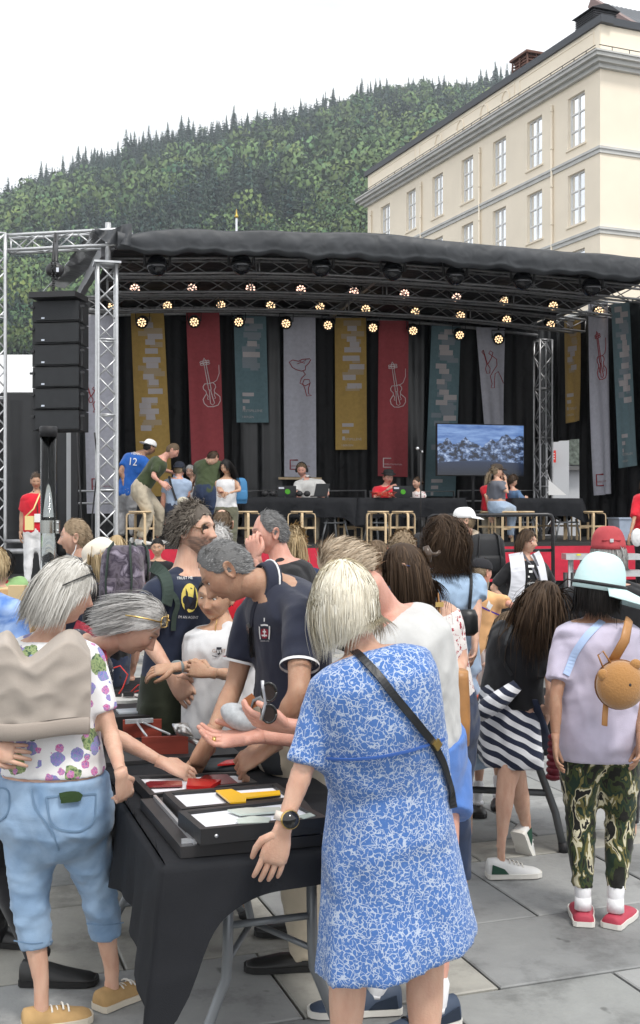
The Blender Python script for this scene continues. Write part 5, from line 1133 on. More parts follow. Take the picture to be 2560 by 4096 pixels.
# ---- television
tv = empty('television', onl(1920, 2185, 1.9), 'large flat screen on a stand showing snowy mountains above a lake', 'television'); pc_ = [onl(1750, 1705, 1.9), onl(2094, 1698, 1.9), onl(2094, 1897, 1.9), onl(1750, 1902, 1.9)]
tc_ = sum(pc_) / 4; Wt = np.linalg.norm(pc_[1] - pc_[0]); Hh = np.linalg.norm(pc_[2] - pc_[1]); m = MB(); m.box(tc_ - Vd * .03, (Wt + .04, .05, Hh + .04), FR); m.build('screen_housing', BLKP, tv)
SCR = mat('screen_glass', (.01, .01, .012), .12, spec=.6); N, L, b = nodes(SCR); b.inputs['Emission Strength'].default_value = .62
m = MB(); m.prism([(-Wt / 2, -Hh / 2), (Wt / 2, -Hh / 2), (Wt / 2, Hh / 2), (-Wt / 2, Hh / 2)], tc_ + Vd * .001, U_, (0, 0, 1), .004); scr = m.build('screen', SCR, tv)
uvl = scr.data.uv_layers.new(name='u'); 
for lp in scr.data.loops: q = V(scr.data.vertices[lp.vertex_index].co) + worldloc(scr) - tc_; uvl.data[lp.index].uv = (q @ U_ / Wt + .5, q[2] / Hh + .5)
def build_screen():
    uv = N.new('ShaderNodeUVMap'); uv.uv_map = 'u'; s = N.new('ShaderNodeSeparateXYZ'); L.new(uv.outputs['UV'], s.inputs[0])
    def mth(op, a, b_=None, c_=None):
        n = N.new('ShaderNodeMath'); n.operation = op
        for i, q in enumerate((a, b_, c_)):
            if q is None: continue
            if isinstance(q, (int, float)): n.inputs[i].default_value = q
            else: L.new(q, n.inputs[i])
        return n.outputs[0]
    def nz(sc, det, dx=0, sy=1, rough=.6):
        mpn = N.new('ShaderNodeMapping'); mpn.inputs['Scale'].default_value = (1, sy, 1); mpn.inputs['Location'].default_value = (dx, dx, 0); L.new(uv.outputs['UV'], mpn.inputs['Vector']); n = N.new('ShaderNodeTexNoise'); n.inputs['Scale'].default_value = sc; n.inputs['Detail'].default_value = det; n.inputs['Roughness'].default_value = rough; L.new(mpn.outputs['Vector'], n.inputs['Vector']); return n.outputs['Fac']
    u, v = s.outputs['X'], s.outputs['Y']
    fc = N.new('ShaderNodeFloatCurve'); cv = fc.mapping.curves[0]; pts_ = [(0, .60), (.06, .64), (.11, .74), (.17, .61), (.25, .64), (.32, .75), (.38, .66), (.45, .62), (.51, .56), (.56, .63), (.62, .72), (.68, .66), (.75, .79), (.81, .82), (.87, .71), (.93, .79), (1, .80)]
    cv.points[0].location = pts_[0]; cv.points[1].location = pts_[-1]
    for p_ in pts_[1:-1]: cv.points.new(*p_)
    for p_ in cv.points: p_.handle_type = 'VECTOR'
    fc.mapping.update(); L.new(u, fc.inputs['Value']); rl = mth('ADD', fc.outputs['Value'], mth('MULTIPLY', mth('SUBTRACT', nz(26, 5, 3, .0, .7), .5), .16))
    land = mth('LESS_THAN', v, rl); lake_h = mth('ADD', mth('SUBTRACT', .30, mth('MULTIPLY', mth('ABSOLUTE', mth('SUBTRACT', u, .5)), .12)), mth('MULTIPLY', mth('SUBTRACT', nz(3, 2, 9, 0), .5), .1)); lake = mth('LESS_THAN', v, lake_h)
    sk_ = ramp(N, [(.35, (.04, .12, .36)), (.7, (.26, .42, .74))]); L.new(nz(3, 5, 1, 3), sk_.inputs['Fac']); sn = ramp(N, [(.46, (.006, .012, .03)), (.53, (.09, .15, .30)), (.66, (.50, .62, .84))]); L.new(nz(13, 7, 5, .7, .7), sn.inputs['Fac']); lk = ramp(N, [(0, (.003, .006, .014)), (.26, (.010, .022, .06)), (.34, (.06, .11, .22))]); L.new(v, lk.inputs['Fac'])
    a = N.new('ShaderNodeMix'); a.data_type = 'RGBA'; L.new(land, a.inputs['Factor']); L.new(sk_.outputs['Color'], a.inputs['A']); L.new(sn.outputs['Color'], a.inputs['B']); c_ = N.new('ShaderNodeMix'); c_.data_type = 'RGBA'; L.new(lake, c_.inputs['Factor']); L.new(a.outputs['Result'], c_.inputs['A']); L.new(lk.outputs['Color'], c_.inputs['B']); L.new(c_.outputs['Result'], b.inputs['Emission Color'])
build_screen()
m = MB(); q = tc_ - Vd * .12; 
for s_ in (-.12, .12): m.tube([q + U_ * s_, (q + U_ * s_) * V(1, 1, 0) + V(0, 0, ZD)], .03, 8)
m.tube([q * V(1, 1, 0) + V(0, 0, ZD + .04) - U_ * .5, q * V(1, 1, 0) + V(0, 0, ZD + .04) + U_ * .5], .03, 8); m.tube([q * V(1, 1, 0) + V(0, 0, ZD + .5) - U_ * .3, q * V(1, 1, 0) + V(0, 0, ZD + .5) + U_ * .3], .02, 8); m.build('stand', BLK, tv)
# ---- tables with black cloths, stools
def ltable(label, x0, x1, yt, d, drop=.33, corner=.5, legs=True, ztop=None):
    p0, p1 = onl(x0, yt, d), onl(x1, yt, d); zt = ZD + .74; p0[2] = p1[2] = zt; root = empty('table', lerp(p0, p1, .5) * V(1, 1, 0) + V(0, 0, ZD), label, 'table'); Lx = np.linalg.norm(p1 - p0); u = unit(p1 - p0); Wd = .72; back = -Vd
    m = MB(); r_ = np.random.default_rng(int(x0)); 
    per = []; nseg = 40; 
    for i in range(nseg): per.append(lerp(p0, p1, i / nseg) + back * 0)
    for i in range(10): per.append(p1 + back * Wd * i / 10)
    for i in range(nseg): per.append(lerp(p1, p0, i / nseg) + back * Wd)
    for i in range(10): per.append(p0 + back * Wd * (1 - i / 10))
    per = np.array(per); cen = per.mean(0); s = np.linalg.norm(np.diff(np.vstack([per, per[:1]]), axis=0), axis=1).cumsum(); cor = [0, nseg, nseg + 10, 2 * nseg + 10]
    dist = np.array([min(min(abs(i - c), len(per) - abs(i - c)) * (Lx / nseg if (i < nseg or nseg + 10 <= i < 2 * nseg + 10) else Wd / 10) for c in cor) for i in range(len(per))])
    outn = []
    for i in range(len(per)):
        q = per[i] - cen; o = Vd if i < nseg else (u if i < nseg + 10 else (back if i < 2 * nseg + 10 else -u))
        if dist[i] < .02: o = unit(o + (-u if i in (0,) or i > 2 * nseg + 15 else u) )
        outn.append(o)
    outn = np.array(outn); rows = [cen + (per - cen) * .02, cen + (per - cen) * .5, per - outn * .01 + V(0, 0, .0), per + outn * .006 - V(0, 0, .012)]
    dr = drop + (corner - drop) * np.exp(-(dist / .14) ** 2) ; fo = .022 * np.sin(s * 13 + r_.uniform(0, 6)) + .015 * np.sin(s * 29)
    for t in (.3, .6, 1.0): rows.append(per + outn * (.012 + fo * t + .10 * t * np.exp(-(dist / .16) ** 2))[:, None] - V(0, 0, 1) * (dr * t)[:, None])
    m.rings(rows, cap=False, smooth=True); m.build('tablecloth', TCLOTH, root)
    m = MB(); m.box(cen - V(0, 0, .03), (Lx - .02, Wd - .02, .04), np.stack([u, back, V(0, 0, 1)], 1)); m.build('tabletop', STEEL, root)
    if legs:
        for e in (.18, .82):
            b_ = p0 + u * Lx * e; 
            lg = MB(); lg.tube([b_ + back * .15 - V(0, 0, .05), b_ + back * .12 - V(0, 0, .38) - u * .0, b_ + back * .02 - V(0, 0, .73) - u * .08 * (1 if e < .5 else -1) * 0], .018, 8); lg.tube([b_ + back * .57 - V(0, 0, .05), b_ + back * .60 - V(0, 0, .38), b_ + back * .70 - V(0, 0, .73)], .018, 8)
            lg.tube([b_ + back * .12 - V(0, 0, .42), b_ + back * .60 - V(0, 0, .42)], .014, 8); lg.tube([b_ + back * .3 - V(0, 0, .42), b_ + back * .3 + u * (.45 if e < .5 else -.45) - V(0, 0, .06)], .012, 8)
            lg.tube([b_ - u * .15 + back * .08 - V(0, 0, .36), b_ - u * .24 + back * .08 - V(0, 0, .735)], .016, 8); lg.tube([b_ + u * .15 + back * .08 - V(0, 0, .36), b_ + u * .24 + back * .08 - V(0, 0, .735)], .016, 8); lg.tube([b_ - u * .2 + back * .08 - V(0, 0, .42), b_ + u * .2 + back * .08 - V(0, 0, .42)], .014, 8); lg.build('leg', STEEL, root)
    return root
ltable('black draped table with the bearded man and his laptops on stage', 985, 1425, 1986, 4.9, .33, .50)
ltable('black draped table with the man in the black hat, centre stage', 1436, 1862, 1984, 4.9, .33, .47)
ltable('black draped table at the right end of the stage with folding legs', 2052, 2330, 1981, 4.9, .31, .42)
ltable('black draped table hidden among the group on the left of the stage', 560, 840, 1990, 4.6, .55, .62)
def make_stool(c, rz, label=None):
    root = empty('stool', c, label or 'round pale birch stool with bent legs standing on the stage', 'stool', None, rz=0); h = .49; R_ = rotz(rz)
    m = MB(); m.tube([c + V(0, 0, h), c + V(0, 0, h + .026)], [.175, .172], 24, smooth=True); m.build('seat', BIRCH, root)
    for k_ in range(4):
        d = R_ @ V(math.cos(k_ * math.pi / 2 + .785), math.sin(k_ * math.pi / 2 + .785), 0); m = MB(); s_ = V(-d[1], d[0], 0); P = [c + d * .06 + V(0, 0, h - .012), c + d * .17 + V(0, 0, h - .012), c + d * .205 + V(0, 0, h - .025), c + d * .215 + V(0, 0, h - .065), c + d * .215]
        m.tube(P, .026, 4, flat=.45, smooth=False); m.build('leg', BIRCH, root)
    for k_ in range(2):
        d = R_ @ V(math.cos(k_ * math.pi / 2 + .785), math.sin(k_ * math.pi / 2 + .785), 0); m = MB(); beam(m, c - d * .21 + V(0, 0, .22 + .03 * k_), c + d * .21 + V(0, 0, .22 + .03 * k_), .014, .032); m.build('crossbar', BIRCH, root)
    return root
STL = [(560, 5.55, 'birch stool beside the legs of the man in pale trousers'), (988, 5.5, 'birch stool partly hidden behind the laughing man'), (1207, 5.5, 'birch stool standing alone in front of the bearded man\'s table'), (1400, 4.6, 'birch stool pushed under the gap between the two middle tables'), (1513, 5.5, 'left one of the two birch stools in front of the black hat man'), (1610, 5.5, 'right one of the two birch stools in front of the black hat man'), (1962, 4.9, 'birch stool behind the seated woman in the grey shirt'), (2030, 5.5, 'birch stool on which the woman with the camera sits'), (2096, 5.45, 'empty birch stool right next to the woman with the camera'), (2175, 4.0, 'birch stool behind the right table, its left one'), (2262, 4.1, 'birch stool behind the folding legs of the right table'), (2330, 4.4, 'birch stool under the right end of the right table'), (2372, 5.0, 'birch stool at the far right, clear of the table')]
for i, (x, d, lb) in enumerate(STL):
    t, p = line_at(x, d); make_stool(V(p[0], p[1], ZD), rng.uniform(0, 1.5), lb)
# laptops, headphones, microphone, storage box
def laptop(x0, x1, yb, yt, d, label, ang=0, sticker=True, skew=0):
    p, q = onl(x0, yb, d), onl(x1, yb, d); p[2] = q[2] = ZD + .75; u = unit(q - p); w = np.linalg.norm(q - p); h = (yb - yt) / F * p[1]; up = unit(V(0, 0, 1) - u * skew + Vd * .25); root = empty('laptop', lerp(p, q, .5), label, 'laptop'); g_ = mat('laptop_grey', (.05, .053, .058), .4, .3)
    m = MB(); m.prism([(0, 0), (w, 0), (w, h), (0, h)], p, u, up, -.012); m.build('lid', g_, root); m = MB(); m.box(lerp(p, q, .5) - Vd * .12 + V(0, 0, .012), (w, .24, .018), np.stack([u, -Vd, V(0, 0, 1)], 1)); m.build('base', g_, root)
    if sticker:
        o_ = p + u * w * .52 + up * h * .48 + Vd * .006; a = np.arange(16) * math.pi / 8; m = MB(); m.prism(np.stack([np.cos(a) * .045, np.sin(a) * .045], 1), o_, u, up, .003); m.build('round_sticker', mat('green_sticker', (.10, .42, .04), .6), root)
        m = MB(); m.prism([(0, 0), (.09, 0), (.09, .03), (0, .03)], p + u * .02 + up * (h - .05) + Vd * .006, u, up, .003); m.build('sticker', mat('paper_label', (.7, .72, .8), .6), root)
laptop(1112, 1187, 1991, 1946, 4.7, 'grey laptop with a round green sticker left of the bearded man', skew=.12); laptop(1255, 1308, 1988, 1934, 4.8, 'black open laptop in front of the bearded man\'s arm', sticker=False, skew=-.15); laptop(1572, 1650, 1987, 1941, 4.7, 'grey laptop with a round green sticker in front of the man in the black hat', skew=.12)
for x, lb in ((1213, 'black headphones lying beside the open laptop'), (1075, 'black headphones lying at the left end of the table')):
    t, p = line_at(x, 4.8); root = empty('headphones', V(p[0], p[1], ZD + .745), lb, 'headphones'); c = V(p[0], p[1], ZD + .80)
    for s_ in (-1, 1): m = MB(); m.ell(c + U_ * s_ * .065, (.055, .05, .05)); m.build('ear_cup', BLKP, root)
    m = MB(); a = np.linspace(-1.4, 1.4, 9); m.tube([c + U_ * math.sin(q) * .075 - Vd * math.cos(q) * .09 for q in a], .01, 6); m.build('headband', BLKP, root)
wr_ = empty('wire_tangle', onl(1535, 1985, 4.9), 'tangle of thin red wires on the table of the man in the black hat', 'wires'); c = onl(1535, 1983, 4.95); c[2] = ZD + .76; r_ = np.random.default_rng(2); m = MB()
for _ in range(14): a = c + U_ * r_.uniform(-.16, .14); m.tube([a, a + V(r_.normal() * .04, 0, .05 + .03 * r_.random()), a + V(r_.normal() * .06, 0, .06), a + V(r_.normal() * .08, .02, 0)], .006, 5)
m.build('wires', mat('red_wire', (.6, .08, .05), .4), wr_)
t, p = line_at(1683, 5.7); mic = empty('microphone_stand', V(p[0], p[1], ZD), 'black microphone stand with a silver microphone in front of the middle table', 'microphone stand'); b_ = V(p[0], p[1], ZD); m = MB(); m.tube([b_, V(p[0], p[1], zpx(p[1], 1800))], .011, 8); m.tube([V(p[0], p[1], zpx(p[1], 1803)), onl(1672, 1796, 5.9)], .014, 8); m.build('pole', BLK, mic)
m = MB()
for a in (0, 2.1, 4.2): m.tube([b_ + V(0, 0, .1), b_ + V(math.cos(a) * .3, math.sin(a) * .3, .01)], .01, 6)
m.build('tripod_foot', BLK, mic); m = MB(); m.ell(onl(1670, 1794, 5.9), (.028, .03, .028)); m.ell(onl(1688, 1807, 5.7), (.02, .02, .02)); m.build('microphone_head', ALU, mic)
c = onl(2500, 2110, 5.0); c[2] = ZD + .19; bx = empty('storage_box', c - V(0, 0, .19), 'translucent blue grey plastic storage box at the right end of the stage', 'box'); PL = mat('cloudy_plastic', (.34, .40, .50), .35, var=.1); m = MB(); m.box(c, (.40, .36, .37), FR, taper=1.12); m.build('tub', PL, bx); m = MB(); m.box(c + V(0, 0, .2), (.48, .44, .03), FR); m.build('lid', PL, bx)
# open building behind the side wall gap
gb = empty('shop_building', (14.5, 60, 0), 'grey stone shop front with an arched window seen through the gap in the side curtain', 'building'); STN = mat('pale_stone', (.50, .51, .53), .8, var=.06, vscale=1.5)
m = MB(); x0, x1 = at(2150, 0, 40)[0], at(2560, 0, 40)[0]; m.box(((x0 + x1) / 2, 41, 3.2), (x1 - x0, 1.6, 6.6)); m.build('wall', STN, gb)
m = MB(); m.box(at(2240, 1880, 40) * V(1, 0, 0) + V(0, 40.05, 2.6), (.55, .5, 5.4)); m.build('pilaster', mat('pilaster_stone', (.46, .47, .49), .8), gb)
m = MB(); a = np.linspace(0, math.pi, 13); oc = at(2315, 1860, 40.1); w_ = .40; m.prism([(-w_, 0)] + [(w_, 0)] + [(w_ * math.cos(q), .55 + .62 * math.sin(q)) for q in a], oc, (1, 0, 0), (0, 0, 1), .12); m.build('arched_window', mat('leaded_glass', (.10, .12, .10), .25, var=.6, vscale=9), gb)
m = MB(); m.tube([oc + V(w_ * math.cos(q) * 1.08, -.1, .55 + .67 * math.sin(q)) for q in a] , .05, 6); m.box(oc + V(0, -.1, -.12), (1.1, .3, .14)); m.build('window_surround', mat('dark_stone', (.12, .12, .12), .7), gb)
m = MB(); sgn = at(2207, 1826, 39.6); m.box(sgn, (.28, .06, .42)); sg_ = m.build('shop_sign', mat('red_sign', (.62, .03, .02), .5), gb); tv_, tf = text_geo('LE', .3); tv_ = tv_ - tv_.mean(0); m = MB(); m.add([sgn + V(q[0], -.04, q[1]) for q in tv_], tf, 0, False); m.build('lettering', WHITE, sg_)
pp = empty('music_stand', at(2195, 1990, 20.2), 'white sheet leaning over the far side of the right table', 'paper sheet'); m = MB(); m.prism([(0, 0), (.36, 0), (0, .28)], onl(2193, 1980, 4.0), U_, (0, 0, 1), .01); m.build('sheet', mat('paper_white', (.75, .75, .75), .7), pp)
# ---- hand rail and metal steps in front of the stage
hr_ = empty('handrail', at(1960, 2400, 14.2), 'black tubular handrail with two bars in front of the stage', 'railing'); d = 14.2; bm = MB(); q = lambda x, y: at(x, y, d)
bm.tube([q(1713, 2330), q(1713, 2085), q(1718, 2070), q(1730, 2063), q(2190, 2058), q(2204, 2062), q(2211, 2075), q(2214, 2545)], .024, 10); bm.tube([q(1713, 2540), q(1713, 2300)], .024, 10); bm.tube([q(1716, 2205), q(2211, 2201)], .020, 8); bm.build('tube', mat('black_tube', (.02, .02, .022), .3, .3, spec=.6), hr_)
st_ = empty('steps', at(2400, 2500, 15), 'low aluminium steps leaning against the red stage skirt', 'steps')
for y, x0, x1 in ((2226, 2255, 2552), (2292, 2300, 2565)):
    m = MB(); a, b_ = at(x0, y, 14.6), at(x1, y, 14.6); m.box((a + b_) / 2, (b_[0] - a[0], .28, .075)); m.build('tread', ALU, st_)
for x in (2283, 2330, 2480): m = MB(); m.tube([at(x, 2235, 14.6), at(x, 2500, 14.6)], .035, 10); m.build('leg', ALU, st_)
for x in (2262, 2292): m = MB(); m.tube([at(x, 2290, 14.45), at(x, 2500, 14.45)], .03, 8); m.build('lever', BLK, st_)
m = MB(); m.box(at(2315, 2219, 14.43), (.05, .02, .02)); m.build('yellow_tape', mat('yellow_tape', (.8, .75, .05), .5), st_)
ylw = empty('crate', at(2290, 2420, 12), 'yellow orange box in front of the steps, seen between two heads', 'box'); m = MB(); m.box(V(at(2290, 0, 11.5)[0], 11.5, .4), (.26, .3, .8)); m.build('panel', mat('yellow_box', (.75, .42, .06), .6), ylw)
# ---- clear tube
tb = V(*at(194, 2400, 7.2)); tb[2] = 0; ct = empty('display_tube', tb, 'clear acrylic tube with black cap and steel clamp standing by the left wing', 'tube'); r0 = .050
ACR = bpy.data.materials.new('clear_acrylic'); ACR.use_nodes = True; N, L, b = nodes(ACR); b.inputs['Transmission Weight'].default_value = 1; b.inputs['Roughness'].default_value = .03; b.inputs['IOR'].default_value = 1.25; b.inputs['Base Color'].default_value = (.93, .96, .97, 1)
zt = zpx(7.2, 1745); m = MB(); a = np.arange(28) * 2 * math.pi / 28; ring = lambda r, z: tb + np.stack([np.cos(a) * r, np.sin(a) * r, np.full(28, z)], 1)
m.rings([ring(r0, .9), ring(r0, zt), ring(r0 - .006, zt), ring(r0 - .006, .9), ring(r0, .9)], cap=False); m.build('tube_wall', ACR, ct)
m = MB(); m.rings([ring(.056, zt - .005), ring(.056, zpx(7.2, 1709)), ring(.05, zpx(7.2, 1706))]); m.build('cap', BLKP, ct); m = MB(); m.rings([ring(.0525, zpx(7.2, 2133)), ring(.0525, zpx(7.2, 2081))], cap=False); m.box(tb + V(.062, -.01, zpx(7.2, 2107)), (.02, .04, .085)); m.build('clamp', mat('steel_clamp', (.35, .36, .34), .25, .9), ct)
m = MB(); m.rings([ring(.08, 0), ring(.08, .9)]); m.build('plinth', BLK, ct); m = MB()
for s_, y in ((1, 2091), (1, 2122)): m.tube([tb + V(.065, -.04, zpx(7.2, y)), tb + V(.065, -.02, zpx(7.2, y))], .008, 6)
m.build('bolt', ALU, ct)
# ---------------------------------------------------------------- hair, cloth and pattern materials
H_GREY = hairmat('silver_grey', (.44, .42, .38), (.84, .82, .77)); H_ASH = hairmat('ash_grey', (.28, .27, .26), (.66, .65, .63)); H_PLAT = hairmat('platinum', (.74, .68, .54), (.96, .93, .83)); H_SALT = hairmat('salt_pepper', (.10, .10, .10), (.42, .42, .42))
H_BROWN = hairmat('brown', (.045, .028, .018), (.14, .09, .055)); H_DARK = hairmat('dark', (.010, .009, .009), (.04, .035, .032)); H_MID = hairmat('mid_brown', (.10, .068, .042), (.28, .20, .13)); H_BLOND = hairmat('blond', (.36, .26, .14), (.72, .58, .36)); H_SAND = hairmat('sandy', (.22, .16, .10), (.50, .40, .28)); H_WHITE = hairmat('white_hair', (.45, .44, .43), (.85, .84, .82))
H_CURL = hairmat('grizzled_curls', (.085, .07, .058), (.40, .35, .29)); H_FADE = hairmat('fair_thin', (.34, .26, .18), (.68, .58, .45))
NAVY = cloth('navy_jersey', (.020, .027, .052)); NAVYP = cloth('navy_pique', (.026, .030, .050), fscale=5); WHT = cloth('white_jersey', (.66, .66, .67), fold=1); WARMW = cloth('off_white_jersey', (.54, .54, .53), fold=1); BLKT = cloth('black_jersey', (.014, .014, .016)); LILAC_T = cloth('lilac_jersey', (.53, .49, .61), fold=1); ORG = cloth('apricot_jersey', (.74, .42, .20)); REDT = cloth('red_jersey', (.60, .018, .035)); OLIVE = cloth('olive_jersey', (.050, .068, .032)); GREENT = cloth('green_polo', (.060, .080, .038)); BLUEP = cloth('light_blue_polo', (.36, .45, .60)); SKY = cloth('light_blue_linen', (.36, .49, .66), fold=1, fscale=9)
KHAKI = cloth('khaki_trousers', (.50, .44, .34), fold=1); DKGRN = cloth('dark_green_trousers', (.025, .030, .018)); OLT = cloth('olive_trousers', (.13, .13, .09)); GREYT = cloth('grey_trousers', (.34, .34, .35)); BLKTR = cloth('black_trousers', (.012, .012, .014)); WJ = cloth('white_jeans', (.74, .74, .75)); DBL = cloth('dark_blue_trousers', (.03, .045, .09)); BSH = cloth('blue_shorts', (.09, .20, .52)); BEIGE = cloth('beige_hoodie', (.52, .44, .34)); GREYSH = cloth('slate_shirt', (.14, .15, .18)); TAUPE = cloth('taupe_knit', (.41, .36, .315), fold=.5); ROYAL = cloth('royal_blue_jersey', (.02, .11, .42)); PINKT = cloth('peach_top', (.76, .56, .48)); JEAN2 = cloth('pale_jeans', (.36, .46, .60))
TAN = mat('tan_leather', (.42, .20, .065), .45, var=.2, vscale=9, bump=.3, spec=.5); BLTH = mat('black_leather', (.015, .016, .018), .4, bump=.3, spec=.5); SOLEW = mat('white_sole', (.72, .70, .65), .7); SOLEC = mat('cream_sole', (.62, .56, .46), .75); SOLEB = mat('black_sole', (.02, .02, .02), .7); SUEDE = mat('tan_suede', (.42, .27, .12), .85, var=.15, vscale=20); SHB = mat('black_shoe', (.016, .016, .016), .4, spec=.5); SNK = mat('white_sneaker', (.66, .66, .65), .65, var=.08); NSNK = mat('navy_sneaker', (.05, .07, .11), .6); CROC = mat('red_clog', (.42, .05, .08), .6)
SOCKW = mat('white_sock', (.78, .78, .80), .85, bump=.4); BLACKF = mat('black_frame', (.012, .012, .012), .25, spec=.7); TORT = mat('tortoise_frame', (.16, .08, .03), .3, spec=.6); LENSD = mat('dark_lens', (.03, .02, .018), .08, spec=.9); GOLDM = mat('gold_metal', (.65, .45, .16), .3, .9)
def objco(N): return N.new('ShaderNodeTexCoord').outputs['Object']
def mapped(N, L, src, scale): q = N.new('ShaderNodeMapping'); q.inputs['Scale'].default_value = scale; L.new(src, q.inputs['Vector']); return q.outputs['Vector']
def distort(N, L, src, sc, amt):
    n = N.new('ShaderNodeTexNoise'); n.inputs['Scale'].default_value = sc; n.inputs['Detail'].default_value = 2; L.new(src, n.inputs['Vector']); s = N.new('ShaderNodeVectorMath'); s.operation = 'SUBTRACT'; L.new(n.outputs['Color'], s.inputs[0]); s.inputs[1].default_value = (.5, .5, .5)
    k = N.new('ShaderNodeVectorMath'); k.operation = 'SCALE'; k.inputs['Scale'].default_value = amt; L.new(s.outputs[0], k.inputs[0]); a = N.new('ShaderNodeVectorMath'); L.new(src, a.inputs[0]); L.new(k.outputs[0], a.inputs[1]); return a.outputs[0]
def mixc(N, L, fac, a, b):
    x = N.new('ShaderNodeMix'); x.data_type = 'RGBA'
    for s, v in (('Factor', fac), ('A', a), ('B', b)):
        if isinstance(v, tuple): x.inputs[s].default_value = (*v, 1)
        elif isinstance(v, (int, float)): x.inputs[s].default_value = v
        else: L.new(v, x.inputs[s])
    return x.outputs['Result']
def setcol(m, L, b, out):
    for l in list(b.inputs['Base Color'].links): L.remove(l)
    L.new(out, b.inputs['Base Color'])
# blue dress with a fine white floral line pattern
DRESS = cloth('blue_floral_dress', (.085, .21, .60), fold=1, fscale=4, var=0); N, L, b = nodes(DRESS); c = distort(N, L, objco(N), 38, .020)
lines = None
for sc, lo in ((70, .075), (46, .048)):
    v = N.new('ShaderNodeTexVoronoi'); v.feature = 'DISTANCE_TO_EDGE'; v.inputs['Scale'].default_value = sc; L.new(c, v.inputs['Vector']); r = ramp(N, [(lo * .62, (1, 1, 1)), (lo, (0, 0, 0))]); L.new(v.outputs['Distance'], r.inputs['Fac'])
    n = N.new('ShaderNodeTexNoise'); n.inputs['Scale'].default_value = sc * 1.1; L.new(c, n.inputs['Vector']); g = ramp(N, [(.43, (0, 0, 0)), (.49, (1, 1, 1))]); L.new(n.outputs['Fac'], g.inputs['Fac']); k = N.new('ShaderNodeMath'); k.operation = 'MULTIPLY'; L.new(r.outputs['Color'], k.inputs[0]); L.new(g.outputs['Color'], k.inputs[1])
    if lines is None: lines = k.outputs[0]
    else: q = N.new('ShaderNodeMath'); q.operation = 'MAXIMUM'; L.new(lines, q.inputs[0]); L.new(k.outputs[0], q.inputs[1]); lines = q.outputs[0]
setcol(DRESS, L, b, mixc(N, L, lines, (.075, .175, .45), (.47, .54, .67)))
# white blouse with garden flowers
FLOR = cloth('white_garden_flower_print', (.8, .8, .8), fold=.8, var=0); N, L, b = nodes(FLOR); prev = (.80, .79, .79)
for sc, dst, thr, cols, amt in ((10, .028, .40, [(0, (.10, .17, .08)), (.5, (.34, .42, .20)), (1, (.05, .10, .07))], .62), (16, .018, .38, [(0, (.16, .24, .52)), (.45, (.36, .24, .55)), (.8, (.20, .30, .45))], .8), (23, .012, .34, [(0, (.55, .08, .30)), (.5, (.62, .30, .48)), (.9, (.30, .16, .42))], .6)):
    c = distort(N, L, objco(N), sc * 3.2, dst); v = N.new('ShaderNodeTexVoronoi'); v.inputs['Scale'].default_value = sc; L.new(c, v.inputs['Vector']); m1 = N.new('ShaderNodeMath'); m1.operation = 'LESS_THAN'; m1.inputs[1].default_value = thr; L.new(v.outputs['Distance'], m1.inputs[0])
    sx = N.new('ShaderNodeSeparateColor'); L.new(v.outputs['Color'], sx.inputs['Color']); m2 = N.new('ShaderNodeMath'); m2.operation = 'LESS_THAN'; m2.inputs[1].default_value = amt; L.new(sx.outputs['Red'], m2.inputs[0]); m3 = N.new('ShaderNodeMath'); m3.operation = 'MULTIPLY'; L.new(m1.outputs[0], m3.inputs[0]); L.new(m2.outputs[0], m3.inputs[1])
    rp = ramp(N, cols); nn_ = N.new('ShaderNodeTexNoise'); nn_.inputs['Scale'].default_value = sc * 7; nn_.inputs['Detail'].default_value = 3; L.new(objco(N), nn_.inputs['Vector']); rr = ramp(N, [(.35, (0, 0, 0)), (.65, (1, 1, 1))]); L.new(nn_.outputs['Fac'], rr.inputs['Fac']); L.new(rr.outputs['Color'], rp.inputs['Fac']); prev = mixc(N, L, m3.outputs[0], prev, rp.outputs['Color'])
setcol(FLOR, L, b, prev)
def twotone(name, a, c2, sc, dst, thr, feature='F1', **k):
    m = cloth(name, a, var=0, **k); N, L, b = nodes(m); c = distort(N, L, objco(N), sc * 2.5, dst); v = N.new('ShaderNodeTexVoronoi'); v.feature = feature; v.inputs['Scale'].default_value = sc; L.new(c, v.inputs['Vector']); q = N.new('ShaderNodeMath'); q.operation = 'LESS_THAN'; q.inputs[1].default_value = thr; L.new(v.outputs['Distance'], q.inputs[0]); setcol(m, L, b, mixc(N, L, q.outputs[0], a, c2)); return m
DOTS = twotone('black_white_leaf_print', (.02, .022, .04), (.72, .72, .72), 50, .02, .26); REDFL = twotone('white_red_paisley', (.74, .70, .68), (.34, .03, .05), 34, .04, .34); GRNF = twotone('green_red_flower_print', (.28, .46, .20), (.55, .05, .08), 13, .03, .22)
def blotch(name, stops, sc, det=2, stretch=(1, 1, 1), dst=0, **k):
    m = cloth(name, stops[0][1], var=0, **k); N, L, b = nodes(m); c = mapped(N, L, objco(N), stretch); 
    if dst: c = distort(N, L, c, sc * .9, dst)
    n = N.new('ShaderNodeTexNoise'); n.inputs['Scale'].default_value = sc; n.inputs['Detail'].default_value = det; n.inputs['Distortion'].default_value = .8; L.new(c, n.inputs['Vector']); r = ramp(N, stops, 'CONSTANT' if k.get('var') is None and name.startswith('camo') else 'LINEAR'); L.new(n.outputs['Fac'], r.inputs['Fac']); setcol(m, L, b, r.outputs['Color']); return m
CAMO = blotch('camo_green_cotton', [(0, (.016, .016, .014)), (.42, (.045, .06, .022)), (.47, (.018, .036, .024)), (.52, (.16, .14, .05)), (.57, (.60, .56, .40)), (.62, (.016, .016, .014))], 13, 2.2, (1.3, 1.3, .55), .10)
CAMP = blotch('purple_grey_camouflage', [(.3, (.03, .025, .03)), (.45, (.13, .11, .14)), (.55, (.05, .04, .06)), (.7, (.33, .29, .36))], 14, 4)
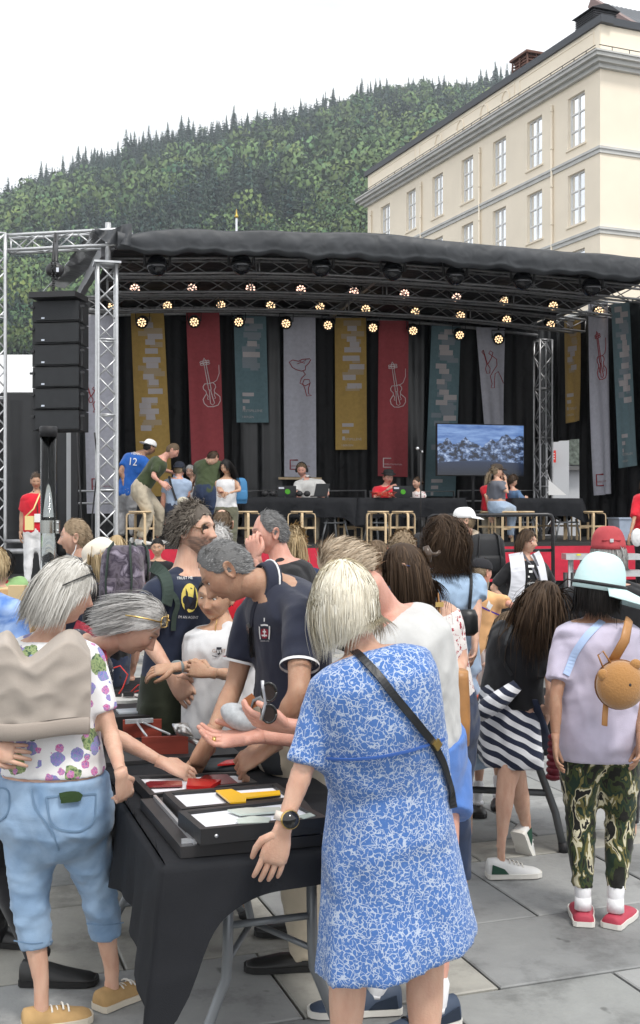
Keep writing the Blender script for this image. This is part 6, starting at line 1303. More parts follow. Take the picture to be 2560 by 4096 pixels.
JEAN = blotch('washed_denim', [(.3, (.15, .25, .40)), (.6, (.29, .41, .57))], 6, 5, fold=.9, fscale=8); TIED = blotch('blue_tie_dye', [(.35, (.10, .22, .56)), (.6, (.40, .55, .85))], 8, 3)
STRIPE = cloth('navy_white_stripes', (.7, .7, .7), fold=.9, var=0); N, L, b = nodes(STRIPE); s = N.new('ShaderNodeSeparateXYZ'); L.new(distort(N, L, objco(N), 5, .05), s.inputs[0]); m1 = N.new('ShaderNodeMath'); m1.operation = 'MULTIPLY_ADD'; L.new(s.outputs['X'], m1.inputs[0]); m1.inputs[1].default_value = .55; L.new(s.outputs['Z'], m1.inputs[2]); m2 = N.new('ShaderNodeMath'); m2.operation = 'MULTIPLY'; L.new(m1.outputs[0], m2.inputs[0]); m2.inputs[1].default_value = 17.5; m3 = N.new('ShaderNodeMath'); m3.operation = 'FRACT'; L.new(m2.outputs[0], m3.inputs[0]); m4 = N.new('ShaderNodeMath'); m4.operation = 'GREATER_THAN'; L.new(m3.outputs[0], m4.inputs[0]); m4.inputs[1].default_value = .5; setcol(STRIPE, L, b, mixc(N, L, m4.outputs[0], (.022, .028, .055), (.72, .73, .76)))
PSTR = cloth('peach_striped_dress', (.6, .45, .4), var=0); N, L, b = nodes(PSTR); w_ = N.new('ShaderNodeTexWave'); w_.inputs['Scale'].default_value = 16; L.new(objco(N), w_.inputs['Vector']); setcol(PSTR, L, b, mixc(N, L, w_.outputs['Fac'], (.60, .42, .36), (.72, .62, .56)))
PRINTW = mat('white_print', (.75, .75, .75), .8); PRINTY = mat('yellow_print', (.80, .66, .16), .8); PRINTK = mat('dark_print', (.02, .02, .03), .8); PRINTR = mat('maroon_print', (.28, .02, .04), .8)
G = 'visitors around the tables in the crowd'
tb3 = lambda x, y, z: at(x, y, (CAMZ - z) * F / (y - CY))
# ---------------------------------------------------------------- near people
P1 = person('grey haired woman from behind in floral blouse with taupe jumper over her shoulders', 3.9, (262, 2372), 12, hy=58, pitch=14, fem=True, fat=1.16, hipw=1.18, legfat=1.0, group=G,
    top=dict(m=FLOR, hem=.2, sleeve=.37, ease=.014, name='blouse', wr=.010, se=.9), bot=dict(m=JEAN, t1=.79, ease=.014, name='jeans', wr=.013, fat=.95, flare=.1),
    shoes=dict(m=SUEDE, sole=SOLEC, laces=SOLEW, dirL=(.92, .38), dirR=(.62, .78), L=.25, tall=.075, heel=.0), hr=dict(style='layer', m=H_GREY, length=.19, dens=1.4, wild=.13, curl=.07, vol=1.25, part=.03, seed=4, headg=(-.15, -.1, -1), frontcut=.35),
    handL=dict(dirn=(1, -.05, -.12), nrm=(.1, -1, .3), curl=.3), handR=dict(curl=1.15, nrm=(.6, -.6, .1), thumb=.8, dirn=(.15, .3, -.9)),
    o=dict(pel=(215, 3230), neck=(196, 2535), shL=(10, 2625), shR=(352, 2622), elL=(-95, 2915, 3.9), wrL=(-45, 3000, 3.72), elR=(440, 2925, 3.86), wrR=(487, 3105, 3.70), knL=(118, 3600, 3.88), anL=(165, 3925, 3.86), knR=(395, 3560, 3.98), anR=(447, 3870, 4.03)))
o_ = glasses(P1['root'], P1['C'], P1['M'], P1['sc'], BLACKF, LENSD, up=True, name='sunglasses', size=1.1)
# taupe jumper laid over the shoulders
def jumper():
    TP = [(-90, 2600), (-20, 2540), (45, 2512), (62, 2570), (104, 2640), (170, 2590), (235, 2530), (285, 2512), (330, 2540), (356, 2600)]; us = np.linspace(0, 1, 44); rows = []; tx = [p[0] for p in TP]; ty = [p[1] for p in TP]
    for j in range(34):
        v = j / 33; row = []
        for u in us:
            x0 = -95 + 451 * u; yt = np.mean([np.interp(x0 + d_, tx, ty) for d_ in (-22, -11, 0, 11, 22)]); yb = 2882 + 14 * math.sin(u * 5); x = x0 + (u - .5) * 10 * math.sin(v * 3); y = yt + (yb - yt) * v
            rr = math.hypot((x - 95) / 150, (y - 2440) / 170); fold = .0085 * (1 - abs(math.sin(rr * 4.6 + 1.3 * noise.noise(Vector((x * .01, y * .01, 1)))))) * min(1, rr) + .008 * noise.noise(Vector((x * .008, y * .005, 5)))
            e = (u - .46) / .54; dep = 3.695 + .075 * e * e + .03 * v * 0 - .010 * math.sin(v * 3.1) + (.10 * max(0, 1 - v * 7) if v < .15 else 0); row.append(at(x, y, dep - fold))
        rows.append(np.array(row))
    mb = MB(); mb.rings(rows, cap=False, loop=False); mb.rings([r + V(0, .018, 0) for r in rows], cap=False, loop=False); mb.rings([rows[-1], rows[-1] + V(0, .018, 0)], cap=False, loop=False); mb.rings([np.array([r[-1] for r in rows]), np.array([r[-1] + V(0, .018, 0) for r in rows])], cap=False, loop=False)
    j_ = mb.build('jumper', TAUPE, P1['root']); hb = MB(); rib = mat('taupe_ribbing', (.37, .32, .28), .9, bump=.3, bscale=300); rr = []
    for y in (0, 10, 35, 62, 70): rr.append(np.array([at(-95 + 451 * u, 2882 + 14 * math.sin(u * 5) + y, 3.690 + .075 * ((u - .46) / .54) ** 2 - (.010 if 0 < y < 70 else 0) - .002 * (i % 2)) for i, u in enumerate(np.linspace(0, 1, 150))]))
    hb.rings(rr, cap=False, loop=False); hb.rings([r + V(0, .02, 0) for r in rr], cap=False, loop=False); hb.build('ribbed_hem', rib, j_)
jumper()
ST = mat('denim_stitching', (.40, .48, .58), .8); DD = mat('denim_seam', (.15, .24, .36), .85); br1 = P1['bot']
for pts in ([(186, 3188), (200, 3290), (235, 3320), (320, 3328), (378, 3290), (382, 3175)], [(0, 3150), (40, 3152), (38, 3255), (0, 3285)], [(186, 3188), (382, 3175)]): laid(P1['root'], br1, pts, DD, w=.006, name='pocket_seam', off=.002, th=.002)
for pts in ([(55, 3762), (130, 3775), (208, 3765)], [(346, 3694), (420, 3700), (495, 3690)]): laid(P1['root'], br1, pts, DD, w=.004, name='hem_stitching', off=.002, th=.002)
laid(P1['root'], br1, [(120, 3120), (140, 3230), (215, 3330), (235, 3400)], DD, w=.005, name='seam', off=.002, th=.002)
laid(P1['root'], br1, [(240, 3186), (275, 3176), (325, 3178), (328, 3190), (245, 3196)], mat('green_knit', (.03, .06, .02), .9, bump=.6, bscale=80), w=.022, name='phone_pouch', off=.003, th=.012)
P2 = person('grey haired woman with glasses on her head bending low over the picture frames', 4.35, (545, 2505), 88, hy=92, pitch=44, fem=True, fat=1.15, H=1.66, group=G, sk=SK_FAIR,
    top=dict(m=DOTS, hem=-.14, sleeve=.28, name='blouse'), bot=dict(m=BLKTR, t1=.98), shoes=dict(m=SHB, sole=SOLEB, dirL=(1, 0), dirR=(1, -.1), L=.29), hr=dict(style='layer', m=H_ASH, length=.165, dens=1.4, wild=.15, curl=.07, vol=1.1, seed=9, headg=(-.1, -.5, -.85), frontcut=.3), smile=.2,
    handR=dict(dirn=(1, .05, -.38), nrm=(.25, -.5, 1), curl=.55, thumb=.35, sc=1.05), o=dict(pel=(95, 2990, 4.5), neck=(392, 2600, 4.42), shR=(372, 2680, 4.24), shL=(400, 2660, 4.62), elR=(430, 2930, 4.12), wrR=(655, 3052, 4.08), elL=(380, 2900, 4.6), wrL=(420, 2950, 4.7), knL=(20, 3480, 4.5), anL=(165, 3855, 4.22), knR=(-40, 3500, 4.5), anR=(-15, 3790, 4.6), arch=.05))
glasses(P2['root'], P2['C'], P2['M'], P2['sc'], GOLDM, None, up=True, name='glasses', size=1.05)
laid(P2['root'], P2['top'], [(300, 2500), (340, 2520), (380, 2560), (400, 2600), (402, 2640)], mat('red_woven_strap', (.30, .03, .05), .8, var=.5, vscale=60), w=.045, name='bag_strap', off=.006, th=.006)
P3 = person('tall man in navy polo shirt with white piping bending over the table from the right', 4.25, (908, 2282), -112, hy=-92, pitch=46, H=1.86, fat=1.05, group=G, sk=SK_TAN,
    top=dict(m=NAVYP, hem=-.14, sleeve=.31, ease=.016, name='polo_shirt', collar=NAVYP, trim=PRINTW, se=1.3), bot=dict(m=KHAKI, t1=1.0, ease=.016), shoes=dict(m=SHB, sole=SOLEB, dirL=(-1, -.05), dirR=(-1, -.08), L=.29, tall=.07),
    hr=dict(style='short', m=H_SALT, recede=.20, bald=.28, wild=.08, length=.022, seed=3, back=-.55), facekw=dict(nose=1.2, jaw=1.1),
    handR=dict(dirn=(-.42, -.05, -.9), nrm=(.7, -.3, .4), curl=.35, spread=.14, sc=1.12), handL=dict(dirn=(-.88, .05, -.48), nrm=(-.2, -.5, .8), curl=.95, sc=1.15, thumb=.4),
    o=dict(pel=(1165, 2930, 4.4), neck=(1080, 2335, 4.3), shR=(1010, 2450, 4.46), shL=(1205, 2450, 4.12), elR=(938, 2745, 4.42), wrR=(842, 2945, 4.2), elL=(1195, 2770, 3.95), wrL=(1080, 2985, 4.02), knL=(1205, 3400, 4.5), anL=(1240, 3775, 4.72), knR=(1190, 3400, 4.35), anR=(1218, 3835, 4.36), arch=.06))
CR = [(0, 20), (15, 16), (17, -4), (8, -20), (-8, -20), (-17, -4), (-15, 16)]
laid(P3['root'], P3['top'], [(1062 + x * .9, 2532 - y) for x, y in CR], PRINTR, faces=[tuple(range(7))], name='crest_shield', off=.005)
for pts in ([(1042, 2505), (1036, 2530), (1046, 2555)], [(1082, 2503), (1088, 2530), (1080, 2555)], [(1048, 2500), (1062, 2486), (1076, 2500)], [(1062, 2486), (1062, 2472)], [(1056, 2525), (1068, 2525)], [(1062, 2515), (1062, 2545)], [(1052, 2540), (1072, 2540)]): laid(P3['root'], P3['top'], pts, PRINTW, w=.006, name='crest_mantling', off=.005, th=.001)
v_, f_ = text_px('ANNO 1772', 1063, 2562, 34); laid(P3['root'], P3['top'], v_, PRINTW, faces=f_, name='crest_lettering', off=.005)
laid(P3['root'], P3['top'], [(1008, 2500), (1010, 2560), (1020, 2625)], BLACKF, w=.028, name='hanging_sunglasses', off=.006, th=.012); laid(P3['root'], P3['top'], [(1030, 2405), (1012, 2440), (1008, 2500)], mat('placket', (.014, .016, .03), .9), w=.03, name='placket', off=.002, th=.003)
P4 = person('blond woman seen from behind in blue dress with white floral lines, leaning on the table', 3.2, (1376, 2408), -18, hy=-28, pitch=34, roll=-6, fem=True, fat=1.22, H=1.60, legfat=1.05, group=G,
    top=dict(m=DRESS, hem=.0, sleeve=.53, ease=.016, name='dress', se=1.5, wr=.010, ws=15, wav=.075, rot=2, tilt=.05, skirt=[(1.04, .158, .135, -.005, 0), (.95, .176, .148, -.005, 0), (.82, .194, .155, .0, 0), (.70, .206, .158, .01, 0), (.59, .220, .165, .018, 0), (.495, .234, .172, .025, 0)]),
    hr=dict(style='bob', m=H_PLAT, length=.235, wild=.06, curl=.02, dens=1.5, vol=1.35, part=-.02, seed=11, inward=.15), handL=dict(dirn=(-.30, .02, -.95), nrm=(.25, -1, .25), curl=.22, spread=.05, sc=1.08, thumb=.15),
    shoes=dict(m=SHB, sole=SOLEB), o=dict(pel=(1558, 3150, 3.22), neck=(1452, 2612, 3.18), shL=(1328, 2735, 3.14), shR=(1628, 2712, 3.24), elL=(1222, 3050, 3.10), wrL=(1128, 3325, 3.05), elR=(1722, 2960, 3.24), wrR=(1600, 3080, 3.50), knL=(1395, 3850, 3.22), anL=(1372, 4380, 3.20), knR=(1700, 3850, 3.26), anR=(1697, 4380, 3.22), arch=.05))
laid(P4['root'], P4['top'], [(1352, 2580), (1420, 2610), (1500, 2690), (1580, 2790), (1650, 2875), (1720, 2960), (1765, 3050), (1790, 3140), (1815, 3230)], BLTH, w=.021, name='bag_strap', off=.006, th=.006)
laid(P4['root'], P4['top'], [(1300, 3030), (1400, 3035), (1520, 3025), (1640, 3000), (1770, 2955)], mat('dress_seam', (.05, .13, .42), .8), w=.007, name='waist_seam', off=.004, th=.004)
laid(P4['root'], P4['top'], [(1727, 2960), (1740, 2985)], GOLDM, w=.024, name='strap_buckle', off=.012, th=.006)
# watch and ring
def band(P, wr, el, m, r=.033, w=.02, dial=None, name='wristband', t=.06):
    d = unit(V(wr) - V(el)); c = V(wr) - d * t; mb = MB(); mb.tube([c - d * w / 2, c + d * w / 2], r, 18); o = mb.build(name, m, P['root'])
    if dial is not None: nn = unit(V(dial) - d * np.dot(V(dial), d)); q = MB(); q.tube([c + nn * (r - .004), c + nn * (r + .008)], .023, 20); q.build('dial', mat('watch_glass', (.012, .012, .012), .12, spec=.7), o); q = MB(); q.tube([c + nn * (r - .005), c + nn * (r + .005)], .0255, 20); q.build('bezel', GOLDM, o)
band(P4, P4['wrL'], P4['elL'], mat('cream_strap', (.66, .58, .52), .6), dial=(.35, -1, .2), name='watch', t=.035, w=.024, r=.0335)
P5 = person('man in white T-shirt and blue shorts leaning in behind the woman in the blue dress', 3.95, (1392, 2288), -62, hy=-68, pitch=46, H=1.80, fat=.98, sk=SK_PINK, group=G, top=dict(m=WARMW, hem=-.3, sleeve=.30, ease=.014, wr=.013), bot=dict(m=BSH, t1=.24, ease=.03, fat=1.1, name='shorts'),
    shoes=dict(m=NSNK, sole=SOLEW, laces=BLKP, patch=mat('dark_panel', (.02, .03, .05), .5), dirL=(-1, -.1), dirR=(-.85, -.5), L=.31, tall=.10), socks=dict(m=SOCKW, t0=.90), hr=dict(style='back', m=H_FADE, recede=.22, wild=.10, length=.06, bald=.22, seed=6, back=-.5),
    handR=dict(dirn=(-1, 0, -.12), nrm=(-.1, .35, -1), curl=.38, spread=.1, sc=1.15), handL=dict(dirn=(-1, .05, .12), nrm=(0, -.6, -.8), curl=.45, sc=1.1),
    o=dict(pel=(1700, 3060, 4.1), neck=(1550, 2460, 4.02), shL=(1470, 2640, 3.85), shR=(1645, 2510, 4.2), elL=(1380, 2930, 3.78), wrL=(1165, 2905, 3.80), elR=(1330, 2960, 4.05), wrR=(1015, 2945, 3.95), knL=(1620, 3560, 4.0), anL=(1505, 3965, 3.98), knR=(1770, 3560, 3.95), anR=(1745, 4020, 3.86), arch=.07))
q = P5['wrR'] + V(-.135, -.02, -.01); m_ = MB(); m_.tube([q + V(-.006, 0, 0), q + V(.006, 0, 0)], .0125, 12); m_.build('ring', GOLDM, P5['root'])
P6 = person('man with grizzled curly hair, beard and sunglasses in navy printed T-shirt', 5.25, (778, 2122), 125, hy=112, pitch=2, fat=.98, group=G, sk=SK_FAIR, beard=1.0, top=dict(m=NAVY, hem=-.14, sleeve=.32, ease=.02), bot=dict(m=DKGRN, ease=.02), hr=dict(style='curly', m=H_CURL, length=.058, curl=.42, wild=.22, vol=.75, seed=21, back=-.42, recede=.03, frontcut=.5, headg=(0, -.4, -.6)), eye=False,
    lod=0, handR=dict(dirn=(.6, -.05, -.8), nrm=(-.3, -1, .1), curl=.3, sc=1.1), o=dict(pel=(700, 2790), neck=(740, 2282), shR=(618, 2368, 5.08), shL=(835, 2372, 5.42), elR=(590, 2560, 5.03), wrR=(688, 2702, 4.92), elL=(845, 2580, 5.5), wrL=(800, 2700, 5.4)))
glasses(P6['root'], P6['C'], P6['M'], P6['sc'], TORT, LENSD, name='sunglasses', size=1.15)
bm_ = MB(); r_ = np.random.default_rng(3)
v_, f_ = text_px('TRUST ME', 738, 2314, 62, 2, 1.1); laid(P6['root'], P6['top'], v_, PRINTW, faces=f_, name='lettering', off=.004)
v_, f_ = text_px("I'M AN AGENT", 752, 2468, 78, -2, 1.3); laid(P6['root'], P6['top'], v_, PRINTW, faces=f_, name='lettering', off=.004)
laid(P6['root'], P6['top'], [(757 + 33 * math.cos(a), 2392 + 57 * math.sin(a)) for a in np.arange(20) * math.pi / 10], PRINTY, faces=[tuple(range(19, -1, -1))], name='moon_print', off=.004)
laid(P6['root'], P6['top'], [(738, 2448), (735, 2410), (742, 2385), (740, 2352), (748, 2370), (752, 2400), (760, 2420), (770, 2390), (776, 2340), (784, 2395), (775, 2448)], PRINTK, faces=[tuple(range(10, -1, -1))], name='figure_print', off=.006)
GS = mat('green_webbing', (.04, .06, .05), .85, bump=.4)
laid(P6['root'], P6['top'], [(608, 2262), (640, 2280), (662, 2320), (664, 2370), (655, 2420)], GS, w=.055, name='backpack_strap', off=.01, th=.012); laid(P6['root'], P6['top'], [(676, 2365), (700, 2385), (716, 2420), (695, 2450), (692, 2520)], GS, w=.022, name='buckle_strap', off=.008, th=.006)
P7 = person('smiling dark haired woman in white T-shirt reaching across the table', 5.0, (862, 2385), -155, hy=-158, pitch=14, roll=4, fem=True, H=1.60, fat=1.2, sk=SK_ASIA, smile=1, group=G, top=dict(m=WHT, hem=-.3, sleeve=.30, ease=.02), bot=dict(m=DBL), hr=dict(style='pulled', m=H_DARK, seed=2), lod=0,
    handR=dict(dirn=(-1, -.1, -.12), nrm=(.1, -.5, .9), curl=.45, spread=.06), handL=dict(dirn=(-1, 0, .25), nrm=(0, -1, .4), curl=1.1), o=dict(pel=(885, 2900), neck=(893, 2500), shR=(805, 2545, 5.1), shL=(978, 2552, 4.88), elR=(808, 2662, 4.98), wrR=(700, 2670, 4.7), elL=(965, 2705, 4.85), wrL=(842, 2690, 4.66)))
band(P7, P7['wrR'], P7['elR'], mat('grey_band', (.22, .26, .27), .6), name='watch', r=.030, t=.02, w=.02)
v_, f_ = text_px('GANT', 877, 2603, 54); laid(P7['root'], P7['top'], v_, mat('brown_print', (.35, .22, .16), .8), faces=f_, name='lettering', off=.004)
laid(P7['root'], P7['top'], [(868, 2590), (888, 2590), (888, 2608), (878, 2621), (868, 2608)], PRINTK, faces=[(4, 3, 2, 1, 0)], name='shield_print', off=.007)
for x_ in (873, 879, 885): laid(P7['root'], P7['top'], [(x_, 2600), (x_, 2612)], PRINTW, w=.003, name='shield_stripe', off=.009, th=.001)
laid(P7['root'], P7['top'], [(851, 2622), (868, 2626)], PRINTK, w=.003, name='print_rule', off=.004, th=.001); laid(P7['root'], P7['top'], [(892, 2624), (908, 2624)], PRINTR, w=.003, name='print_rule', off=.004, th=.001)
laid(P7['root'], P7['body'], [(868, 2470), (862, 2520), (861, 2545)], GOLDM, w=.004, name='necklace', off=.004, th=.002)
# ---------------------------------------------------------------- middle distance
P8 = person('laughing red faced man in black T-shirt with receding grey hair', 6.2, (1080, 2132), -70, hy=-104, pitch=12, smile=1, sk=SK_PINK, fat=1.25, group=G, H=1.8, top=dict(m=BLKT, ease=.02), bot=dict(m=DBL), hr=dict(style='short', m=H_SALT, recede=.28, length=.03, bald=0, seed=8), lod=0, o=dict(neck=(1125, 2238), pel=(1200, 2640), shL=(1120, 2330, 6.0), shR=(1215, 2300, 6.4), wrL=(1025, 2235, 5.95), elL=(1070, 2390, 5.95)), handL=dict(curl=1.0))
P9 = person('lean man in navy shirt with a white feather earring looking left', 7.0, (303, 2150), -75, hy=-92, pitch=6, group=G, top=dict(m=NAVY, collar=NAVY), bot=dict(m=DBL), hr=dict(style='short', m=H_SAND, length=.028, recede=.06, seed=12), facekw=dict(nose=1.15), lod=1)
m_ = MB(); e_ = at(305, 2178, 6.84); m_.tube([e_, e_ + V(-.005, 0, -.03), e_ + V(-.02, 0, -.06), e_ + V(-.03, 0, -.09), e_ + V(-.025, 0, -.105)], [.002, .007, .011, .009, .001], 8, flat=.4); m_.build('feather_earring', PRINTW, P9['root'])
P10 = person('girl in cream cap bending her head beside a purple camouflage backpack', 6.5, (412, 2240), -60, hy=-82, pitch=36, H=1.62, fem=True, group=G, top=dict(m=BLKT), bot=dict(m=DBL), hr=dict(style='long', m=H_BLOND, length=.22, seed=5), o=dict(neck=(455, 2330, 6.5)), lod=1)
cap(P10['root'], P10['C'], P10['M'], P10['sc'], mat('cream_cap', (.72, .66, .56), .85, bump=.3), 0)
def pack(P, c, size, m, strapm=None, name='backpack', top=True, rot=0, label=None):
    mb = MB(); w, d, h = V(size) / 2; rg = []; Rz = rotz(rot)
    for t, s in ((-1, .80), (-.93, .95), (-.4, 1.04), (.2, 1.0), (.7, .93), (.93, .72), (1, .45)):
        a = np.arange(20) * 2 * math.pi / 20; x = np.sign(np.cos(a)) * np.abs(np.cos(a)) ** .55 * w * s; y = np.sign(np.sin(a)) * np.abs(np.sin(a)) ** .55 * d * s; rg.append(np.stack([x, y, np.full(20, t * h)], 1) @ Rz.T + c)
    mb.rings(rg); o = mb.build(name, m, P['root'] if isinstance(P, dict) else P); q = MB(); rg = []
    for t, s in ((-.75, .7), (-.6, .85), (-.1, .85), (.05, .7)): a = np.arange(16) * 2 * math.pi / 16; rg.append(np.stack([np.sign(np.cos(a)) * np.abs(np.cos(a)) ** .55 * w * s, -d * .75 + np.sign(np.sin(a)) * np.abs(np.sin(a)) ** .55 * d * .55 * s, np.full(16, t * h)], 1) @ Rz.T + c)
    q.rings(rg); q.build('front_pocket', m, o)
    if strapm is not None:
        for s in (-1, 1): q = MB(); q.tube([c + Rz @ V(s * w * .55, -d * 1.06, -h * .95), c + Rz @ V(s * w * .6, -d * 1.12, 0), c + Rz @ V(s * w * .5, -d * .95, h * .9), c + Rz @ V(s * w * .4, -d * .2, h * 1.03)], .022, 8, flat=.25); q.build('webbing', strapm, o)
    return o
bp = empty('backpack', at(497, 2320, 6.15), 'large purple grey camouflage backpack with green straps behind the grey haired women', 'backpack'); pack(bp, at(490, 2315, 6.15), (.23, .20, .36), CAMP, GS); pack(bp, at(553, 2255, 6.35), (.12, .16, .20), CAMP, GS, name='side_pouch', rot=.4)
P13 = person('child with long straight blond hair seen from behind below the stage tower', 10.5, (467, 2190), 10, fem=True, group=G, top=dict(m=BLKT), bot=dict(m=DBL), hr=dict(style='long', m=H_BLOND, length=.3), child=True)
P12 = person('dark haired small boy peeping over the crowd in front of the red skirt', 13, (630, 2190), 180, hy=178, pitch=12, child=True, sk=SK_ASIA, group=G, top=dict(m=BLKT), bot=dict(m=DBL), hr=dict(style='short', m=H_DARK, fringe=1), lod=1)
P15 = person('man with a bald patch seen from behind under the woman with blue backpack', 9.0, (888, 2098), 5, hy=-10, pitch=10, group=G, top=dict(m=BLKT), bot=dict(m=DBL), hr=dict(style='short', m=H_MID, bald=.50, length=.035), lod=1)
P16 = person('white curly haired person in white shirt behind the bending man in the polo shirt', 7.6, (870, 2165), -40, pitch=10, group=G, top=dict(m=WHT), bot=dict(m=DBL), hr=dict(style='short', m=H_WHITE, length=.05, curl=.3, wild=.3), lod=1)
P17 = person('woman with blond ponytail seen from behind right of the laughing man', 8.0, (1178, 2165), 15, hy=-10, fem=True, group=G, top=dict(m=DBL), bot=dict(m=DBL), hr=dict(style='pulled', m=H_BLOND, tail=dict(L=.26, n=260)), lod=1)
P32 = person('person in red T-shirt mostly hidden behind the woman in the white T-shirt', 6.4, (862, 2262), 170, group=G, top=dict(m=REDT, sleeve=.4, ease=.04), bot=dict(m=DBL), hr=dict(style='short', m=H_MID), fat=1.2)
v_, f_ = text_px('ENS', 800, 2462, 30); laid(P32['root'], P32['top'], [(775, 2452), (830, 2445), (830, 2472), (775, 2480)], PRINTW, faces=[(3, 2, 1, 0)], name='print_bar', off=.004); laid(P32['root'], P32['top'], v_, PRINTR, faces=f_, name='lettering', off=.008)
P18 = person('man with cropped fair hair in light blue polo shirt seen from behind', 6.4, (1612, 2200), 10, hy=30, group=G, top=dict(m=BLUEP, collar=BLUEP), bot=dict(m=DBL), hr=dict(style='buzz', m=H_SAND, length=.02), sk=SK_PINK, lod=1)
P19 = person('brown haired girl in black top looking left before the red stage skirt', 8.2, (1508, 2225), -70, hy=-88, pitch=5, fem=True, child=True, group=G, top=dict(m=BLKT), bot=dict(m=DBL), hr=dict(style='long', m=H_MID, length=.17), lod=1)
P20 = person('man in black cap half hidden behind the woman with long brown waves', 7.6, (1692, 2205), -10, hy=40, group=G, top=dict(m=BLKT), bot=dict(m=DBL), hr=dict(style='buzz', m=H_BROWN), lod=1); cap(P20['root'], P20['C'], P20['M'], P20['sc'], mat('black_cap', (.02, .02, .022), .85), 0)
P21 = person('woman with long brown hair and blue glasses in sleeveless paisley top with tan bag', 4.9, (1622, 2280), -40, hy=-72, pitch=26, fem=True, H=1.64, fat=1.2, group=G, sk=SK_FAIR, top=dict(m=REDFL, sleeve=0, hem=-.3, ease=.008, top=.9), bot=dict(m=DBL), hr=dict(style='long', m=H_BROWN, length=.34, wild=.07, vol=.9, seed=31, part=0),
    o=dict(pel=(1770, 2880, 5.0), neck=(1690, 2415, 4.95), shR=(1790, 2465, 5.0), shL=(1600, 2520, 4.8), elR=(1848, 2640, 4.95), wrR=(1800, 2790, 4.75), elL=(1580, 2700, 4.7), wrL=(1560, 2760, 4.9)))
glasses(P21['root'], P21['C'], P21['M'], P21['sc'], mat('blue_frame', (.02, .05, .16), .3), None, size=1.0)
m_ = MB(); q = P21['C'] + P21['M'] @ V(.02, -.115, .02); m_.tube([q + V(-.01, 0, .035), q, q + V(0, 0, -.035)], [.012, .022, .012], 8); m_.tube([q, q + V(.035, -.01, .0), q + V(.05, 0, .012)], .008, 6); m_.build('hair_claw', mat('brown_claw', (.06, .035, .02), .3, spec=.6), P21['root'])
bag = MB(); c = at(1830, 2830, 4.62); rg = []
for t, s, in ((-1, .7), (-.95, .92), (-.3, 1.0), (.3, .95), (.85, .86), (1, .84)): a = np.arange(20) * 2 * math.pi / 20; rg.append(c + np.stack([np.sign(np.cos(a)) * np.abs(np.cos(a)) ** .6 * .05 * s, np.sin(a) * .10 * s, np.full(20, t * .15)], 1))
bag.rings(rg); bo = bag.build('shoulder_bag', TAN, P21['root']); m_ = MB(); m_.tube([c + V(0, .02, .14), at(1772, 2700, 4.76), at(1764, 2560, 4.78), at(1757, 2440, 4.80), at(1752, 2385, 4.86), at(1745, 2370, 4.95)], .018, 8, flat=.22, up=(0, -1, 0)); m_.build('strap', TAN, bo)
m_ = MB(); m_.box(at(1758, 2418, 4.785), (.034, .012, .02)); m_.build('buckle', GOLDM, bo)
P22 = person('woman with long wavy brown hair in light blue dress seen from behind', 6.0, (1775, 2150), -8, hy=-25, fem=True, fat=1.05, group=G, top=dict(m=SKY, hem=.0, sleeve=.36, ease=.025, name='dress', se=.9, skirt=[(.98, .15, .13, 0, 0), (.8, .20, .17, 0, 0), (.5, .25, .21, 0, 0), (.42, .26, .22, 0, 0)]), hr=dict(style='long', m=H_BROWN, length=.30, curl=.40, wild=.14, dens=1.5, vol=.9, seed=41), lod=0, o=dict(elR=(1905, 2420, 5.95), wrR=(1900, 2570, 5.8)))
laid(P22['root'], P22['top'], [(1868, 2235), (1880, 2290), (1880, 2350), (1872, 2440)], BLTH, w=.016, name='bag_strap', off=.008, th=.006)
m_ = MB(); c = at(1870, 2490, 5.72); rg = []
for t, s in ((-1, .6), (-.7, 1), (.5, .95), (1, .7)): a = np.arange(16) * 2 * math.pi / 16; rg.append(c + np.stack([np.cos(a) * .055 * s, np.sin(a) * .04 * s, np.full(16, t * .065)], 1))
m_.rings(rg); m_.build('small_black_bag', BLTH, P22['root'])
P23 = person('young man in backwards white cap and beige hoodie with a black backpack', 11.0, (1857, 2084), -40, hy=-88, group=G, top=dict(m=BEIGE, sleeve=1, ease=.03), bot=dict(m=DBL), hr=dict(style='short', m=H_SAND), sk=SK_FAIR, lod=1, o=dict(armL='fwd')); cap(P23['root'], P23['C'], P23['M'], P23['sc'], mat('white_cap', (.78, .78, .78), .8), 180, droop=.5); pack(P23, P23['chest'] + V(.16, -.28, -.02), (.36, .2, .42), mat('black_nylon', (.02, .021, .024), .6, bump=.4, bscale=30), BLK, rot=.2)
m_ = MB(); a = np.linspace(0, 2 * math.pi, 14); m_.tube([P23['neck'] + V(math.cos(q) * .11, math.sin(q) * .09, .02 + .04 * math.sin(q)) for q in a], .045, 10); m_.build('hood', BEIGE, P23['root'])
P24 = person('boy in ribbed black beanie and apricot T-shirt with outstretched arm', 8.5, (1925, 2290), 35, hy=50, child=True, pitch=10, group=G, top=dict(m=ORG, ease=.022, sleeve=.32), bot=dict(m=DBL), hr=dict(style='short', m=H_SAND), lod=1, sk=SK_PINK, o=dict(elR=(2050, 2420, 8.3), wrR=(2110, 2480, 8.5)))
m_ = MB(); rg = []
for t in np.linspace(0, 1, 8): a = np.arange(40) * 2 * math.pi / 40; s = math.sqrt(max(.02, 1 - t ** 2.4)) * (1 + .02 * (np.arange(40) % 2)); rg.append(hl(P24['C'], P24['M'], P24['sc'], np.stack([np.cos(a) * .086 * s, np.sin(a) * .108 * s - .005, np.full(40, .03 + t * .10)], 1)))
m_.rings(rg); m_.build('beanie', mat('black_rib_knit', (.022, .022, .026), .9), P24['root']); laid(P24['root'], P24['top'], [(1921, 2425), (1950, 2440), (1985, 2455), (2008, 2465)], mat('violet_cord', (.09, .04, .35), .6), w=.01, name='bag_cord', off=.004, th=.004)
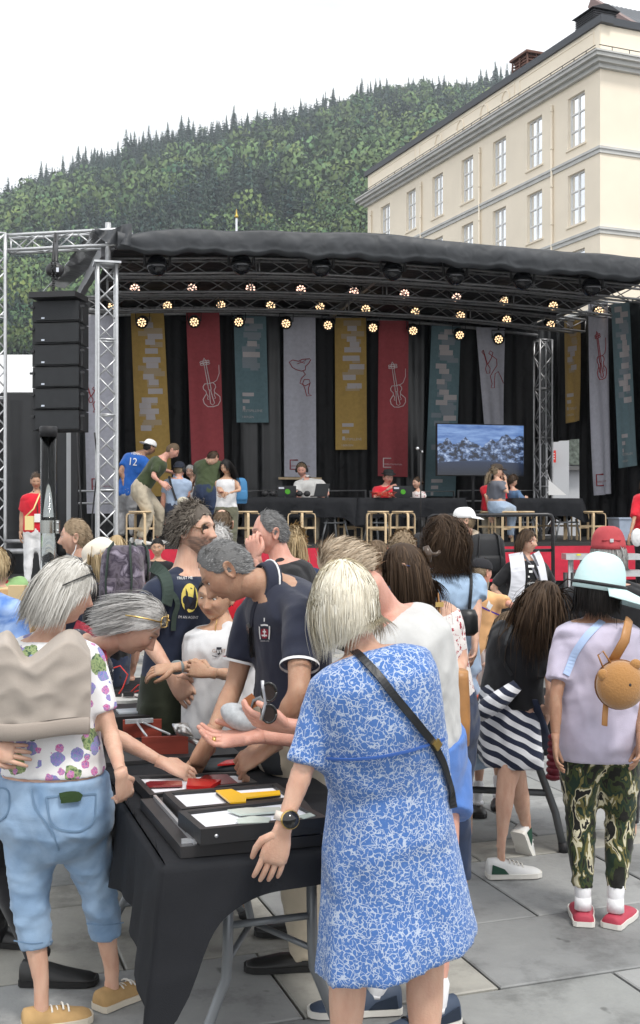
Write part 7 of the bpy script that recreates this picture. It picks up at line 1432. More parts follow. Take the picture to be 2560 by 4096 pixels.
laid(P24['root'], P24['top'], [(1945, 2428), (1955, 2400), (1962, 2415), (1972, 2420), (1960, 2440)], PRINTW, faces=[(4, 3, 2, 1, 0)], name='shirt_print', off=.004)
P25 = person('festival staff woman with dark bob and red tipped glasses in white vest, hands on hips', 10.5, (2108, 2168), 160, hy=125, fem=True, fat=1.25, group=G, top=dict(m=BLKT, ease=.02, sleeve=.42, hem=-.3), bot=dict(m=BLKTR), hr=dict(style='bob', m=H_BROWN, length=.17, vol=1.1), lod=1, o=dict(armR='hip', armL='hip'))
glasses(P25['root'], P25['C'], P25['M'], P25['sc'], mat('dark_red_frame', (.16, .02, .03), .3), None)
VEST = mat('white_vest', (.70, .71, .76), .7, fold=.5); laid(P25['root'], P25['top'], [(2062, 2212), (2072, 2260), (2076, 2310), (2068, 2370), (2052, 2420)], VEST, w=.13, name='vest_panel', off=.012, th=.01); laid(P25['root'], P25['top'], [(2138, 2212), (2155, 2245), (2165, 2290), (2172, 2330)], VEST, w=.09, name='vest_panel', off=.012, th=.01); laid(P25['root'], P25['top'], [(2055, 2335), (2098, 2338)], mat('reflective_band', (.38, .39, .42), .4, .3), w=.05, name='reflective_band', off=.026, th=.003)
laid(P25['root'], P25['top'], [(2092, 2215), (2120, 2260), (2145, 2300), (2152, 2320)], mat('grey_lanyard', (.12, .12, .14), .7), w=.02, name='lanyard', off=.01, th=.003); laid(P25['root'], P25['top'], [(2130, 2215), (2150, 2260), (2156, 2320)], mat('grey_lanyard', (.12, .12, .14), .7), w=.02, name='lanyard', off=.014, th=.003)
for s_, x, y, w_ in (('FESTSPILLENE', 2146, 2334, 72), ('I BERGEN', 2140, 2352, 48)): v_, f_ = text_px(s_, x, y, w_, 0, 1.3); laid(P25['root'], P25['top'], v_, PRINTW, faces=f_, name='lettering', off=.01)
for x, y, a_, b_ in ((2112, 2262, 22, 9), (2115, 2282, 13, 9), (2111, 2303, 6, 7)): laid(P25['root'], P25['top'], [(x, y), (x + a_, y), (x + a_, y + b_), (x, y + b_)], PRINTW, faces=[(3, 2, 1, 0)], name='printed_bar', off=.01)
P26 = person('person with long grey hair under a faded red baseball cap seen from behind', 6.0, (2433, 2205), 0, hy=5, group=G, top=dict(m=BLKT, ease=.03), bot=dict(m=BLKTR), hr=dict(style='long', m=H_ASH, length=.17, curl=.25, wild=.2, vol=1.1, seed=51, zmax=.5), lod=0, fat=1.2); cap(P26['root'], P26['C'], P26['M'], P26['sc'] * 1.04, mat('faded_red_cap', (.46, .07, .08), .9, var=.15, bump=.3, fold=.4), 0, low=.045)
m_ = MB(); c_, M_, s_ = P26['C'], P26['M'], P26['sc']; m_.tube([hl(c_, M_, s_, V(x, -.112 + abs(x) ** 2 * 4, .055)) for x in np.linspace(-.05, .05, 7)], .010, 6, flat=.4); m_.build('cap_strap', mat('faded_red_dark', (.36, .045, .055), .9), P26['root']); m_ = MB(); m_.box(hl(c_, M_, s_, V(0, -.124, .053)), (.018, .006, .018)); m_.build('cap_buckle', ALU, P26['root'])
P27 = person('child in lilac T-shirt and camouflage trousers wearing an aqua sun visor cap', 4.85, (2398, 2350), 4, hy=50, pitch=14, roll=-4, fem=True, H=1.53, fat=1.18, hs=1.03, group=G, sk=SK_OLIVE, top=dict(m=LILAC_T, hem=-.3, sleeve=.36, ease=.028, flare=.03, se=.8), bot=dict(m=CAMO, t1=.95, ease=.012, fat=1.0, flare=0, wr=.012), socks=dict(m=SOCKW, t0=.92),
    shoes=dict(m=CROC, sole=SOLEW, dirL=(.15, 1), dirR=(.55, .85), L=.26, tall=.055, w=.052), hr=dict(style='bob', m=H_DARK, length=.19, vol=1.35, seed=61, wild=.08), o=dict(pel=(2395, 2905), neck=(2392, 2470), shL=(2268, 2548), shR=(2515, 2548), elL=(2222, 2790, 4.75), wrL=(2222, 2960, 4.7), elR=(2570, 2790, 4.8), wrR=(2560, 2960, 4.7), anL=(2332, 3585, 4.85), anR=(2462, 3590, 4.82), knL=(2322, 3270, 4.9), knR=(2482, 3270, 4.9)))
AQ = mat('aqua_hat', (.56, .76, .76), .85, bump=.3, fold=.3); cap(P27['root'], P27['C'], P27['M'], P27['sc'] * 1.2, AQ, 30, L=.16, wide=1.5, droop=.35, low=.02, name='sun_hat')
m_ = MB(); a = np.arange(25) * 2 * math.pi / 24; m_.tube(hl(P27['C'], P27['M'], P27['sc'] * 1.2, np.stack([np.sin(a) * .094, np.cos(a) * .115 - .006, .012 + .012 * np.cos(a)], 1)), .0075, 6); m_.build('hat_cord', BLKP, P27['root'])
laid(P27['root'], P27['top'], [(2415, 2482), (2350, 2540), (2300, 2610), (2262, 2700)], mat('pale_blue_ribbon', (.42, .55, .80), .6), w=.030, name='bag_strap', off=.004, th=.003)
BEAR = mat('brown_plush', (.40, .20, .065), .95, bump=.8, bscale=120, sheen=.5); bc = at(2482, 2740, 4.56); bb = empty('backpack', bc, 'brown plush animal backpack with round ears on the child in the lilac T-shirt', 'backpack')
m_ = MB(); m_.ell(bc, (.098, .07, .098), None, 26, 18); hd_ = m_.build('bag_body', BEAR, bb); m_ = MB(); m_.ell(bc + V(-.078, -.03, .045), (.022, .014, .024)); m_.build('ear', BEAR, hd_); m_ = MB(); m_.ell(bc + V(.055, -.02, .085), (.024, .014, .022)); m_.build('ear', BEAR, hd_)
m_ = MB(); a = np.linspace(0, 2 * math.pi, 30); m_.tube([bc + V(math.cos(q) * .0985, .012, math.sin(q) * .0985) for q in a], .004, 6); m_.build('zip', mat('brown_zip', (.20, .09, .03), .6), hd_)
m_ = MB(); m_.tube([bc + V(-.03, .02, .085), at(2500, 2560, 4.55), at(2512, 2500, 4.60), at(2518, 2478, 4.72)], .020, 8, flat=.25, up=(0, -1, 0)); m_.build('strap', TAN, bb); m_ = MB(); m_.tube([bc + V(-.085, .02, -.02), at(2425, 2800, 4.6), at(2420, 2860, 4.6), at(2418, 2903, 4.58)], .013, 8, flat=.3, up=(0, -1, 0)); m_.build('strap', TAN, bb); m_ = MB(); m_.tube([bc + V(-.07, 0, .07), bc + V(-.09, 0, .12), bc + V(-.07, 0, .135), bc + V(-.04, 0, .09)], .009, 8, flat=.4); m_.build('grab_loop', TAN, bb)
m_ = MB(); m_.ell(bc + V(.02, -.066, .01), (.006, .004, .007)); m_.build('button_eye', BLKP, hd_)
P28 = person('girl with long brown hair bent over the right table, striped jumper tied at her waist', 5.5, (2165, 2410), 52, hy=66, pitch=48, fem=True, H=1.58, fat=1.02, group=G, sk=SK_FAIR, top=dict(m=BLKT, hem=-.02, sleeve=.34, ease=.022), hr=dict(style='long', m=H_BROWN, length=.42, curl=.22, wild=.11, dens=1.5, vol=.9, seed=71), shoes=dict(m=SNK, sole=SOLEW, laces=SOLEW, patch=mat('green_panel', (.02, .07, .045), .5), dirR=(.9, .1), dirL=(.5, .6), pitchL=60, L=.28, tall=.095),
    bot=dict(kind='skirt', m=STRIPE, name='tied_jumper', wav=.10, skirt=[(.95, .125, .11, 0, 0), (.88, .15, .13, -.01, 0), (.75, .175, .15, -.01, 0), (.60, .175, .15, .0, 0), (.50, .18, .15, .01, 0)]), o=dict(pel=(2042, 2820, 5.6), neck=(2115, 2505, 5.55), shL=(2050, 2570, 5.45), shR=(2185, 2585, 5.4), elR=(2205, 2760, 5.35), wrR=(2190, 2860, 5.5), elL=(2080, 2740, 5.8), wrL=(2150, 2800, 6.0), knR=(2022, 3150, 5.5), anR=(2005, 3375, 5.45), knL=(2075, 3150, 5.7), anL=(2110, 3330, 5.85), arch=.04))
m_ = MB(); q = at(1950, 2820, 5.45); m_.tube([at(2070, 2740, 5.42), at(2010, 2790, 5.42), at(1950, 2830, 5.42), at(1918, 2870, 5.45)], [.03, .045, .05, .025], 12); m_.build('sleeve_bundle', STRIPE, P28['root']); m_ = MB(); m_.tube([at(2140, 2800, 5.42), at(2165, 2900, 5.5), at(2180, 2990, 5.55)], [.015, .03, .045], 10, flat=.4); m_.build('loose_sleeve', NAVY, P28['root'])
laid(P28['root'], P28['top'], [(2062, 2480), (2030, 2560), (2012, 2640), (2050, 2700)], BLTH, w=.018, name='bag_strap', off=.006, th=.004)
P29 = person('small girl in peach striped dress and black shoes at the right table', 6.6, (2030, 2512), 75, hy=70, pitch=30, child=True, fem=True, H=1.18, group=G, top=dict(m=PSTR, sleeve=.34, hem=0, ease=.02, name='dress', skirt=[(.60, .11, .10, 0, 0), (.50, .15, .14, 0, 0), (.40, .18, .16, 0, 0)]), hr=dict(style='long', m=H_MID, length=.28, seed=81), socks=dict(m=SOCKW, t0=.80), shoes=dict(m=SHB, sole=SOLEB, dirL=(-.1, -1), dirR=(-.1, -1), L=.22, tall=.05), lod=1, o=dict(neck=(2005, 2590), elR=(1935, 2660, 6.5), wrR=(1990, 2690, 6.3), pel=(1955, 2830), anL=(1910, 3205, 6.6), anR=(1995, 3170, 6.75), knL=(1920, 3020, 6.6), knR=(1990, 3010, 6.7)))
P30 = person('person in blue tie dye shirt cut by the left edge', 6.3, (-28, 2270), 20, group=G, top=dict(m=TIED, sleeve=.6, ease=.03), bot=dict(m=DBL), hr=dict(style='long', m=H_BLOND, length=.12, vol=1.6), fem=True)
P31 = person('dark haired person in green shirt with red flowers at the left edge', 8.0, (12, 2262), 20, H=1.48, group=G, top=dict(m=GRNF, sleeve=.4, ease=.035), bot=dict(m=DBL), hr=dict(style='bob', m=H_DARK, length=.14), fem=True, fat=1.2, o=dict(shR=(78, 2330, 8.0)))
# ---------------------------------------------------------------- people on and beside the stage
GSG = 'people standing and sitting on the stage'
P14 = person('festival staff woman in red T-shirt and white jeans left of the stage', 15.7, (145, 1925), 172, hy=168, pitch=14, smile=1, floor=.68, fem=True, fat=1.15, group=GSG, sk=SK_TAN, top=dict(m=REDT, ease=.02, sleeve=.34), bot=dict(m=WJ), shoes=dict(m=SNK, sole=SOLEW), hr=dict(style='pulled', m=H_BROWN), lod=2)
m_ = MB(); q = at(118, 2092, 15.4); m_.box(q, (.115, .05, .19)); bg_ = m_.build('pale_yellow_bag', mat('pale_yellow_leather', (.74, .62, .28), .5), P14['root']); m_ = MB(); m_.tube([q + V(-.05, 0, .09), at(135, 2035, 15.4), at(160, 1975, 15.5)], .010, 6); m_.build('strap', mat('pale_yellow_leather', (.74, .62, .28), .5), bg_); laid(P14['root'], P14['top'], [(138, 2055), (165, 2055), (165, 2089), (138, 2089)], PRINTW, faces=[(3, 2, 1, 0)], name='name_badge', off=.02); laid(P14['root'], P14['top'], [(134, 1968), (150, 2010), (152, 2055)], BLK, w=.012, name='lanyard', off=.015, th=.002)
S1 = person('man in blue football jersey and backwards white cap at the left table', 18.4, (598, 1790), 30, hy=50, pitch=22, floor=ZD, group=GSG, top=dict(m=ROYAL, ease=.035, sleeve=.34), bot=dict(m=GREYT, ease=.03), shoes=dict(m=SNK, sole=SOLEW), hr=dict(style='short', m=H_DARK), sk=SK_OLIVE, o=dict(neck=(555, 1815), pel=(510, 1965), elL=(480, 1885, 18.3), wrL=(495, 1925, 18.3)), H=1.80, lod=2); cap(S1['root'], S1['C'], S1['M'], S1['sc'], mat('white_cap', (.78, .78, .78), .8), 180)
for s_, x, y, w_ in (('HENRY', 547, 1816, 42), ('12', 535, 1847, 28)): v_, f_ = text_px(s_, x, y, w_, -6, 1.15); laid(S1['root'], S1['top'], v_, PRINTW, faces=f_, name='lettering', off=.01)
S2 = person('man in olive green T-shirt and pale trousers bending forward on the stage', 17.5, (690, 1803), 78, hy=82, pitch=38, floor=ZD, H=1.84, group=GSG, top=dict(m=OLIVE, ease=.025, sleeve=.36), bot=dict(m=KHAKI, ease=.03, wr=.012), shoes=dict(m=SNK, sole=SOLEW, dirL=(1, .1), dirR=(1, -.1)), hr=dict(style='short', m=H_MID, length=.02), sk=SK_PINK, lod=2, o=dict(pel=(560, 1955), neck=(652, 1832), elR=(612, 1905, 17.2), wrR=(645, 1930, 17.2), elL=(655, 1880, 17.9), wrL=(692, 1890, 17.9), shR=(628, 1860, 17.3), knR=(595, 2055, 17.4), knL=(640, 2050, 17.7), anR=(560, 2160, 17.35), anL=(628, 2150, 17.8)))
SIT = lambda x, y, d, dx=0, dy=-.42: dict(knL=(x - 25 + dx, y + 4, d + dy), knR=(x + 25 + dx, y + 4, d + dy), anL=(x - 25 + dx, 2170, d + dy), anR=(x + 25 + dx, 2170, d + dy))
S3 = person('man in pale blue polo and dark cap with headphones seated with his back to us', 17.7, (718, 1880), 12, hy=25, pitch=8, floor=ZD, H=1.72, group=GSG, top=dict(m=BLUEP, collar=BLUEP), bot=dict(m=DBL), hr=dict(style='buzz', m=H_SAND), sk=SK_PINK, fat=1.1, lod=2, o=dict(pel=(705, 2035), neck=(712, 1910), elR=(752, 1980, 17.7), wrR=(762, 2000, 17.9), **SIT(705, 2038, 17.7, dy=.42))); cap(S3['root'], S3['C'], S3['M'], S3['sc'], mat('navy_cap', (.02, .025, .04), .85), 180, L=.05); headphones(S3['root'], S3['C'], S3['M'], S3['sc'], BLKP)
laid(S3['root'], S3['top'], [(676, 1905), (688, 1950), (706, 2003)], BLK, w=.035, name='bag_strap', off=.01, th=.006); m_ = MB(); m_.ell(at(732, 2005, 17.45), (.09, .05, .07)); m_.build('cream_bag', mat('cream_canvas', (.62, .58, .46), .85), S3['root'])
S4 = person('grey haired woman with glasses and headphones facing the seated man', 19.4, (762, 1887), 190, hy=195, pitch=8, floor=ZD, H=1.6, fem=True, group=GSG, top=dict(m=WHT), bot=dict(m=DBL), hr=dict(style='bob', m=H_WHITE, length=.10), lod=2, o=dict(pel=(785, 2040), neck=(775, 1925), **SIT(785, 2040, 19.4))); headphones(S4['root'], S4['C'], S4['M'], S4['sc'], BLKP); glasses(S4['root'], S4['C'], S4['M'], S4['sc'], BLACKF, None)
S5 = person('man in moss green shirt and dark trousers bent over with his back to us', 17.9, (852, 1832), 15, hy=35, pitch=45, floor=ZD, H=1.78, group=GSG, top=dict(m=GREENT, ease=.03, sleeve=.4), bot=dict(m=DBL, ease=.03), shoes=dict(m=SHB, sole=SOLEB), hr=dict(style='short', m=H_BROWN), lod=2, o=dict(pel=(822, 1968, 17.9), neck=(838, 1838, 18.05), elL=(785, 1905, 18.1), wrL=(770, 1940, 18.3)))
S6 = person('woman with long black hair, white top and blue backpack looking at her phone', 16.5, (905, 1868), -160, hy=-150, pitch=22, floor=.88, fem=True, group=GSG, sk=SK_ASIA, top=dict(m=WHT, sleeve=0, hem=.0, ease=.012), bot=dict(m=OLT, ease=.015), hr=dict(style='long', m=H_DARK, length=.40, vol=.9), lod=2, o=dict(elL=(962, 1960, 16.4), wrL=(905, 1975, 16.2), elR=(872, 1955, 16.5), wrR=(888, 1975, 16.25))); pack(S6, S6['chest'] + V(.17, .13, -.06), (.24, .18, .38), mat('blue_nylon', (.05, .19, .38), .6, bump=.3), None, rot=.5)
m_ = MB(); m_.box(at(885, 1968, 16.15), (.07, .12, .012)); m_.build('phone', mat('phone_case', (.25, .08, .06), .4), S6['root']); m_ = MB(); m_.box((S6['pel'][0], 16.5, .44), (.7, .55, .88)); tag(m_.build('riser', BLK), 'black wooden riser under the woman with the blue backpack', 'platform')
S7 = person('bearded man in white polo and headphones sitting behind his laptops', 19.6, (1207, 1880), 178, hy=188, pitch=16, floor=ZD, H=1.82, beard=.8, group=GSG, top=dict(m=WARMW, sleeve=.42, ease=.03, collar=WARMW), bot=dict(m=KHAKI), hr=dict(style='short', m=H_MID, length=.05), sk=SK_PINK, lod=2, o=dict(pel=(1240, 2030), neck=(1226, 1918), elL=(1312, 1975, 19.4), wrL=(1290, 1990, 19.1), elR=(1185, 1975, 19.4), wrR=(1190, 1990, 19.1), shL=(1280, 1930), shR=(1190, 1935), **SIT(1240, 2035, 19.6))); headphones(S7['root'], S7['C'], S7['M'], S7['sc'], BLKP)
S8 = person('man in red T-shirt and black bowler hat leaning over his laptop', 19.85, (1553, 1912), 178, hy=165, pitch=10, floor=ZD, H=1.78, group=GSG, top=dict(m=REDT, sleeve=.36, ease=.03), bot=dict(m=BLKTR), hr=dict(style='short', m=H_BROWN), sk=SK_PINK, lod=2, o=dict(pel=(1530, 2035), neck=(1540, 1945), shR=(1505, 1958), shL=(1572, 1955), elR=(1500, 1995, 19.6), wrR=(1552, 1958, 19.45), elL=(1580, 1990, 19.7), wrL=(1570, 1985, 19.4), **SIT(1530, 2035, 19.8)))
m_ = MB(); c_, M_, s_ = S8['C'], S8['M'], S8['sc']; rg = [hl(c_, M_, s_, np.stack([np.sin(a) * rx, np.cos(a) * ry, np.full(24, z) + .018 * np.abs(np.sin(a)) * (rx > .1)], 1)) for a in [np.arange(24) * math.pi / 12] for rx, ry, z in ((.13, .15, .058), (.132, .152, .064), (.092, .112, .066), (.092, .112, .11), (.078, .095, .145), (.03, .04, .158))]; m_.rings(rg); m_.build('bowler_hat', mat('black_felt', (.018, .018, .019), .85), S8['root'])
S9 = person('little girl in white flowered dress beside the man in the black hat', 19.9, (1667, 1932), 200, hy=-125, pitch=5, floor=ZD + .15, child=True, fem=True, H=1.12, group=GSG, top=dict(m=REDFL, sleeve=.2), bot=dict(m=WHT), hr=dict(style='pulled', m=H_BROWN, tail=dict(L=.10, start=(.0, -.10, .06), n=120)), lod=2, hs=1.05, o=dict(neck=(1672, 1962), pel=(1675, 2045)))
S10 = person('woman in grey T-shirt, brown cap and pale jeans seated with a camera', 18.9, (1988, 1885), 55, hy=72, pitch=6, floor=ZD, H=1.66, fem=True, group=GSG, top=dict(m=GREYSH, sleeve=.32, hem=.15), bot=dict(m=JEAN2, fat=1.1), hr=dict(style='pulled', m=H_SAND, tail=dict(L=.22, start=(0, -.1, -.02), n=120)), lod=2, o=dict(pel=(1988, 2022), neck=(1990, 1918), elR=(2030, 1972, 18.7), wrR=(2022, 1915, 18.95), knR=(2052, 2035, 19.1), knL=(2045, 2035, 19.35), anR=(2045, 2150, 19.0), anL=(2040, 2150, 19.35), shR=(2000, 1942, 18.75))); cap(S10['root'], S10['C'], S10['M'], S10['sc'], mat('brown_cap', (.06, .045, .035), .85), 0); m_ = MB(); m_.box(at(2022, 1905, 19.1), (.09, .06, .08)); m_.build('camera', BLKP, S10['root'])
S11 = person('dark haired boy in blue top sitting at the right table', 19.9, (2050, 1925), 60, hy=70, pitch=14, floor=ZD, child=True, H=1.35, group=GSG, top=dict(m=cloth('denim_blue_top', (.10, .18, .32)), sleeve=1), bot=dict(m=DBL), hr=dict(style='curly', m=H_BROWN, length=.045), lod=2, o=dict(pel=(2058, 2030), neck=(2055, 1957), elR=(2075, 1990, 19.7), wrR=(2100, 1990, 19.8), **SIT(2058, 2035, 19.9, 20, .2)))
S12 = person('person in red T-shirt almost hidden behind the seated woman with the camera', 20.0, (1998, 1905), 30, hy=60, floor=ZD, H=1.7, group=GSG, top=dict(m=REDT, sleeve=.4, ease=.03), bot=dict(m=KHAKI), hr=dict(style='short', m=H_BROWN), lod=2, o=dict(neck=(1972, 1940), pel=(1965, 2030), elL=(1945, 1985, 19.9), wrL=(1952, 2020, 19.9), **SIT(1965, 2035, 20.0, 0, .2)))
S13 = person('staff member in red T-shirt at the right edge carrying a white bag', 16.5, (2590, 1925), 185, floor=.60, fem=True, fat=1.2, group=GSG, top=dict(m=REDT, sleeve=.4, ease=.03), bot=dict(m=BLKTR), hr=dict(style='bob', m=H_BROWN, length=.2), lod=2, sk=SK_TAN, o=dict(shR=(2548, 2000), elR=(2535, 2085, 16.3), wrR=(2518, 2145, 16.2)))
m_ = MB(); m_.ell(at(2548, 2150, 16.1), (.085, .05, .13)); m_.build('white_bag', mat('white_plastic_bag', (.74, .74, .74), .5, fold=.6), S13['root'])
# ---------------------------------------------------------------- front table
TZ = .76; ta = unit(V(-.322, .947, 0)); tbv = unit(V(.947, .322, 0)); TO = at(653, 3467, (CAMZ - TZ) * F / (3467 - CY))
ft = empty('table', TO * V(1, 1, 0), 'long folding table draped with black cloth in the foreground', 'table')
LW, LL = .74, 3.66
per = []; drop = []; outn = []; fl = []
def addp(p, o, d, f): per.append(p); outn.append(o); drop.append(d); fl.append(f)
nf = 44
for i in range(nf):
    s = i / nf * LW; d = .085 + .30 * math.exp(-(s / .085) ** 2) + .10 * math.exp(-(s / .22) ** 2); o = unit(-ta - tbv * (.9 * math.exp(-(s / .05) ** 2))); addp(TO + tbv * s, o, d, .02 + .07 * math.exp(-(s / .12) ** 2))
for i in range(30): s = i / 30 * LL; addp(TO + tbv * LW + ta * s, unit(tbv - ta * math.exp(-s / .1)), .20, .03)
for i in range(20): s = i / 20 * LW; addp(TO + tbv * (LW - s) + ta * LL, ta, .3, .03)
for i in range(110): s = (1 - i / 110) * LL; addp(TO + ta * s, unit(-tbv - ta * .9 * math.exp(-(s / .05) ** 2)), .27 + .12 * math.exp(-(s / .10) ** 2) + .02 * math.sin(s * 9), .02 + .05 * math.exp(-(s / .14) ** 2))
per, outn, drop, fl = map(lambda q: np.array(q), (per, outn, drop, fl)); cen = per.mean(0); sd_ = np.arange(len(per)); ls = np.concatenate([[0], np.cumsum(np.linalg.norm(np.diff(per, axis=0), axis=1))])
rows = [cen + (per - cen) * t for t in (.02, .3, .6, .85, .97)] + [per - outn * .012, per + outn * .004 - V(0, 0, .006), per + outn * .010 - V(0, 0, .02)]
for t in (.15, .3, .45, .6, .8, 1.0):
    wv = (.014 * np.sin(ls * 14 + 1) + .009 * np.sin(ls * 31 + 2)) * t * np.clip(drop / .2, 0, 1); rows.append(per + outn * (.010 + fl * t + wv)[:, None] - V(0, 0, 1) * (.02 + (drop - .02) * t)[:, None])
m = MB(); m.rings(rows, cap=False); m.build('tablecloth', TCLOTH, ft)
m = MB(); m.box(TO + ta * LL / 2 + tbv * LW / 2 - V(0, 0, .03), (LW - .04, LL - .04, .045), np.stack([tbv, ta, V(0, 0, 1)], 1)); m.build('tabletop', mat('grey_plastic_top', (.3, .3, .31), .6), ft)
GT = mat('grey_painted_tube', (.20, .215, .23), .38, .3, spec=.6)
def tleg(parent, s, flip=1):
    o = TO + ta * s + V(0, 0, 0); c = o + tbv * LW / 2; P = lambda b, z, a=0: V(c[0], c[1], 0) + tbv * b + ta * a + V(0, 0, z)
    for sg in (-1, 1):
        m = MB(); m.tube([P(sg * .13, .72), P(sg * .135, .42), P(sg * .14, .34), P(sg * .165, .28), P(sg * .22, .14), P(sg * .285, .02)], .0165, 12); lg = m.build('leg', GT, parent); m = MB(); m.tube([P(sg * .282, .035), P(sg * .292, .0)], .021, 10); m.build('foot_cap', BLKP, lg)
    m = MB(); m.tube([P(-.235, .12), P(.235, .12)], .015, 10); m.build('crossbar', GT, parent); m = MB(); m.tube([P(-.13, .50), P(.13, .50)], .012, 8); m.build('crossbar', GT, parent)
    m = MB(); q = P(0, .42, flip * .10); m.tube([P(-.13, .40), q + ta * flip * .12], .010, 8); m.tube([P(.13, .40), q + ta * flip * .12], .010, 8); m.tube([q + ta * flip * .12, P(0, .72, flip * .55)], .013, 8); m.build('brace', GT, parent)
for s, fp_ in ((.20, 1), (1.60, -1), (2.06, 1), (3.4, -1)): tleg(ft, s, fp_)
# displays on the table
FRB = mat('black_picture_frame', (.018, .018, .019), .42, bump=.2, spec=.5); PAP = mat('white_card', (.74, .74, .78), .6); 
def px_plane(x, y, z): return at(x, y, (CAMZ - z) * F / (y - CY))
def quadbox(name, cs, zt, th, m_, parent, inset=None):
    P = np.array([px_plane(x, y, zt) for x, y in cs]); mb = MB(); mb.rings([P - V(0, 0, th), P - V(0, 0, .0)], smooth=False) if inset is None else None
    if inset is not None:
        c = P.mean(0); e = lambda k: P + unit(np.roll(P, -1, 0) - P) * k + unit(np.roll(P, 1, 0) - P) * k
        mb.rings([P - V(0, 0, th), P, e(inset), e(inset) - V(0, 0, .012), e(inset) - V(0, 0, .013)], smooth=False)
    return mb.build(name, m_, parent), P
tray = empty('display_board', px_plane(721, 3400, .765), 'low black display board with aluminium rim at the near end of the table', 'board'); _, TP = quadbox('board', [(723, 3388), (1335, 3335), (1175, 3150), (562, 3196)], .795, .033, mat('black_board', (.022, .021, .022), .45, var=.4, vscale=6, spec=.5), tray)
m = MB(); c = TP; beam(m, lerp(c[0], c[3], .02) + tbv * .045 + V(0, 0, .006), lerp(c[0], c[3], .98) + tbv * .045 + V(0, 0, .006), .010, .013); beam(m, lerp(c[0], c[1], .02) + ta * .035 + V(0, 0, .006), c[1] + ta * .035 + V(0, 0, .006), .010, .013); m.build('rim', mat('bright_aluminium', (.75, .77, .80), .3, .8), tray)
def pframe(label, cs, zt, th=.035):
    root = empty('picture_frame', px_plane(*cs[0], zt - th), label, 'frame'); _, P = quadbox('frame', cs, zt, th, FRB, root, .022); q = MB(); e = P + unit(np.roll(P, -1, 0) - P) * .02 + unit(np.roll(P, 1, 0) - P) * .02; q.add(e - V(0, 0, .010), [(0, 1, 2, 3)], 0, False); q.build('card', PAP, root)
    for t in (.12, .62): q = MB(); nn = unit(np.cross(P[1] - P[0], V(0, 0, 1))); c_ = lerp(P[0], P[1], t) - V(0, 0, th * .5) ; q.tube([c_ , c_ + nn * .003], .0055, 10); q.build('screw', ALU, root)
    return root
f1 = pframe('black frame with dark red shapes, farthest of the three flat frames', [(600, 3180), (1030, 3128), (958, 3086), (524, 3102)], .800); f2 = pframe('black frame holding a yellow letter shape, middle of the three flat frames', [(726, 3236), (1195, 3192), (1108, 3132), (652, 3167)], .828); f3 = pframe('black frame with clear glass shapes, nearest of the three flat frames', [(802, 3318), (1310, 3268), (1165, 3192), (712, 3243)], .850, .045)
def shape(root, pts, z, th, m_, name='shape'):
    P = np.array([px_plane(x, y, z) for x, y in pts]); 
    if np.cross(P[1] - P[0], P[2] - P[1])[2] < 0: P = P[::-1]
    q = MB(); q.rings([P - V(0, 0, th), P], smooth=False); q.build(name, m_, root)
YEL = mat('yellow_acrylic', (.80, .46, .02), .25, spec=.6); RDA = mat('red_acrylic', (.50, .02, .02), .12, spec=.8); DRA = mat('dark_red_acrylic', (.20, .01, .012), .12, spec=.8); GLA = mat('frosted_glass', (.55, .62, .56), .15, spec=.8); EDG = mat('black_edge', (.02, .02, .02), .5)
Yp = [(863, 3161), (926, 3155), (964, 3172), (1118, 3161), (1122, 3174), (984, 3190), (984, 3206), (922, 3210)]; shape(f2, [(x + 1, y + 3) for x, y in Yp], .829, .012, EDG, 'shape_edge'); shape(f2, Yp, .835, .005, YEL)
shape(f1, [(582, 3130), (600, 3124), (728, 3122), (730, 3140), (590, 3144)], .802, .006, DRA); shape(f1, [(820, 3100), (908, 3096), (950, 3130), (860, 3140), (760, 3138)], .799, .004, DRA); shape(f1, [(752, 3112), (884, 3118), (842, 3146), (745, 3142)], .812, .012, RDA)
shape(f3, [(910, 3238), (985, 3230), (1120, 3228), (1128, 3244), (960, 3256)], .852, .006, GLA); shape(f3, [(945, 3275), (1010, 3262), (1085, 3270), (1075, 3288), (955, 3292)], .852, .006, GLA); shape(f3, [(1195, 3262), (1240, 3250), (1262, 3262), (1215, 3274)], .852, .006, GLA)
# red wooden apparatus, steel cone, black boxes and wires
RW = mat('red_stained_wood', (.30, .055, .035), .5, var=.25, vscale=5, bump=.2, stretch=(1, 1, 5)); FELT = mat('grey_felt', (.35, .36, .38), .95, var=.3, vscale=60)
ap = empty('wooden_apparatus', px_plane(660, 3020, .77), 'red stained wooden exhibit with steel rods and grey felt strip', 'exhibit')
def vboard(x0, x1, yt, yb, zb, name, m_, parent, th=.018):
    a, b_ = px_plane(x0, yb, zb), px_plane(x1, yb - (x1 - x0) * .03, zb); h = (yb - yt) / F * a[1]; u = unit(b_ - a); q = MB(); q.box((a + b_) / 2 + V(0, th / 2, h / 2), (np.linalg.norm(b_ - a), th, h), np.stack([u, V(-u[1], u[0], 0), V(0, 0, 1)], 1)); q.build(name, m_, parent); return a, b_
a1, b1 = vboard(565, 752, 2950, 3020, .775, 'front_board', RW, ap); a2, b2 = vboard(490, 645, 2882, 2952, .775, 'rear_board', RW, ap)
m = MB(); m.box(px_plane(620, 3000, .768), (.62, .42, .014), np.stack([tbv, ta, V(0, 0, 1)], 1)); m.build('base_board', mat('black_base', (.03, .03, .032), .5), ap)
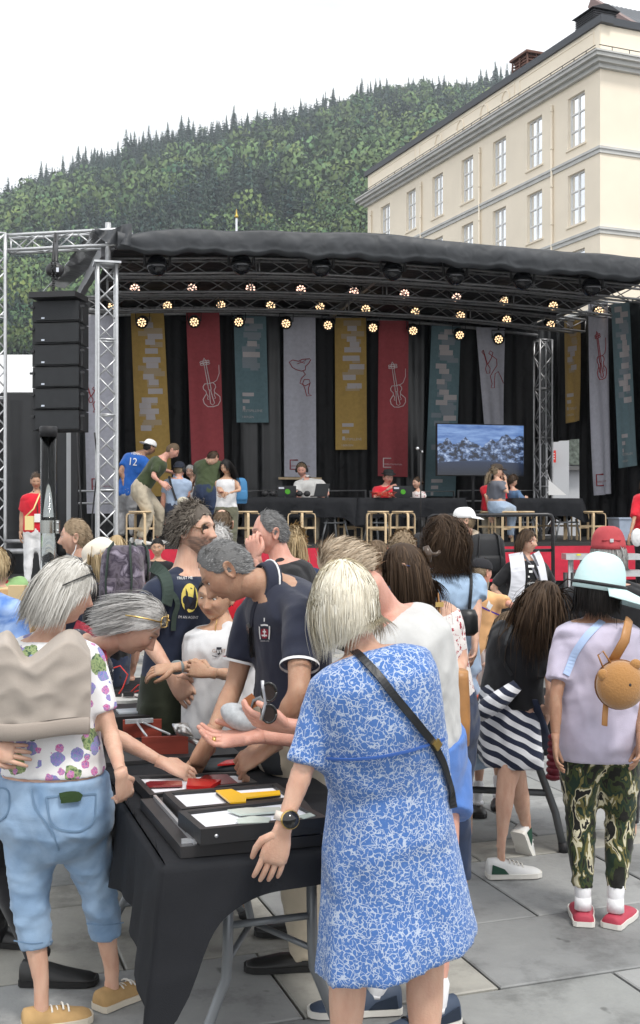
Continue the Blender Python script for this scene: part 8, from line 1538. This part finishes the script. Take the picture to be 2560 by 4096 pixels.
m = MB(); zc = px_plane(560, 2940, .80); m.box(lerp(a2, b2, .45) + V(0, -.02, .075), (.12, .012, .018), np.stack([tbv, ta, V(0, 0, 1)], 1)); m.build('felt_strip', FELT, ap); m = MB(); m.tube([lerp(a2, b2, .55) + V(0, -.03, .07), lerp(a1, b1, .60) + V(0, .02, .075)], .005, 8); m.tube([lerp(a2, b2, .40) + V(0, -.03, .07), lerp(a1, b1, .1) + V(0, .02, .07)], .005, 8); m.build('rod', ALU, ap)
STB = mat('brushed_steel', (.6, .58, .56), .28, .9); m = MB(); cc = at(731, 2922, 4.62); ax = unit(V(.55, -.3, -.25)); m.tube([cc - ax * .055, cc - ax * .02, cc, cc + ax * .02, cc + ax * .055], [.004, .025, .034, .025, .004], 22); m.build('double_cone', STB, ap); m = MB(); m.tube([cc + V(.03, -.02, -.03), cc + V(.10, -.06, -.06)], .012, 10); m.build('handle', STB, ap)
bxb = empty('display_box', px_plane(560, 2890, .77), 'black display box with a clear label plate and a white disc with red wires', 'exhibit'); m = MB(); q = px_plane(545, 2880, .80); m.box(q, (.34, .30, .05), np.stack([tbv, ta, V(0, 0, 1)], 1)); m.build('box', FRB, bxb); m = MB(); m.box(q + V(-.0, .02, .035), (.40, .34, .02), np.stack([tbv, ta, V(0, 0, 1)], 1)); m.build('lid', FRB, bxb); m = MB(); m.box(q + V(.02, -.03, .049), (.20, .10, .007), np.stack([tbv, ta, V(0, 0, 1)], 1)); m.build('label_plate', mat('pale_plate', (.42, .46, .50), .3), bxb)
dc = empty('white_disc', px_plane(500, 2800, .80), 'round white disc with red and black cables on the far end of the table', 'exhibit'); q = px_plane(500, 2800, .84); m = MB(); a = np.arange(28) * 2 * math.pi / 28; m.rings([q + np.stack([np.cos(a) * .11, np.sin(a) * .11, np.full(28, z)], 1) for z in (0, .014)], smooth=False); m.build('disc', mat('white_disc_mat', (.74, .73, .68), .5), dc)
m = MB(); m.box(q + V(-.04, .02, .03), (.04, .03, .03)); m.box(q + V(.02, -.01, .03), (.05, .03, .02)); m.build('terminal', FRB, dc); RWR = mat('red_cable', (.62, .04, .03), .35); m = MB(); P = [q + V(-.03, 0, .03), q + V(-.01, 0, .06), q + V(.01, .02, .12), q + V(-.03, .04, .16), q + V(-.09, .05, .14), q + V(-.12, .05, .08)]; m.tube(P, .0035, 6); m.build('cable', RWR, dc)
m = MB(); m.tube([q + V(.02, 0, .03), q + V(.06, .02, .07), q + V(.12, .0, .07), q + V(.17, -.03, .03), q + V(.2, -.06, .0)], .0035, 6); m.tube([q + V(.03, .03, .03), q + V(.09, .05, .05), q + V(.17, .0, .015)], .0035, 6); m.build('cable', RWR, dc); m = MB(); m.tube([q + V(.05, -.03, .02), q + V(.14, -.04, .01), q + V(.24, -.05, -.03), q + V(.34, -.12, -.06), q + V(.30, -.2, -.068)], .003, 6); m.build('cable', BLK, dc)
wl_ = empty('wire_bundle', at(70, 2480, 6.6), 'coloured wires looping over the wooden boxes at the left edge', 'wires')
for cl, o in (((.55, .03, .03), 0), ((.02, .02, .02), .04), ((.45, .05, .05), .08), ((.1, .1, .4), .12)): m = MB(); q = at(20 + o * 600, 2500, 6.6); m.tube([q, q + V(.01, 0, .06), q + V(.06, 0, .08), q + V(.12, 0, .05), q + V(.14, 0, 0)], .003, 5); m.build('wire', mat('wire_%d' % int(o * 100), cl, .5), wl_)
wb_ = empty('wooden_boxes', at(70, 2560, 7.0) * V(1, 1, 0), 'pale wooden boxes stacked on a stand at the left edge', 'boxes'); WOOD = mat('pale_wood', (.62, .40, .20), .6, var=.15, bump=.2)
m = MB(); m.box(at(70, 2440, 6.9), (.10, .06, .30)); m.build('box', mat('manila_card', (.66, .50, .28), .7), wb_); m = MB(); q = at(80, 2440, 7.2); m.box(q, (.22, .3, .28)); m.build('box', WOOD, wb_); m = MB(); m.box((q[0], q[1], .5), (.5, .4, .95)); m.build('stand', CURT, wb_)
gz = px_plane(900, 3060, .775); gd = empty('dark_pouch', gz, 'dark grey felt pouch and red acrylic piece under the men\'s hands', 'pouch'); m = MB(); a = np.arange(22) * 2 * math.pi / 22; m.rings([gz + np.stack([np.cos(a) * .13 * s, np.sin(a) * .09 * s, np.full(22, z)], 1) for s, z in ((1, -.008), (1.02, .004), (.9, .012))]); m.build('pouch', mat('dark_grey_felt', (.035, .04, .045), .95, fold=.5), gd); shape(gd, [(870, 3058), (905, 3040), (962, 3034), (962, 3050)], .80, .006, RDA)
bgk = px_plane(1110, 3080, .79); bk_ = empty('shoulder_bag', bgk, 'charcoal bag standing on the table beside the man\'s fist', 'bag'); m = MB(); c = bgk + V(.03, .05, .10); a = np.arange(20) * 2 * math.pi / 20; m.rings([c + np.stack([np.sign(np.cos(a)) * np.abs(np.cos(a)) ** .6 * .10 * s, np.sin(a) * .06 * s, np.full(20, z)], 1) for s, z in ((.8, -.12), (1, -.08), (1.02, .03), (.8, .09))]); m.build('bag', mat('charcoal_canvas', (.045, .05, .055), .9, fold=.6), bk_)
cpo = at(960, 2870, 3.98); ch = empty('cap', cpo, 'pale grey cap with leather patch held by the man in the white T-shirt', 'cap'); m = MB(); m.ell(cpo, (.075, .06, .042), rotz(0) @ np.array(Matrix.Rotation(.5, 3, 'Y')), 20, 12); m.build('crown', mat('pale_grey_wool', (.42, .44, .46), .9, var=.15, vscale=60), ch); m = MB(); beam(m, at(985, 2820, 3.93), at(1022, 2795, 3.93), .016, .045); m.build('leather_patch', mat('brown_patch', (.32, .12, .045), .6), ch); m = MB(); m.tube([at(1000, 2845, 3.93), at(1015, 2800, 3.92), at(1045, 2790, 3.92), at(1060, 2850, 3.9)], .016, 8, flat=.3); m.build('cap_strap', mat('grey_webbing', (.16, .17, .18), .8), ch)
sgl = empty('sunglasses', at(1070, 2820, 3.72), 'dark cat eye sunglasses dangling upright from the man\'s fingers', 'sunglasses')
for y in (2768, 2855):
    c = at(1076, y, 3.72); a = np.arange(17) * math.pi / 8; P = [c + V(math.cos(q) * .024, 0, math.sin(q) * .030) for q in a]; m = MB(); m.tube(P, .004, 6); fr_ = m.build('rim', BLACKF, sgl); m = MB(); m.add(P[:-1], [tuple(range(16))], 0, False); m.build('lens', LENSD, fr_)
m = MB(); m.tube([at(1050, 2722, 3.72), at(1052, 2760, 3.72), at(1062, 2812, 3.72), at(1052, 2850, 3.72), at(1045, 2880, 3.72)], .006, 6); m.build('front_bar', mat('silver_edge', (.5, .5, .52), .3, .7), sgl)
# ---------------------------------------------------------------- right hand table
rt_ = empty('table', at(2030, 3200, 6.1) * V(1, 1, 0), 'black draped folding table behind the girl with the striped jumper', 'table'); c = V(at(2065, 0, 6.05)[0], 6.1, 0); u2 = unit(V(.97, -.18, 0)); v2 = V(.18, .97, 0)
m = MB(); P = np.array([c + u2 * sx * .52 + v2 * sy * .36 for sx, sy in ((-1, -1), (1, -1), (1, 1), (-1, 1))]); PP = np.concatenate([np.linspace(P[i], P[(i + 1) % 4], 20, endpoint=False) for i in range(4)]); cn_ = PP.mean(0); on = unit(PP - cn_); ls = np.arange(80) * .05
m.rings([cn_ + (PP - cn_) * .05 + V(0, 0, .76), PP + V(0, 0, .76), PP + on * .012 + V(0, 0, .745), PP + on * (.02 + .015 * np.sin(ls * 9))[:, None] + V(0, 0, .62), PP + on * (.04 + .025 * np.sin(ls * 9))[:, None] + V(0, 0, .53)], cap=False); m.build('tablecloth', TCLOTH, rt_)
Q = lambda s, z, d=0: c + u2 * s + v2 * d + V(0, 0, z)
for sg in (-1, 1):
    m = MB(); m.tube([Q(-.05 + sg * .17, .72, -.2), Q(-.05 + sg * .18, .42, -.2), Q(-.05 + sg * .26, .2, -.2), Q(-.05 + sg * .30, 0.02, -.2)], .020, 12); lg = m.build('leg', mat('dark_grey_tube', (.09, .095, .10), .45, .3), rt_); m = MB(); m.tube([Q(-.05 + sg * .298, .05, -.2), Q(-.05 + sg * .302, 0, -.2)], .026, 10); m.build('foot_cap', BLKP, lg)
m = MB(); m.tube([Q(-.26, .30, -.2), Q(.16, .30, -.2)], .018, 8); m.build('crossbar', mat('dark_grey_tube', (.09, .095, .10), .45, .3), rt_)
rb = empty('orange_board', at(1915, 2745, 6.0), 'orange red tray with a clear plastic sheet on the right hand table', 'tray'); m = MB(); m.box(V(at(1925, 0, 5.95)[0], 6.0, .785), (.24, .34, .03), rotz(-.15)); m.build('tray', mat('orange_red', (.66, .10, .04), .5), rb); m = MB(); m.box(V(at(1935, 0, 5.95)[0], 6.02, .806), (.15, .2, .008), rotz(-.1)); m.build('plastic_sheet', mat('clear_sheet', (.6, .62, .66), .15), rb)
jk = empty('jacket', at(2222, 3030, 5.2), 'dark red quilted jacket hanging behind the child in the lilac T-shirt', 'jacket'); m = MB()
for i, y in enumerate(range(2950, 3125, 26)): m.ell(at(2222 - i * 1.5, y, 5.25), (.036, .035, .020), None, 14, 8)
m.tube([at(2225, 2945, 5.25), at(2214, 3115, 5.25)], .030, 10); m.build('quilted_cloth', mat('dark_red_nylon', (.14, .010, .02), .45, fold=.5), jk)
bake_all(); do_decals(); do_laid()
